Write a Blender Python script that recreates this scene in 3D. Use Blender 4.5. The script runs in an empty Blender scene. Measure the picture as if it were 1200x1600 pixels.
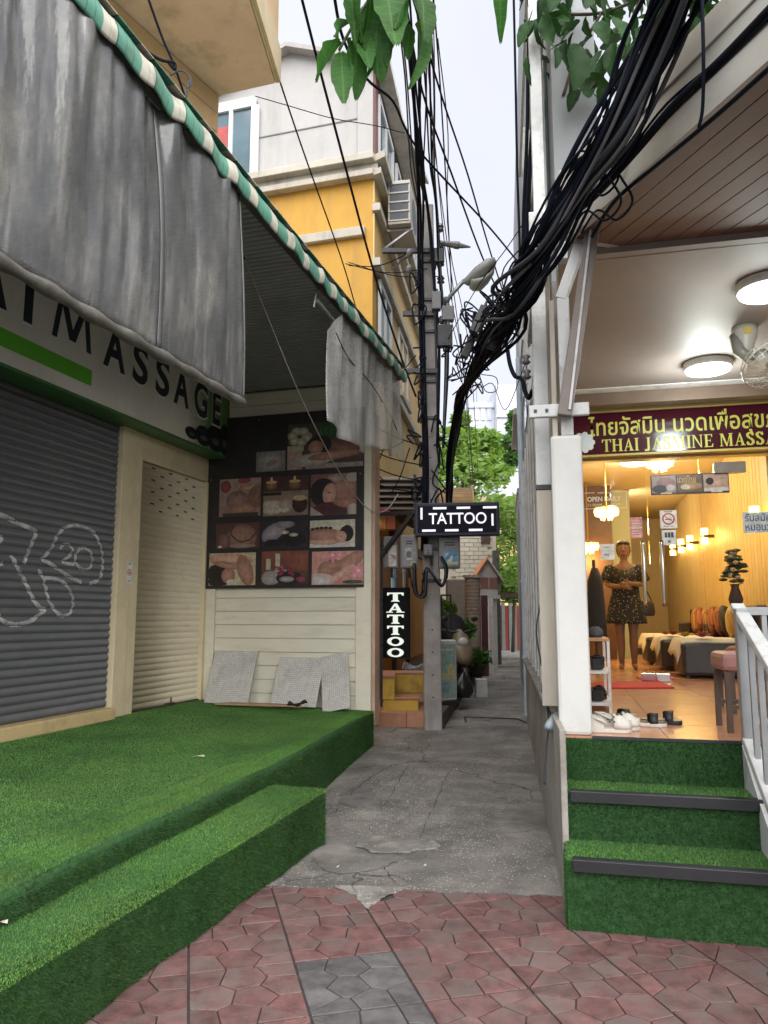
import bpy, math, random
import numpy as np
from mathutils import Vector, Matrix
random.seed(7); RNG = np.random.default_rng(7)
SC = bpy.context.scene; COL = SC.collection
R = math.radians
# ---------------------------------------------------------------- camera, world, sun, exposure
CAMH, FPX, PITCH = 1.5, 1181.0, 0.13843
cd = bpy.data.cameras.new('camera'); cam = bpy.data.objects.new('camera', cd); COL.objects.link(cam)
cam.location = (0, 0, CAMH); cam.rotation_euler = (math.pi / 2 + PITCH, 0, 0)
cd.sensor_fit = 'VERTICAL'; cd.sensor_height = 24.0; cd.lens = FPX / 1600 * 24.0
cd.clip_start = 0.05; cd.clip_end = 2000
SC.camera = cam
SUN_EL, SUN_AZ = R(52), R(160)         # azimuth clockwise from +Y (the alley's far end)
w = bpy.data.worlds.new('World'); SC.world = w; w.use_nodes = True
nt = w.node_tree; bg = nt.nodes['Background']
sky = nt.nodes.new('ShaderNodeTexSky'); sky.sky_type = 'NISHITA'; sky.sun_disc = False
sky.sun_elevation = SUN_EL; sky.sun_rotation = SUN_AZ
tc = nt.nodes.new('ShaderNodeTexCoord'); nz = nt.nodes.new('ShaderNodeTexNoise')
nz.inputs['Scale'].default_value = 2.2; nz.inputs['Detail'].default_value = 5
nt.links.new(tc.outputs['Generated'], nz.inputs['Vector'])
rp = nt.nodes.new('ShaderNodeValToRGB')
rp.color_ramp.elements[0].position = .3; rp.color_ramp.elements[0].color = (2.55, 2.60, 2.86, 1)
rp.color_ramp.elements[1].position = .75; rp.color_ramp.elements[1].color = (3.0, 3.02, 3.2, 1)
nt.links.new(nz.outputs['Fac'], rp.inputs['Fac'])
mx = nt.nodes.new('ShaderNodeMix'); mx.data_type = 'RGBA'; mx.inputs['Factor'].default_value = .9
nt.links.new(sky.outputs['Color'], mx.inputs['A']); nt.links.new(rp.outputs['Color'], mx.inputs['B'])
nt.links.new(mx.outputs['Result'], bg.inputs['Color']); bg.inputs['Strength'].default_value = 0.07
sl = bpy.data.lights.new('sun', 'SUN'); sun = bpy.data.objects.new('sun', sl); COL.objects.link(sun)
sl.energy = 1.5; sl.angle = R(95); sl.color = (1, .97, .92)
_d = Vector((math.sin(SUN_AZ) * math.cos(SUN_EL), math.cos(SUN_AZ) * math.cos(SUN_EL), math.sin(SUN_EL)))
sun.rotation_euler = _d.to_track_quat('Z', 'Y').to_euler()
SC.view_settings.view_transform = 'Standard'; SC.view_settings.look = 'None'
SC.view_settings.gamma = 1; SC.view_settings.use_curve_mapping = False
SC.view_settings.exposure = 2.3
SC.render.engine = 'CYCLES'; cy = SC.cycles
cy.use_denoising = True; cy.max_bounces = 8; cy.transparent_max_bounces = 24; cy.diffuse_bounces = 4
cy.sample_clamp_indirect = 6; cy.caustics_reflective = False; cy.caustics_refractive = False
# ---------------------------------------------------------------- geometry helpers
CP, SP = math.cos(PITCH), math.sin(PITCH)
def ray(x, y):
    a, c = (x - 600) / FPX, -(y - 800) / FPX
    return Vector((a, CP - c * SP, SP + c * CP))
def atY(x, y, Y):
    d = ray(x, y); return Vector((0, 0, CAMH)) + d * (Y / d.y)
def atZ(x, y, Z):
    d = ray(x, y); return Vector((0, 0, CAMH)) + d * ((Z - CAMH) / d.z)
class Frame:
    def __init__(s, x, y, az): s.o = Vector((x, y, 0)); s.az = az; s.c, s.s = math.cos(az), math.sin(az)
    def w(s, v, u, z): return Vector((s.o.x + v * s.c + u * s.s, s.o.y - v * s.s + u * s.c, z))
    def l(s, P):
        d = Vector(P) - s.o; return Vector((d.x * s.c - d.y * s.s, d.x * s.s + d.y * s.c, P[2]))
    def onV(s, x, y, v):     # pixel ray meets the plane at local v
        d = ray(x, y); n = Vector((s.c, -s.s, 0)); t = (v - s.l((0, 0, CAMH)).x) / n.dot(d)
        return s.l(Vector((0, 0, CAMH)) + d * t)
    def onU(s, x, y, u):
        d = ray(x, y); n = Vector((s.s, s.c, 0)); t = (u - s.l((0, 0, CAMH)).y) / n.dot(d)
        return s.l(Vector((0, 0, CAMH)) + d * t)
W = Frame(0, 0, 0)                          # plain world axes
L = Frame(-2.18, 9.297, 0.28668)            # massage shop on one side: v away from its shutters, u down the alley
RF = Frame(1.009, 4.553, 0.22962)           # other massage shop: v along its front steps, u into the shop
AL = Frame(0.985, 4.454, 0.1668)            # the alley's own direction, v = 0 is the long side wall
ST = Frame(-0.054, 4.031, -0.25)            # the street's direction
def gz(x, y):
    t = min(1, max(0, (y - 5) / 5)); return .10 * t * t * (3 - 2 * t)
class MB:
    def __init__(s): s.v = []; s.f = []; s.c = None
    def poly(s, pts):
        n = len(s.v); s.v += [tuple(p) for p in pts]; s.f.append(tuple(range(n, n + len(pts)))); return s
    def box(s, x0, x1, y0, y1, z0, z1):
        n = len(s.v)
        s.v += [(x, y, z) for z in (z0, z1) for x, y in ((x0, y0), (x1, y0), (x1, y1), (x0, y1))]
        s.f += [tuple(n + i for i in q) for q in ((3, 2, 1, 0), (4, 5, 6, 7), (0, 1, 5, 4), (1, 2, 6, 5), (2, 3, 7, 6), (3, 0, 4, 7))]
        return s
    def prism(s, pts, d):                   # polygon pts (3D) pushed along vector d
        n = len(s.v); k = len(pts); d = Vector(d)
        s.v += [tuple(Vector(p)) for p in pts] + [tuple(Vector(p) + d) for p in pts]
        s.f += [tuple(range(n + k - 1, n - 1, -1)), tuple(range(n + k, n + 2 * k))]
        s.f += [(n + i, n + (i + 1) % k, n + k + (i + 1) % k, n + k + i) for i in range(k)]
        return s
    def bar(s, a, b, w, h=None, up=(0, 0, 1)):  # rectangular bar between two points
        a, b = Vector(a), Vector(b); h = h or w; d = (b - a).normalized(); upv = Vector(up)
        if abs(d.dot(upv)) > .98: upv = Vector((0, 1, 0))
        x = d.cross(upv).normalized() * w / 2; z = x.cross(d).normalized() * h / 2
        return s.prism([a - x - z, a + x - z, a + x + z, a - x + z], b - a)
    def tube(s, pts, r, n=6, cap=True):
        pts = [Vector(p) for p in pts]; k = len(pts); rr = r if isinstance(r, (list, tuple)) else [r] * k
        base = len(s.v); prev = None
        for i, p in enumerate(pts):
            t = (pts[min(i + 1, k - 1)] - pts[max(i - 1, 0)]).normalized()
            if prev is None:
                x = t.cross(Vector((0, 0, 1)) if abs(t.z) < .9 else Vector((1, 0, 0))).normalized()
            else:
                x = (prev - t * prev.dot(t)).normalized()
            prev = x; y = t.cross(x)
            for j in range(n):
                a = 2 * math.pi * j / n; s.v.append(tuple(p + (x * math.cos(a) + y * math.sin(a)) * rr[i]))
        for i in range(k - 1):
            for j in range(n):
                a, b = base + i * n + j, base + i * n + (j + 1) % n
                s.f.append((a, b, b + n, a + n))
        if cap:
            s.f.append(tuple(base + j for j in reversed(range(n)))); s.f.append(tuple(base + (k - 1) * n + j for j in range(n)))
        return s
    def loft(s, rings, n=16, cap=True):     # rings: (cx,cy,cz,rx,ry[,ax,tilt])  horizontal ellipses
        base = len(s.v)
        for q in rings:
            cx, cy_, cz, rx, ry = q[:5]; e = q[5] if len(q) > 5 else 1
            for j in range(n):
                a = 2 * math.pi * j / n; c_, s_ = math.cos(a), math.sin(a)
                s.v.append((cx + rx * math.copysign(abs(c_) ** e, c_), cy_ + ry * math.copysign(abs(s_) ** e, s_), cz))
        for i in range(len(rings) - 1):
            for j in range(n):
                a, b = base + i * n + j, base + i * n + (j + 1) % n
                s.f.append((a, b, b + n, a + n))
        if cap:
            s.f.append(tuple(base + j for j in reversed(range(n)))); s.f.append(tuple(base + (len(rings) - 1) * n + j for j in range(n)))
        return s
    def ring(s, sections, cap=True):        # loft through explicit equal-length point loops
        base = len(s.v); n = len(sections[0])
        for q in sections: s.v += [tuple(p) for p in q]
        for i in range(len(sections) - 1):
            for j in range(n):
                a, b = base + i * n + j, base + i * n + (j + 1) % n
                s.f.append((a, b, b + n, a + n))
        if cap:
            s.f.append(tuple(base + j for j in reversed(range(n)))); s.f.append(tuple(base + (len(sections) - 1) * n + j for j in range(n)))
        return s
    def ball(s, c, r, n=12, m=8):
        rx, ry, rz = r if isinstance(r, (tuple, list)) else (r, r, r)
        return s.loft([(c[0], c[1], c[2] - rz * math.cos(math.pi * (i + .02) / (m + .04)), rx * math.sin(math.pi * (i + .02) / (m + .04)) + 1e-5, ry * math.sin(math.pi * (i + .02) / (m + .04)) + 1e-5) for i in range(m + 1)], n)
    def grid(s, fn, nu, nv):                # sheet fn(a,b) for a,b in 0..1
        base = len(s.v)
        for i in range(nu + 1):
            for j in range(nv + 1): s.v.append(tuple(fn(i / nu, j / nv)))
        for i in range(nu):
            for j in range(nv):
                a = base + i * (nv + 1) + j; s.f.append((a, a + nv + 1, a + nv + 2, a + 1))
        return s
    def disc(s, c, r, n=24, axis='z', flip=False):
        pts = []
        for j in range(n):
            a = 2 * math.pi * j / n * (-1 if flip else 1); q = (r * math.cos(a), r * math.sin(a))
            pts.append({'z': (c[0] + q[0], c[1] + q[1], c[2]), 'y': (c[0] + q[0], c[1], c[2] + q[1]), 'x': (c[0], c[1] + q[0], c[2] + q[1])}[axis])
        return s.poly(pts)
    def mesh(s, name, mat=None, off=(0, 0, 0), smooth=False):
        me = bpy.data.meshes.new(name)
        o = Vector(off); me.from_pydata([tuple(Vector(p) - o) for p in s.v], [], s.f)
        if mat: me.materials.append(mat)
        if smooth: me.polygons.foreach_set('use_smooth', [True] * len(me.polygons))
        if s.c is not None:
            at = me.color_attributes.new('Col', 'FLOAT_COLOR', 'POINT'); at.data.foreach_set('color', [k for q in s.c for k in (*q, 1)])
        me.update(); return me
BASE = {}
def props(o, label=None, cat=None, group=None, kind=None):
    for k, x in (('label', label), ('category', cat), ('group', group), ('kind', kind)):
        if x: o[k] = x
    return o
def thing(name, label, cat, at=(0, 0, 0), fr=W, group=None):
    o = bpy.data.objects.new(name, None); COL.objects.link(o); o.empty_display_size = .1
    o.location = fr.w(*at); o.rotation_euler = (0, 0, -fr.az); BASE[o.name] = Vector(at)
    return props(o, label, cat, group)
def mods(o, bev, segs=2, sub=0, sol=0):
    if bev:
        m = o.modifiers.new('bevel', 'BEVEL'); m.width = bev; m.segments = segs; m.limit_method = 'ANGLE'; m.angle_limit = R(40)
    if sol:
        m = o.modifiers.new('solidify', 'SOLIDIFY'); m.thickness = sol; m.offset = 0
    if sub:
        m = o.modifiers.new('subsurf', 'SUBSURF'); m.levels = sub; m.render_levels = sub
def part(name, mb, mat, parent, bev=0, smooth=False, sub=0, sol=0, label=None, kind=None):
    b = BASE[parent.name]
    o = bpy.data.objects.new(name, mb.mesh(name, mat, b, smooth)); COL.objects.link(o); o.parent = parent; BASE[o.name] = b
    mods(o, bev, 2, sub, sol); return props(o, label, None, None, kind)
def solo(name, mb, mat, label, cat, at=(0, 0, 0), fr=W, group=None, kind=None, bev=0, smooth=False, sub=0, sol=0):
    o = bpy.data.objects.new(name, mb.mesh(name, mat, at, smooth)); COL.objects.link(o)
    o.location = fr.w(*at); o.rotation_euler = (0, 0, -fr.az); BASE[o.name] = Vector(at); mods(o, bev, 2, sub, sol)
    return props(o, label, cat, group, kind)
def place(name, me, parent, loc=(0, 0, 0), rot=(0, 0, 0), scale=(1, 1, 1), label=None):   # shared-mesh piece; loc in the parent's frame coordinates
    o = bpy.data.objects.new(name, me); COL.objects.link(o); o.parent = parent
    o.location = Vector(loc) - BASE[parent.name]; o.rotation_euler = rot; o.scale = scale; BASE[o.name] = Vector(loc)
    return props(o, label)
def twin(o, loc, rotz=None, label=None, group=None):       # copy a thing and its tree
    def cp(q, par):
        c = q.copy(); COL.objects.link(c); BASE[c.name] = BASE.get(q.name, Vector())
        if par: c.parent = par
        for ch in q.children: cp(ch, c)
        return c
    r = cp(o, None); r.location = loc
    if rotz is not None: r.rotation_euler.z = rotz
    if label: r['label'] = label
    if group: r['group'] = group
    return r
# ---------------------------------------------------------------- materials
def mat(name, col, rough=.6, metal=0, var=.2, vs=5, bump=.15, bs=60, bd=.01, dirt=None, ds=2.0, dl=(.5, .7), damt=.7, rnd=0, st=(1, 1, 1), spec=.5, emit=0, alpha=1, coat=0, dst=None):
    m = bpy.data.materials.new(name); m.use_nodes = True; t = m.node_tree; N = t.nodes.new; K = t.links.new
    p = t.nodes['Principled BSDF']; p.inputs['Roughness'].default_value = rough; p.inputs['Metallic'].default_value = metal
    p.inputs['Specular IOR Level'].default_value = spec; p.inputs['Coat Weight'].default_value = coat
    tcn = N('ShaderNodeTexCoord'); vec = tcn.outputs['Object']
    oi = None
    if rnd:
        oi = N('ShaderNodeObjectInfo'); ad = N('ShaderNodeVectorMath'); ad.operation = 'MULTIPLY_ADD'
        K(oi.outputs['Random'], ad.inputs[0]); ad.inputs[1].default_value = (37, 19, 53); K(vec, ad.inputs[2]); vec = ad.outputs[0]
    def mp(scale):
        q = N('ShaderNodeMapping'); q.inputs['Scale'].default_value = scale; K(vec, q.inputs['Vector']); return q.outputs[0]
    v0 = mp(st)
    n1 = N('ShaderNodeTexNoise'); n1.inputs['Scale'].default_value = vs; n1.inputs['Detail'].default_value = 8; n1.inputs['Roughness'].default_value = .65; K(v0, n1.inputs['Vector'])
    r1 = N('ShaderNodeValToRGB'); e = r1.color_ramp.elements
    e[0].position = .28; e[1].position = .72
    e[0].color = (*[max(0, c * (1 - var)) for c in col], 1); e[1].color = (*[min(1, c * (1 + var)) for c in col], 1)
    K(n1.outputs['Fac'], r1.inputs['Fac']); c = r1.outputs['Color']
    if dirt:
        n2 = N('ShaderNodeTexNoise'); n2.inputs['Scale'].default_value = ds; n2.inputs['Detail'].default_value = 10; n2.inputs['Roughness'].default_value = .7
        K(mp(dst or st), n2.inputs['Vector'])
        r2 = N('ShaderNodeMapRange'); r2.inputs[1].default_value = dl[0]; r2.inputs[2].default_value = dl[1]; r2.inputs[4].default_value = damt; K(n2.outputs['Fac'], r2.inputs[0])
        mm = N('ShaderNodeMix'); mm.data_type = 'RGBA'; K(r2.outputs[0], mm.inputs['Factor']); K(c, mm.inputs['A']); mm.inputs['B'].default_value = (*dirt, 1); c = mm.outputs['Result']
    if rnd:
        h = N('ShaderNodeHueSaturation'); mr = N('ShaderNodeMapRange'); mr.inputs[3].default_value = 1 - rnd; mr.inputs[4].default_value = 1 + rnd
        K(oi.outputs['Random'], mr.inputs[0]); K(mr.outputs[0], h.inputs['Value']); K(c, h.inputs['Color']); c = h.outputs['Color']
    K(c, p.inputs['Base Color'])
    if bump:
        n3 = N('ShaderNodeTexNoise'); n3.inputs['Scale'].default_value = bs; n3.inputs['Detail'].default_value = 6; K(v0, n3.inputs['Vector'])
        b = N('ShaderNodeBump'); b.inputs['Strength'].default_value = bump; b.inputs['Distance'].default_value = bd; K(n3.outputs['Fac'], b.inputs['Height']); K(b.outputs['Normal'], p.inputs['Normal'])
    if emit:
        p.inputs['Emission Color'].default_value = (*col, 1); p.inputs['Emission Strength'].default_value = emit
    if alpha < 1: p.inputs['Alpha'].default_value = alpha
    return m
def attr_mat(name, rough=.45, emit=0):      # printed matter: colours come from the print's own layer
    m = bpy.data.materials.new(name); m.use_nodes = True; t = m.node_tree
    a = t.nodes.new('ShaderNodeAttribute'); a.attribute_name = 'Col'; p = t.nodes['Principled BSDF']
    tcn = t.nodes.new('ShaderNodeTexCoord'); n = t.nodes.new('ShaderNodeTexNoise'); n.inputs['Scale'].default_value = 16; n.inputs['Detail'].default_value = 9; n.inputs['Roughness'].default_value = .7; t.links.new(tcn.outputs['Object'], n.inputs['Vector'])
    r = t.nodes.new('ShaderNodeMapRange'); r.inputs[1].default_value = .3; r.inputs[2].default_value = .7; r.inputs[3].default_value = .62; r.inputs[4].default_value = 1.3; t.links.new(n.outputs['Fac'], r.inputs[0])
    h = t.nodes.new('ShaderNodeHueSaturation'); h.inputs['Saturation'].default_value = .88; t.links.new(r.outputs[0], h.inputs['Value']); t.links.new(a.outputs['Color'], h.inputs['Color'])
    t.links.new(h.outputs['Color'], p.inputs['Base Color']); p.inputs['Roughness'].default_value = rough
    if emit: t.links.new(a.outputs['Color'], p.inputs['Emission Color']); p.inputs['Emission Strength'].default_value = emit
    return m
def glass_mat(name, tint=(1, 1, 1), refl=.12, rough=.02):
    m = bpy.data.materials.new(name); m.use_nodes = True; t = m.node_tree; N = t.nodes.new; K = t.links.new
    for q in list(t.nodes): t.nodes.remove(q)
    o = N('ShaderNodeOutputMaterial'); a = N('ShaderNodeBsdfTransparent'); a.inputs[0].default_value = (*tint, 1)
    g = N('ShaderNodeBsdfGlossy'); g.inputs['Roughness'].default_value = rough
    lw = N('ShaderNodeLayerWeight'); lw.inputs['Blend'].default_value = refl
    x = N('ShaderNodeMixShader'); K(lw.outputs['Fresnel'], x.inputs[0]); K(a.outputs[0], x.inputs[1]); K(g.outputs[0], x.inputs[2]); K(x.outputs[0], o.inputs[0])
    return m
BLACK = mat('black_rubber', (.018, .018, .02), .45, var=.3, bump=.1)
CABLE = mat('cable_black', (.008, .010, .018), .8, var=.3, bump=0, spec=.12)
CABLEG = mat('cable_grey', (.035, .038, .046), .7, var=.3, bump=0)
WHITEM = mat('white_steel_paint', (.62, .63, .63), .5, var=.1, bump=.15, bs=25, dirt=(.24, .20, .16), ds=6, dl=(.5, .7), damt=.65)
CREAM = mat('cream_paint', (.58, .50, .36), .5, var=.08, bump=.08, bs=20, dirt=(.26, .21, .14), ds=4, dl=(.55, .8), damt=.4)
GREYST = mat('grey_steel', (.32, .33, .34), .38, .6, var=.12, bump=.08)
DARKST = mat('dark_steel', (.035, .036, .04), .4, .3, var=.3)
PRINT = attr_mat('printed_film', .35)
# ---------------------------------------------------------------- lettering and printed art
def text_me(s, mat_, width=None, height=.1, depth=.004, spacing=1.0, shear=0, bold=0, name='lettering', align='CENTER'):
    cu = bpy.data.curves.new(name, 'FONT'); cu.body = s; cu.size = 1; cu.extrude = 0; cu.align_x = align
    cu.space_character = spacing; cu.shear = shear; cu.offset = bold; cu.fill_mode = 'FRONT'
    o = bpy.data.objects.new(name, cu); COL.objects.link(o)
    dg = bpy.context.evaluated_depsgraph_get(); dg.update()
    me = bpy.data.meshes.new_from_object(o.evaluated_get(dg)); bpy.data.objects.remove(o); bpy.data.curves.remove(cu)
    n = len(me.vertices); co = np.empty(n * 3, 'f'); me.vertices.foreach_get('co', co); co = co.reshape(-1, 3)
    lo, hi = co.min(0), co.max(0)
    sy = height / .73 if isinstance(height, float) else height[0] / (hi[1] - lo[1])
    sx = width / (hi[0] - lo[0]) if width else sy
    cx = (lo[0] + hi[0]) / 2 if align == 'CENTER' else lo[0]
    x = (co[:, 0] - cx) * sx; y = co[:, 1] * sy
    me.vertices.foreach_set('co', np.stack([x, np.zeros(n), y], 1).astype('f').ravel()); me.materials.clear(); me.materials.append(mat_)
    me.name = name; me.update(); return me   # upright in the xz plane, facing -y, baseline z=0
class Art:                                   # flat print on a rectangle w x h (origin lower left), facing -y; thin ink layers
    def __init__(s, w, h, bgc): s.w, s.h = w, h; s.V = []; s.F = []; s.C = []; s.k = 0; s.quad((0, 0), (1, 1), bgc)
    def _z(s): s.k += 1; return -.0004 * s.k
    def pg(s, pts, cols):
        if not isinstance(cols, list): cols = [cols] * len(pts)
        y = s._z(); n = len(s.V); s.V += [(min(1, max(0, p[0])) * s.w, y, min(1, max(0, p[1])) * s.h) for p in pts]; s.C += cols; s.F.append(tuple(range(n, n + len(pts))))
    def quad(s, a, b, c, c2=None):
        c2 = c2 or c; s.pg([(a[0], a[1]), (b[0], a[1]), (b[0], b[1]), (a[0], b[1])], [c, c, c2, c2])
    def el(s, cx, cy, rx, ry, c, edge=None, rot=0, n=20):
        edge = edge or c; y = s._z(); k = len(s.V); cl = lambda q: min(1, max(0, q)); cr, sr = math.cos(rot), math.sin(rot)
        s.V.append((cl(cx) * s.w, y, cl(cy) * s.h)); s.C.append(c)
        for i in range(n):
            a = 2 * math.pi * i / n; dx, dy = rx * math.cos(a), ry * math.sin(a)
            s.V.append((cl(cx + dx * cr - dy * sr * s.h / s.w) * s.w, y, cl(cy + dx * sr * s.w / s.h + dy * cr) * s.h)); s.C.append(edge)
        for i in range(n): s.F.append((k, k + 1 + i, k + 1 + (i + 1) % n))
    def line(s, pts, wd, c):
        pts = [(p[0] * s.w, p[1] * s.h) for p in pts]
        for a, b in zip(pts, pts[1:]):
            dx, dy = b[0] - a[0], b[1] - a[1]; l = math.hypot(dx, dy) or 1; nx, ny = -dy / l * wd / 2, dx / l * wd / 2
            s.pg([((q[0]) / s.w, q[1] / s.h) for q in ((a[0] + nx, a[1] + ny), (a[0] - nx, a[1] - ny), (b[0] - nx, b[1] - ny), (b[0] + nx, b[1] + ny))], c)
    def mb(s):
        m = MB(); m.v = list(s.V); m.f = list(s.F); m.c = list(s.C); return m
def shift(mb, d):
    d = Vector(d); mb.v = [tuple(Vector(p) + d) for p in mb.v]; return mb
# ---------------------------------------------------------------- artificial turf
def turf_mat(name, base):
    m = bpy.data.materials.new(name); m.use_nodes = True; t = m.node_tree; N = t.nodes.new; K = t.links.new; p = t.nodes['Principled BSDF']
    g = N('ShaderNodeNewGeometry'); r = N('ShaderNodeValToRGB'); e = r.color_ramp.elements
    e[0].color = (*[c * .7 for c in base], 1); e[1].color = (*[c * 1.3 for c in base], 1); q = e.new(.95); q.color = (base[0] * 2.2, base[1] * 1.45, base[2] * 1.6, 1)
    K(g.outputs['Random Per Island'], r.inputs[0])
    tcn = N('ShaderNodeTexCoord'); n = N('ShaderNodeTexNoise'); n.inputs['Scale'].default_value = 1.7; n.inputs['Detail'].default_value = 6; K(tcn.outputs['Object'], n.inputs['Vector'])
    mr = N('ShaderNodeMapRange'); mr.inputs[1].default_value = .3; mr.inputs[2].default_value = .7; mr.inputs[3].default_value = .58; mr.inputs[4].default_value = 1.28; K(n.outputs['Fac'], mr.inputs[0])
    h = N('ShaderNodeHueSaturation'); K(mr.outputs[0], h.inputs['Value']); K(r.outputs['Color'], h.inputs['Color'])
    nw = N('ShaderNodeTexNoise'); nw.inputs['Scale'].default_value = .9; nw.inputs['Detail'].default_value = 9; nw.inputs['Roughness'].default_value = .7; K(tcn.outputs['Object'], nw.inputs['Vector']); mw = N('ShaderNodeMapRange'); mw.inputs[1].default_value = .5; mw.inputs[2].default_value = .68; mw.inputs[4].default_value = .6; K(nw.outputs['Fac'], mw.inputs[0])
    xw = N('ShaderNodeMix'); xw.data_type = 'RGBA'; K(mw.outputs[0], xw.inputs['Factor']); K(h.outputs['Color'], xw.inputs['A']); xw.inputs['B'].default_value = (base[0] * 1.5, base[1] * .62, base[2] * .9, 1); K(xw.outputs['Result'], p.inputs['Base Color'])
    p.inputs['Roughness'].default_value = .55; p.inputs['Specular IOR Level'].default_value = .3; return m
TURF = turf_mat('turf_blades', (.021, .080, .015)); TURFT = turf_mat('turf_worn_lit_top', (.072, .225, .042))  # worn tops painted lighter, risers darker, for the way light falls on them
TURFB = mat('turf_backing', (.022, .08, .02), .9, var=.4, vs=30, bump=.6, bs=250)
def blades(patches, parent, mt=None):                 # patches: origin, ex, ey, normal, count per m2, length, width, lean  (frame coordinates)
    P = []
    for o, ex, ey, nrm, dens, ln, wd, lean in patches:
        o, ex, ey, nrm = [np.array(q, float) for q in (o, ex, ey, nrm)]
        n = int(np.linalg.norm(np.cross(ex, ey)) * dens)
        a, b = RNG.random((n, 1)), RNG.random((n, 1)); root = o + a * ex + b * ey
        d = nrm + RNG.normal(0, .45, (n, 3)) + np.array(lean); d /= np.linalg.norm(d, axis=1)[:, None]
        tip = root + d * ln * RNG.uniform(.6, 1.25, (n, 1))
        sd = np.cross(d, RNG.normal(0, 1, (n, 3))); sd *= wd / 2 / np.linalg.norm(sd, axis=1)[:, None]
        P.append(np.stack([root - sd, root + sd, tip], 1))
    P = np.concatenate(P).reshape(-1, 3) - np.array(BASE[parent.name]); n = len(P) // 3
    me = bpy.data.meshes.new('turf_pile'); me.vertices.add(len(P)); me.vertices.foreach_set('co', P.astype('f').ravel())
    me.loops.add(3 * n); me.loops.foreach_set('vertex_index', np.arange(3 * n, dtype='i')); me.polygons.add(n)
    me.polygons.foreach_set('loop_start', np.arange(0, 3 * n, 3, dtype='i')); me.update(calc_edges=True); me.materials.append(mt or TURF)
    o = bpy.data.objects.new('turf_pile', me); COL.objects.link(o); o.parent = parent; o['kind'] = 'stuff'; return o
# ================================================================ GROUND
CONC = mat('worn_concrete', (.195, .181, .165), .8, var=.45, vs=2.6, bump=.6, bs=120, bd=.008, dirt=(.095, .088, .082), ds=1.5, dl=(.45, .60), damt=.8)
def conc_details(m):       # exposed pebbles and hairline cracks in the alley concrete
    t = m.node_tree; N = t.nodes.new; K = t.links.new; p = t.nodes['Principled BSDF']; src = p.inputs['Base Color'].links[0].from_socket
    tcn = N('ShaderNodeTexCoord')
    vo = N('ShaderNodeTexVoronoi'); vo.inputs['Scale'].default_value = 46; K(tcn.outputs['Object'], vo.inputs['Vector'])
    a = N('ShaderNodeMapRange'); a.inputs[1].default_value = .24; a.inputs[2].default_value = .38; a.inputs[3].default_value = 1; a.inputs[4].default_value = 0; K(vo.outputs['Distance'], a.inputs[0])
    n = N('ShaderNodeTexNoise'); n.inputs['Scale'].default_value = 1.1; n.inputs['Detail'].default_value = 3; K(tcn.outputs['Object'], n.inputs['Vector'])
    b = N('ShaderNodeMapRange'); b.inputs[1].default_value = .36; b.inputs[2].default_value = .56; b.inputs[4].default_value = .95; K(n.outputs['Fac'], b.inputs[0])
    mu = N('ShaderNodeMath'); mu.operation = 'MULTIPLY'; K(a.outputs[0], mu.inputs[0]); K(b.outputs[0], mu.inputs[1])
    sep = N('ShaderNodeSeparateColor'); K(vo.outputs['Color'], sep.inputs[0])
    rr = N('ShaderNodeValToRGB'); rr.color_ramp.elements[0].color = (.07, .066, .062, 1); rr.color_ramp.elements[1].color = (.50, .475, .44, 1); K(sep.outputs[0], rr.inputs[0])
    x = N('ShaderNodeMix'); x.data_type = 'RGBA'; K(mu.outputs[0], x.inputs['Factor']); K(src, x.inputs['A']); K(rr.outputs['Color'], x.inputs['B']); c = x.outputs['Result']
    ad = N('ShaderNodeVectorMath'); ad.operation = 'MULTIPLY_ADD'; n2 = N('ShaderNodeTexNoise'); n2.inputs['Scale'].default_value = 3.5; n2.inputs['Detail'].default_value = 6; K(tcn.outputs['Object'], n2.inputs['Vector'])
    K(n2.outputs['Color'], ad.inputs[0]); ad.inputs[1].default_value = (.35, .35, .35); K(tcn.outputs['Object'], ad.inputs[2])
    ve = N('ShaderNodeTexVoronoi'); ve.feature = 'DISTANCE_TO_EDGE'; ve.inputs['Scale'].default_value = .62; K(ad.outputs[0], ve.inputs['Vector'])
    cr = N('ShaderNodeMapRange'); cr.inputs[1].default_value = .002; cr.inputs[2].default_value = .008; cr.inputs[3].default_value = .8; cr.inputs[4].default_value = 0; K(ve.outputs['Distance'], cr.inputs[0])
    cm_ = N('ShaderNodeMapRange'); cm_.inputs[1].default_value = .5; cm_.inputs[2].default_value = .56; n4 = N('ShaderNodeTexNoise'); n4.inputs['Scale'].default_value = .8; n4.inputs['Detail'].default_value = 4; K(tcn.outputs['Object'], n4.inputs['Vector']); K(n4.outputs['Fac'], cm_.inputs[0]); cx_ = N('ShaderNodeMath'); cx_.operation = 'MULTIPLY'; K(cr.outputs[0], cx_.inputs[0]); K(cm_.outputs[0], cx_.inputs[1])
    x2 = N('ShaderNodeMix'); x2.data_type = 'RGBA'; K(cx_.outputs[0], x2.inputs['Factor']); K(c, x2.inputs['A']); x2.inputs['B'].default_value = (.03, .028, .026, 1); K(x2.outputs['Result'], p.inputs['Base Color'])
conc_details(CONC)
PATCH = mat('patched_cement', (.25, .236, .215), .85, var=.35, vs=5, bump=.7, bs=90, dirt=(.12, .112, .10), ds=4, dl=(.42, .6), damt=.8); conc_details(PATCH)
GROUT = mat('paving_grout', (.05, .042, .04), .9, var=.4, bump=.4)
PRED = mat('red_paver', (.150, .072, .069), .62, var=.55, vs=11, bump=.7, bs=160, bd=.006, dirt=(.145, .118, .110), ds=3.5, dl=(.45, .62), damt=.8, rnd=.14)
PGREY = mat('grey_paver', (.105, .098, .10), .62, var=.5, vs=11, bump=.7, bs=110, bd=.004, dirt=(.17, .15, .15), ds=3, damt=.5, rnd=.12)
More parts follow.
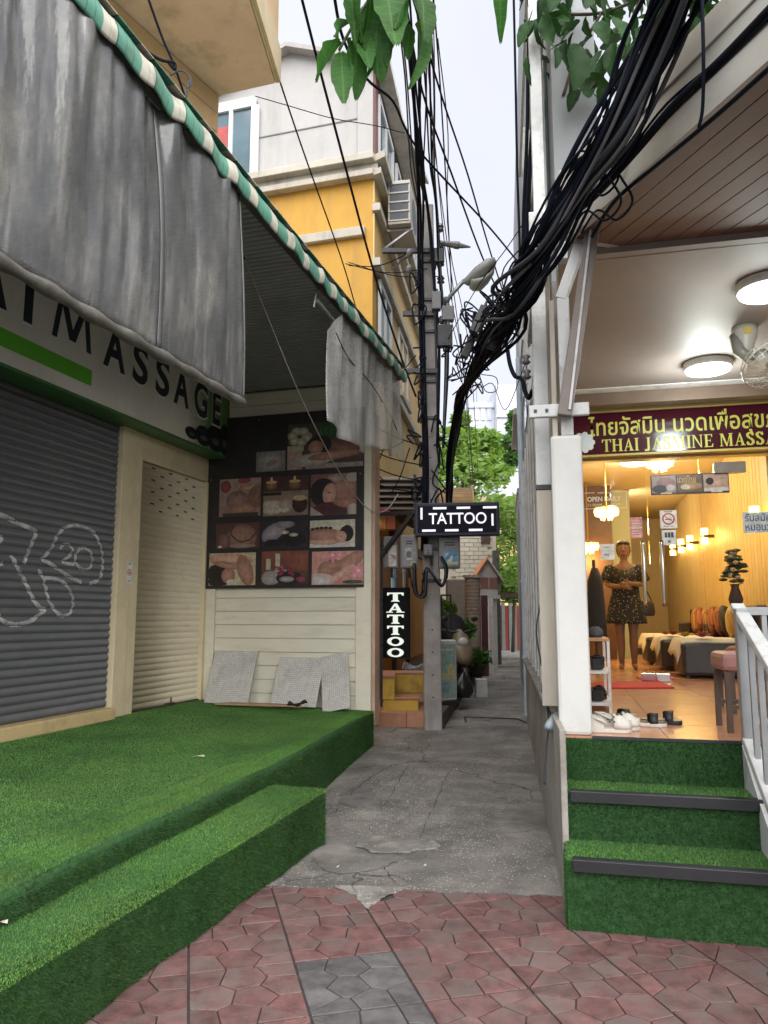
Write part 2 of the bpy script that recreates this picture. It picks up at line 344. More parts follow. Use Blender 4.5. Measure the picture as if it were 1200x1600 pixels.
m = MB(); m.poly([(-400, -400, -.06), (400, -400, -.06), (400, 600, -.06), (-400, 600, -.06)])
solo('ground', m, mat('city_ground', (.13, .125, .12), .9, var=.3), None, None, kind='structure')
# alley concrete: a sheet that rises gently, edge broken where it meets the paving
def edge_y(x): return 4.44 - .0915 * x + .012 * math.sin(31 * x) + .008 * math.sin(77 * x + 1)
m = MB()
xs = [-6 + .06 * i for i in range(230)]; ys = [0, .04, .1, .3, .6, 1, 1.5, 2, 2.6, 3.3, 4.2, 5.2, 6.5, 8, 10, 13, 17, 22, 28, 36, 50]
def al(a, b):
    x0 = xs[int(round(a * (len(xs) - 1)))]; dy = ys[int(round(b * (len(ys) - 1)))]; y = edge_y(x0) + dy
    z = gz(x0, y); z += .006 * math.sin(2.3 * x0 + 1.1 * y) * min(1, dy) + .004
    return (x0, y, z)
m.grid(al, len(xs) - 1, len(ys) - 1)
for i in range(len(xs) - 1):   # thin broken lip towards the paving
    a, b = al(i / (len(xs) - 1), 0), al((i + 1) / (len(xs) - 1), 0)
    m.poly([(a[0], a[1], -.05), (b[0], b[1], -.05), b, a])
alley = solo('alley', m, CONC, None, None, kind='structure', smooth=False)
# cement patches, raised a few millimetres
def blob(cx, cy_, rx, ry, z, n=60, j=.07, rot=0):
    ph = [random.uniform(0, 6.28) for _ in range(4)]
    p = []
    for i in range(n):
        a = 2 * math.pi * i / n; k = 1 + random.uniform(-j, j) + .14 * math.sin(2 * a + ph[0]) + .10 * math.sin(3 * a + ph[1]) + .06 * math.sin(7 * a + ph[2]); dx, dy = rx * k * math.cos(a), ry * k * math.sin(a)
        x, y = cx + dx * math.cos(rot) - dy * math.sin(rot), cy_ + dx * math.sin(rot) + dy * math.cos(rot); p.append((x, y, gz(x, y) + z))
    return p
q = atZ(617, 1322, 0); m = MB(); m.prism(blob(q.x, q.y, .25, .20, .004), (0, 0, .014)); part_patch = part('cement_patch', m, PATCH, alley, bev=.006)
q = atZ(560, 1250, 0); m = MB(); m.prism(blob(q.x, q.y, .16, .32, .002, rot=-.2), (0, 0, .008)); part('cement_patch', m, mat('dark_patch', (.12, .112, .106), .8, var=.45, bump=.5), alley, bev=.004)
q = atZ(575, 1405, 0)
tp0 = [(q.x - .19, edge_y(q.x - .19) + .05), (q.x - .06, q.y + .02), (q.x + .0, q.y - .17), (q.x + .075, q.y - .0), (q.x + .21, edge_y(q.x + .21) + .05)]; tg = []
for (x0, y0), (x1, y1) in zip(tp0, tp0[1:] + tp0[:1]): tg += [(x0 + (x1 - x0) * k / 8 + random.uniform(-.010, .010), y0 + (y1 - y0) * k / 8 + random.uniform(-.010, .010), .0035) for k in range(8)]
m = MB(); m.prism(tg, (0, 0, .007)); part('cement_patch', m, PATCH, alley, bev=.004)
CRK = mat('crack_dark', (.018, .016, .015), .95, var=.3, bump=0)
for pts, wd in (([(522, 1270), (530, 1262), (545, 1247), (570, 1228), (600, 1211), (618, 1203), (640, 1190), (655, 1182), (672, 1168)], .011), ([(575, 1297), (590, 1275), (602, 1258), (622, 1228), (642, 1200)], .008),
                ([(655, 1312), (668, 1285), (682, 1258), (692, 1232), (703, 1214), (722, 1192)], .008), ([(648, 1175), (660, 1171), (672, 1169)], .016), ([(600, 1350), (606, 1362), (614, 1375), (622, 1384)], .008), ([(620, 1349), (650, 1347), (668, 1335)], .007), ([(742, 1060), (755, 1075), (760, 1090), (752, 1110)], .012)):
    P = [atZ(x, y, .05 if y < 1200 else .01) for x, y in pts]; fine = []
    for a, b in zip(P, P[1:]): fine += [a.lerp(b, k / 5) + Vector((random.uniform(-.012, .012), random.uniform(-.012, .012), 0)) for k in range(5)]
    fine.append(P[-1]); m = MB(); up = []; dn = []
    for k, p in enumerate(fine):
        w0 = .62 * wd * random.uniform(.2, 1.1) * (.4 if k in (0, len(fine) - 1) else 1); z = gz(p.x, p.y) + .006 * math.sin(2.3 * p.x + 1.1 * p.y) * min(1, p.y - edge_y(p.x)) + .0085; up.append((p.x - w0 / 2, p.y, z)); dn.append((p.x + w0 / 2, p.y + w0 * .3, z))
    for k in range(len(fine) - 1): m.poly([up[k], dn[k], dn[k + 1], up[k + 1]])
    part('crack', m, CRK, alley)
# drain covers across the alley
for (xa, ya, xb, yb) in ((726, 1123, 809, 1126), (775, 1043, 815, 1043)):
    a, b = atZ(xa, ya, .085), atZ(xb, yb, .085); m = MB()
    m.bar((a.x, a.y, gz(a.x, a.y) + .008), (b.x, b.y, gz(b.x, b.y) + .008), .05, .014)
    if ya > 1100: m.bar((a.x, a.y, gz(a.x, a.y) + .008), (a.x - .04, a.y - .55, gz(a.x, a.y) + .004), .03, .012); m.bar((b.x, b.y, gz(b.x, b.y) + .008), (b.x + .06, b.y - .45, gz(b.x, b.y) + .004), .03, .012)
    part('drain_slot', m, mat('drain_iron', (.03, .028, .026), .7, .3), alley)
# litter specks on the concrete
m = MB()
for i in range(150):
    y = random.uniform(4.6, 12); x = random.uniform(-.5, 1.2) + .15 * (y - 4.5); s_ = random.uniform(.004, .014)
    m.poly([(x + s_ * random.uniform(-1, 1), y + s_ * random.uniform(-1, 1), gz(x, y) + .013 + .003 * k) for k in range(4)])
solo('litter', m, mat('litter_paper', (.5, .48, .44), .8), None, None, kind='stuff')
# pavement of stamped slabs: every irregular stone is a piece
m = MB(); m.poly([(-6, -3, -.004), (8, -3, -.004), (8, 4.40 - .73, -.004), (1.0, edge_y(1.0) + .03, -.004), (-6, 5.05, -.004)])
pav = solo('pavement', m, GROUT, None, None, kind='structure')
def clip(poly, nx, ny, d):     # keep n.p <= d
    out = []
    for i in range(len(poly)):
        a, b = poly[i], poly[(i + 1) % len(poly)]; da, db = nx * a[0] + ny * a[1] - d, nx * b[0] + ny * b[1] - d
        if da <= 0: out.append(a)
        if da * db < 0: t = da / (da - db); out.append((a[0] + t * (b[0] - a[0]), a[1] + t * (b[1] - a[1])))
    return out
SW, SH = .448, .47
base_seeds = [(r_ * math.cos(R(a)), r_ * math.sin(R(a))) for r_, a in ((.26, 24), (.26, 66), (.60, 14), (.60, 45), (.60, 76), (.95, 9), (.95, 33), (.95, 58), (.95, 82), (1.25, 46))]
stones = []
for i in range(-9, 9):
    for j in range(-4, 3):
        o = (i * SW, -.38 + j * SH); rnd = random.Random(i * 100 + j); fx, fy = i % 2 == 0, j % 2 == 0
        sd = [((1 - x if fx else x) + rnd.uniform(-.035, .035), (1 - y if fy else y) + rnd.uniform(-.035, .035)) for x, y in base_seeds]
        sd = [(x * SW, y * SH) for x, y in sd]; grey = (i, j) in ((-1, -1), (-1, -2))
        for k, (sx, sy) in enumerate(sd):
            pg = [(0.005, .005), (SW - .005, .005), (SW - .005, SH - .005), (.005, SH - .005)]
            for l, (tx, ty) in enumerate(sd):
                if l == k: continue
                nx, ny = tx - sx, ty - sy; ln = math.hypot(nx, ny); nx /= ln; ny /= ln
                pg = clip(pg, nx, ny, nx * (sx + tx) / 2 + ny * (sy + ty) / 2 - .0028)
                if len(pg) < 3: break
            if len(pg) < 3: continue
            # to the world and clip against the alley edge and the frame of view
            wp = [ST.w(o[0] + x, o[1] + y, 0) for x, y in pg]; P2 = [(p.x, p.y) for p in wp]
            P2 = clip(P2, .0915 / 1.0042, 1 / 1.0042, (4.44 + .0) / 1.0042)
            # broken notch in front of the cement tongue
            if len(P2) < 3: continue
            cx, cy_ = sum(p[0] for p in P2) / len(P2), sum(p[1] for p in P2) / len(P2)
            if cy_ < 2.2 or cx < -2.2 or cx > 2.6: continue
            if math.hypot(cx + .09, (cy_ - 4.36) * .55) < .085: continue
            stones.append((math.hypot(cx, cy_ - 3.4), P2, grey, cx, cy_))
stones.sort(key=lambda q: q[0]); rest = MB()
for n, (d, P2, grey, cx, cy_) in enumerate(stones):
    dz = random.uniform(-.0012, .0012); tx, ty = random.uniform(-.006, .006), random.uniform(-.006, .006)
    mbb = MB() if n < 290 else rest
    mbb.prism([(x, y, -.012) for x, y in P2], (0, 0, .016 + dz))
    k = len(P2)
    for q in range(len(mbb.v) - k, len(mbb.v)): x, y, z = mbb.v[q]; mbb.v[q] = (x, y, z + tx * (x - cx) + ty * (y - cy_))
    if n < 290: part('paver', mbb, PGREY if grey else PRED, pav, bev=.0025)
part('paver', rest, PRED, pav, kind='stuff')
# ================================================================ MASSAGE SHOP ON ONE SIDE (frame L)
GREYSL = mat('grey_shutter_paint', (.070, .073, .076), .5, .05, var=.12, vs=3, bump=.06, bs=30, dirt=(.12, .115, .10), ds=3, dl=(.5, .8), damt=.35, rnd=.05)
CREAMSL = mat('cream_shutter_paint', (.68, .61, .45), .45, var=.08, bump=.05, dirt=(.27, .21, .13), ds=5, dl=(.5, .8), damt=.45, rnd=.04)
SIDING = mat('cream_board_paint', (.74, .70, .57), .55, var=.07, vs=3, bump=.1, bs=40, dirt=(.33, .27, .19), ds=2.5, dl=(.5, .78), damt=.4, rnd=.035, st=(.6, 1, 2.5))
CREAMP = mat('cream_pilaster_paint', (.70, .60, .40), .5, var=.08, bump=.08, bs=18, dirt=(.30, .23, .14), ds=3, dl=(.5, .8), damt=.4)
LEDGE = mat('yellow_ledge_paint', (.60, .46, .24), .55, var=.12, bump=.2, dirt=(.28, .18, .10), ds=5, damt=.6)
ORANGEW = mat('peach_wall_paint', (.68, .47, .26), .65, var=.1, vs=2, bump=.1, dirt=(.30, .19, .10), ds=1.4, damt=.35, rnd=.03)
SOFB = mat('eave_board', (.82, .58, .46), .6, var=.12, vs=2, bump=.1, dirt=(.25, .17, .10), ds=3, dl=(.52, .75), damt=.55)
FASC = mat('eave_fascia', (.66, .54, .34), .6, var=.08, bump=.08, dirt=(.3, .24, .16), ds=3, damt=.4)
shop = thing('massage_shop', 'cream and peach massage shop with its grey and cream roller shutters closed', 'shop', (0, -2, .5), L)
m = MB(); m.box(-.30, -.12, -7.5, -.02, .0, 4.4); part('wall', m, CREAM, shop)
m = MB(); m.box(-.115, 0.03, -1.80, -1.60, .5, 4.35); m.box(-.115, .018, -1.59, -1.44, .5, 4.35); part('pilaster', m, CREAMP, shop, bev=.006)
m = MB(); m.box(-.115, .025, -.085, -.01, .5, 3.16); part('shutter_guide', m, CREAMP, shop, bev=.005)
m = MB(); m.box(-.115, .012, -1.435, -.01, 3.165, 4.35); part('lintel_panel', m, CREAMP, shop, bev=.005)
m = MB(); m.box(-.115, .10, -7.5, -1.82, .44, .632); part('base_ledge', m, LEDGE, shop, bev=.012)
# roller shutters, slat by slat
def slat_me(u0, u1, h, name, d=.016, mt=None):
    pr = [(0, .0), (d * .2, h * .06), (d * .85, h * .22), (d, h * .45), (d * .85, h * .68), (d * .25, h * .86), (0, h * .92), (0, h * .998)]
    mb = MB(); k = len(pr)
    for u in (u0, u1): mb.v += [(x, u, z) for x, z in pr]
    mb.f += [(i, k + i, k + i + 1, i + 1) for i in range(k - 1)]
    mb.f = [tuple(reversed(f)) for f in mb.f]
    mb.v += [(-.012, u0, 0), (-.012, u0, h), (-.012, u1, 0), (-.012, u1, h)]
    mb.f += [tuple([2 * k] + list(range(k)) + [2 * k + 1]), tuple([2 * k + 3] + list(reversed(range(k, 2 * k))) + [2 * k + 2])]
    return mb.mesh(name, mt, (0, 0, 0), True)
gsh = MB(); gsh.box(-.11, -.06, -7.4, -1.82, .62, 3.46)
gsh = part('grey_roller_shutter', gsh, DARKST, shop, label='charcoal grey closed roller shutter with white spray scrawl')
h = .0725; sm = slat_me(-7.4, -1.815, h, 'slat', mt=GREYSL)
for i in range(39): place('slat', sm, gsh, (-.035, 0, .635 + i * h))
csh = MB(); csh.box(-.11, -.06, -1.44, -.05, .5, 3.17); csh = part('cream_roller_shutter', csh, CREAMP, shop)
h = .0655; sm = slat_me(-1.435, -.085, h, 'slat', .014, CREAMSL)
for i in range(40): place('slat', sm, csh, (-.035, 0, .54 + i * h))
m = MB()
for r_ in range(8):
    for c_ in range(3):
        u = -1.18 + .34 * c_ + (.17 if r_ % 2 else 0); z = .54 + (39 - r_) * h + .028; m.box(-.03, -.0195, u - .035, u + .035, z - .008, z + .008)
part('vent_slot', m, BLACK, csh, kind='stuff')
m = MB(); m.box(-.04, .0, -1.435, -.085, .505, .54); m.box(-.02, .03, -.78, -.66, .505, .56); m.tube([(.02, -.72, .55), (.02, -.72, .62)], .008); part('bottom_rail', m, mat('rusty_rail', (.06, .05, .045), .6, .4, var=.4), csh)
# spray scrawl on the grey shutter (paint lies on the crowns of the slats)
SPRAY = mat('white_spray_paint', (.50, .49, .49), .7, var=.35, vs=9, bump=0, dirt=(.12, .12, .12), ds=14, dl=(.46, .66), damt=.75)
def sp0(P):
    P = [P[0] * 2 - P[1]] + P + [P[-1] * 2 - P[-2]]; out = []
    for i in range(1, len(P) - 2):
        a, b, c, d = P[i - 1:i + 3]; out += [.5 * (2 * b + (c - a) * t + (2 * a - 5 * b + 4 * c - d) * t * t + (3 * b - a - 3 * c + d) * t ** 3) for t in (0, .25, .5, .75)]
    return out + [P[-2]]
SLP = [(0, .0), (.06, .0032), (.22, .0136), (.45, .016), (.68, .0136), (.86, .004), (.92, 0), (1.0, 0)]
def slx(z):
    f = ((z - .635) % .0725) / .0725
    for (f0, x0), (f1, x1) in zip(SLP, SLP[1:]):
        if f <= f1: return -.035 + x0 + (x1 - x0) * (f - f0) / (f1 - f0) + .002
    return -.033
def scrawl(pts, wd):
    out = MB(); P = [L.onV(x, y, -.017) for x, y in pts]; h = .0725; fine = []; P = sp0(P)
    for a, b in zip(P, P[1:]):
        n = max(1, int((b - a).length / .009)); fine += [a.lerp(b, i / n) for i in range(n)]
    fine.append(P[-1])
    for a, b in zip(fine, fine[1:]):
        t = (b - a); t = Vector((0, t.y, t.z)).normalized(); nn = Vector((0, -t.z, t.y)) * wd / 2 * random.uniform(.8, 1.15); e = t * .001
        dx = slx
        cols_ = []
        for k in range(7):
            s = -1 + k / 3; cols_.append([(a - e) + nn * s, (b + e) + nn * s])
        for k in range(6):
            q4 = (cols_[k][0], cols_[k + 1][0], cols_[k + 1][1], cols_[k][1]); fm = ((sum(q.z for q in q4) / 4 - .635) % h) / h
            if fm < .05 or fm > .93: continue
            out.poly([(dx(q.z), q.y, q.z) for q in q4])
    return out
for pts, wd in (([(-8, 800), (10, 808), (30, 818), (50, 826), (58, 832)], .045), ([(58, 832), (50, 850), (44, 865), (38, 880)], .045), ([(18, 868), (30, 890), (45, 920), (55, 940), (66, 952)], .045),
                ([(-5, 958), (8, 972), (25, 976), (45, 972), (60, 962), (72, 951), (64, 952)], .045), ([(66, 874), (80, 858), (90, 838), (100, 826), (115, 821), (130, 823), (145, 830), (155, 845), (160, 862), (161, 885), (156, 905), (140, 912)], .04),
                ([(66, 874), (78, 880), (90, 888), (104, 898), (118, 905), (128, 910)], .038), ([(60, 890), (68, 902), (72, 918), (76, 935), (84, 950), (96, 962), (110, 958), (115, 940), (110, 922), (100, 910), (86, 904), (70, 903)], .038),
                ([(94, 858), (100, 851), (108, 851), (114, 858), (110, 868), (98, 878), (116, 882)], .035), ([(124, 858), (133, 856), (142, 862), (145, 874), (142, 886), (132, 890), (122, 884), (118, 872), (124, 858)], .035),
                ([(-5, 838), (5, 840), (-2, 848)], .04), ([(-6, 884), (6, 880)], .04)):
    part('spray_stroke', scrawl(pts, wd * .88), SPRAY, gsh, kind='stuff')
# upper storey: peach boarded wall and the deep boarded eave
zs = 6.6; A, B, C_, D_ = [L.l(atZ(x, y, zs)) for x, y in ((173, 0), (340, 150), (430, 130), (390, 0))]
A2 = A + (A - B) * 1.2; D2 = D_ + (D_ - C_) * 1.6
m = MB(); m.prism([A2, B, B + Vector((-.9, .12, 0)), A2 + Vector((-.9, .12, 0))], (0, 0, -2.25)); part('upper_wall', m, ORANGEW, shop)
for i in range(11):
    z = zs - .01 - i * .2; m = MB(); d_ = (B - A2).normalized(); nn = Vector((d_.y, -d_.x, 0)) * .012
    m.prism([A2 + nn * .2 + Vector((0, 0, z - zs)), B + nn * .2 + Vector((0, 0, z - zs)), B + nn * 1.6 + Vector((0, 0, z - zs)), A2 + nn * 1.6 + Vector((0, 0, z - zs))], (0, 0, -.192)); part('plank', m, ORANGEW, shop, bev=.004)
m = MB(); m.prism([A2, B, C_, D2], (0, 0, .05)); part('eave', m, SOFB, shop)
m = MB(); dd = (C_ - D2); nn = Vector((dd.y, -dd.x, 0)).normalized()
m.prism([D2 + nn * .03, C_ + nn * .03, C_ + nn * .005, D2 + nn * .005], (0, 0, .16)); m.prism([D2 + nn * .055, C_ + nn * .055, C_ + nn * .031, D2 + nn * .031], (0, 0, .34))
for p in m.v[-0:]: pass
part('fascia', m, FASC, shop, bev=.004)
m = MB(); m.prism([A2 + Vector((0, 0, .06)), B + Vector((0, 0, .06)), C_ + Vector((.02, 0, .06)), D2 + Vector((.02, 0, .06))], (0, 0, 3.0)); part('upper_storey', m, ORANGEW, shop)
# no smoking sticker
def nosmoke(w_, h_, red=(.5, .04, .05)):
    a = Art(w_, h_, (.75, .73, .70)); a.line([(.25, .92), (.75, .92)], h_ * .05, (.15, .12, .12)); r_ = .34 * min(w_, h_); 
    a.el(.5, .53, .38, .38 * w_ / h_, red); a.el(.5, .53, .28, .28 * w_ / h_, (.8, .78, .76)); a.line([(.3, .5), (.68, .5)], h_ * .05, (.05, .05, .05)); a.line([(.6, .56), (.66, .62)], h_ * .02, (.2, .2, .2)); a.line([(.28, .53 + .18 * w_ / h_), (.72, .53 - .18 * w_ / h_)], h_ * .045, red)
    a.line([(.2, .12), (.8, .12)], h_ * .04, (.3, .28, .28)); return a
p_ = L.onV(201, 912, .033); me = nosmoke(.095, .22).mb(); 
st_ = bpy.data.objects.new('no_smoking_sticker', me.mesh('no_smoking_sticker', PRINT)); COL.objects.link(st_)
st_.location = L.w(.0345, p_.y - .045, p_.z); st_.rotation_euler = (0, 0, -L.az + math.pi / 2); props(st_, 'small white no smoking sticker on the cream pilaster between the shutters', 'sticker')
# ---- the long sign box over the shutters
SIGNF = mat('sign_face', (.72, .70, .63), .35, var=.05, bump=.02, dirt=(.30, .28, .22), ds=1.2, dl=(.45, .8), damt=.5)
sg = thing('shop_sign', 'long white and green sign box reading massage under the grey sheet', 'sign', (.13, -3, 3.44), L)
m = MB(); m.box(-.1, .25, -7.4, .0, 3.445, 4.262); part('sign_box', m, mat('sign_green_case', (.05, .16, .045), .4, var=.2), sg, bev=.006)
m = MB(); m.poly([(.2535, -7.4, 3.47), (.2535, -.95, 3.47), (.2535, -.95, 4.25), (.2535, -7.4, 4.25)]); part('sign_face', m, SIGNF, sg)
m = MB(); N_ = 14; z0, z1 = 3.47, 4.25
cols = lambda f: tuple(a + (b - a) * f for a, b in zip((.60, .58, .50), (.10, .30, .05)))
for i in range(N_ + 1):
    f = i / N_; u = -.95 + .945 * f
    for k in range(5):
        g = k / 4; m.v.append((.2535, u, z0 + (z1 - z0) * g))
        cc = cols(min(1, max(0, f * 2.0 - .1 + .5 * (1 - g) * f))); dk = .45 + .55 * min(1, (1 - f) * 5 + .15); m.c = (m.c or []) + [tuple(x * dk for x in cc)]
for i in range(N_):
    for k in range(4): a = i * 5 + k; m.f.append((a, a + 5, a + 6, a + 1))
part('sign_picture', m, PRINT, sg)
m = MB(); m.c = []
def put(mbx, poly, col): n = len(mbx.v); mbx.v += poly; mbx.f.append(tuple(range(n, n + len(poly)))); mbx.c += [col] * len(poly)
for i, (u, z, ru, rz) in enumerate(((-.88, 3.575, .14, .07), (-.62, 3.60, .18, .12), (-.34, 3.63, .20, .17), (-.12, 3.66, .12, .20))):
    for (ru2, rz2, du, dz, c_, ly) in ((ru, rz, 0, 0, (.012, .014, .013), .0005), (ru * .45, rz * .25, ru * .05, -rz * .2, (.10, .12, .10), .0012), (ru * .5, rz * .2, -ru * .2, rz * .45, (.03, .035, .032), .0012)):
        put(m, [(.2535 + ly + .0001 * i, u + du + ru2 * math.cos(t), max(3.472, z + dz + rz2 * math.sin(t))) for t in [2 * math.pi * k / 18 for k in range(18)]], c_)
part('sign_stones', m, PRINT, sg)
m = MB(); m.poly([(.2545, -7.4, 3.60), (.2545, -2.635, 3.595), (.2545, -2.635, 3.745), (.2545, -7.4, 3.745)]); part('green_bar', m, mat('sign_green', (.11, .42, .03), .4, var=.08), sg)
INK = mat('sign_ink', (.015, .018, .03), .4, var=.1); INKW = mat('sign_outline', (.7, .7, .64), .4)
for ch, u, wd in (('A', -3.86, .30), ('I', -3.46, .085), ('M', -2.92, .44), ('A', -2.32, .29), ('S', -1.90, .22), ('S', -1.50, .22), ('A', -1.12, .27), ('G', -.70, .26), ('E', -.33, .17), ('H', -4.36, .30), ('T', -4.8, .28)):
    for mt, b_, k in ((INK, .0, .0022), (INKW, .028, .0012)):
        if ch == 'M':
            mm = MB(); g = b_ * .5
            for q in ([(-.22 - g, -g), (-.165 + g, -g), (-.105 + g, .37 + g), (-.16 - g, .37 + g)], [(.165 - g, -g), (.22 + g, -g), (.16 + g, .37 + g), (.105 - g, .37 + g)], [(-.16 - g, .37 + g), (-.095 + g, .37 + g), (.035 + g, .03 - g), (-.035 - g, .03 - g)], [(.095 - g, .37 + g), (.16 + g, .37 + g), (.035 + g, .03 - g), (-.035 - g, .03 - g)]): mm.poly([(x * 1.18, -.0001 * len(mm.f), z * 1.13) for x, z in q])
            place('letter', mm.mesh('letter', mt), sg, (.2535 + k, u, 3.82 - .026 * (u + .33)), (0, 0, math.pi / 2)); continue
        me = text_me(ch, mt, wd * 1.17 + (.02 if b_ else 0), (.42 + (.02 if b_ else 0),), bold=b_ + .03); o = place('letter', me, sg, (.2535 + k, u, 3.82 - .026 * (u + .33) - (.01 if b_ else 0)), (0, 0, math.pi / 2))
# ---- side wall of boards with the photo board
sw = thing('board_wall', 'cream wall of horizontal boards below and above the photo board', 'wall', (1, 0, .5), L)
m = MB(); m.box(.0, 2.1, .03, .16, .0, 4.35); part('wall_core', m, CREAM, sw)
for i in range(24):
    z0 = .50 + i * .1585 - .037; m = MB(); m.prism([(.14, -.004, z0 + .001), (.14, .028, z0 + .001), (.14, .028, z0 + .155), (.14, .006, z0 + .155)], (1.80, 0, 0)); part('plank', m, SIDING, sw, bev=.003)
m = MB(); m.box(.005, .138, -.03, .028, .48, 4.3); part('corner_trim', m, SIDING, sw, bev=.005)
m = MB(); m.box(1.942, 2.125, -.035, .19, .46, 4.3); part('corner_post', m, SIDING, sw, bev=.006)
m = MB(); m.box(2.128, 2.16, .02, .20, .3, 3.9); part('edge_strip', m, mat('pink_edge', (.50, .33, .24), .6, var=.15, dirt=(.2, .15, .12), damt=.5), sw)
exec_board = True
pb = thing('photo_board', 'dark board of eleven massage photographs on the cream board wall', 'poster', (1, -.06, 1.84), L)
m = MB(); m.box(.0, 2.045, -.055, -.032, 1.845, 3.96); part('board', m, mat('board_black', (.022, .018, .018), .4, var=.3, bump=.03), pb, bev=.004)
SK, SKD, SKL = (.50, .24, .155), (.30, .13, .085), (.66, .40, .28); HAIR = (.012, .009, .009); CL = (.62, .55, .50); RED = (.35, .03, .06); PINK = (.62, .12, .22)
def art1(a):
    a.quad((0, .35), (1, 1), (.02, .018, .02)); a.quad((0, 0), (1, .42), (.20, .18, .18)); a.el(.5, .2, .48, .22, (.45, .43, .42), (.2, .19, .19)); a.el(.55, .18, .2, .06, SKD, (.3, .2, .17), .3); a.el(.35, .62, .16, .2, (.03, .03, .03), (.015, .015, .017))
def art2(a):
    for i in range(9): a.el(.45 + .07 * i, .78 + .04 * math.sin(i), .06, .25, (.05, .16, .04), (.02, .06, .02), .3 * math.sin(i * 2))
    for i in range(7): a.el(.16 + .1 * math.cos(i), .72 + .13 * math.sin(i), .07, .09, (.62, .58, .42), (.3, .28, .2))
    a.quad((0, .4), (.22, .52), (.42, .38, .26)); a.quad((0, .0), (.2, .4), (.36, .22, .18), (.4, .27, .2)); a.el(.75, .4, .4, .22, SKD, (.10, .045, .035), -.1); a.el(.43, .52, .16, .2, (.03, .018, .015), (.02, .015, .014)); a.el(.38, .46, .10, .15, SK, SKD); a.el(.35, .2, .3, .14, (.55, .5, .45), (.35, .3, .27), .1); a.quad((.25, 0), (1, .1), (.34, .27, .24)); a.el(.62, .27, .35, .09, SK, SKD, .08)
def art3(a):
    a.quad((0, 0), (1, 1), (.30, .17, .15), (.36, .26, .23)); a.el(.15, .8, .13, .16, RED, (.2, .02, .03)); a.el(.6, .95, .16, .09, RED, (.3, .03, .06)); a.el(.8, .75, .35, .09, SKL, SKD, .05); a.el(.45, .42, .28, .26, (.36, .21, .18), (.20, .10, .09)); a.el(.6, .2, .42, .13, SK, SKD, .15); a.el(.9, .5, .2, .3, SKD, (.2, .09, .07)); a.line([(.4, .55), (.5, .7), (.62, .5)], a.h * .02, (.1, .06, .05)); a.quad((.1, 0), (.95, .09), (.05, .04, .04))
def art4(a):
    a.quad((0, .6), (1, 1), (.07, .025, .03)); a.quad((0, 0), (1, .62), (.26, .18, .14))
    for cx in (.18, .7): a.el(cx, .77, .14, .12, (.35, .17, .06), (.10, .04, .015)); a.el(cx, .93, .03, .08, (.95, .7, .3), (.5, .2, .05)); a.el(cx, .86, .13, .04, (.6, .34, .14))
    a.quad((0, .52), (.4, .6), (.02, .015, .015)); a.el(.2, .22, .3, .18, (.58, .52, .42), (.4, .33, .25)); a.el(.52, .25, .16, .2, (.5, .38, .28), (.32, .22, .16)); a.el(.82, .28, .17, .22, (.05, .022, .015), (.03, .014, .01)); a.el(.82, .43, .16, .07, (.52, .36, .18))
    for i in range(6): a.el(.15 + .08 * i, .12 + .03 * (i % 2), .05, .05, (.66, .62, .55), (.5, .42, .35))
def art5(a):
    a.quad((0, 0), (1, 1), (.22, .09, .07)); a.el(.72, .65, .32, .36, SK, SKD, .2); a.el(.55, .88, .2, .12, (.5, .42, .4), SKD); a.el(.92, .9, .14, .12, (.46, .4, .4)); a.el(.28, .55, .30, .35, HAIR, (.02, .012, .012)); a.el(.42, .52, .15, .26, SKL, SK, -.2); a.el(.45, .12, .4, .2, (.07, .012, .022), (.10, .02, .03)); a.el(.82, .28, .32, .12, SK, SKD, -.1); a.el(.93, .1, .12, .16, (.46, .38, .33)); a.pg([(0, 0), (.3, 0), (0, .22)], (.4, .32, .28)); a.line([(.38, .55), (.46, .53)], a.h * .02, HAIR)
def art6(a):
    a.quad((0, 0), (1, 1), (.08, .035, .03), (.10, .045, .035)); a.el(.6, .45, .34, .5, (.36, .19, .13), (.20, .09, .065)); a.line([(.4, .85), (.32, .6), (.5, .3), (.62, .26), (.78, .32), (.92, .6)], a.h * .045, (.03, .012, .01)); a.el(.2, .3, .14, .3, SKD, (.12, .05, .04), .3); a.el(.62, .1, .3, .08, (.4, .33, .3), (.25, .18, .16)); a.el(.1, .08, .05, .05, CL)
def art7(a):
    a.quad((0, 0), (1, 1), (.03, .024, .03)); a.el(.25, .6, .3, .3, (.42, .38, .42), (.2, .17, .2), .5); a.el(.5, .88, .22, .14, (.35, .3, .33), (.2, .17, .2)); a.el(.68, .3, .3, .25, (.012, .01, .012)); a.el(.25, .18, .2, .15, (.012, .01, .012))
    for cx in (.5, .7): a.el(cx, .58 - (cx - .5) * .5, .10, .07, (.6, .58, .5), (.35, .3, .27)); a.el(cx, .56 - (cx - .5) * .5, .04, .03, (.8, .6, .2))
def art8(a):
    a.quad((0, 0), (1, 1), (.58, .52, .36), (.62, .57, .42)); a.quad((0, 0), (1, .14), (.62, .58, .54)); a.el(.32, .42, .42, .32, SK, SKD, -.1); a.el(.3, .2, .35, .1, SKL, SK); a.el(.72, .42, .16, .26, SKL, SK); a.el(.82, .5, .15, .3, HAIR); a.el(.7, .38, .12, .2, SKL, SK)
    for i in range(5): a.el(.06 + .1 * i, .68 + .03 * i - .006 * i * i, .045, .05, (.02, .018, .02))
    a.el(.74, .83, .05, .09, (.75, .6, .2), (.7, .7, .6)); a.line([(.66, .4), (.72, .38)], a.h * .02, HAIR)
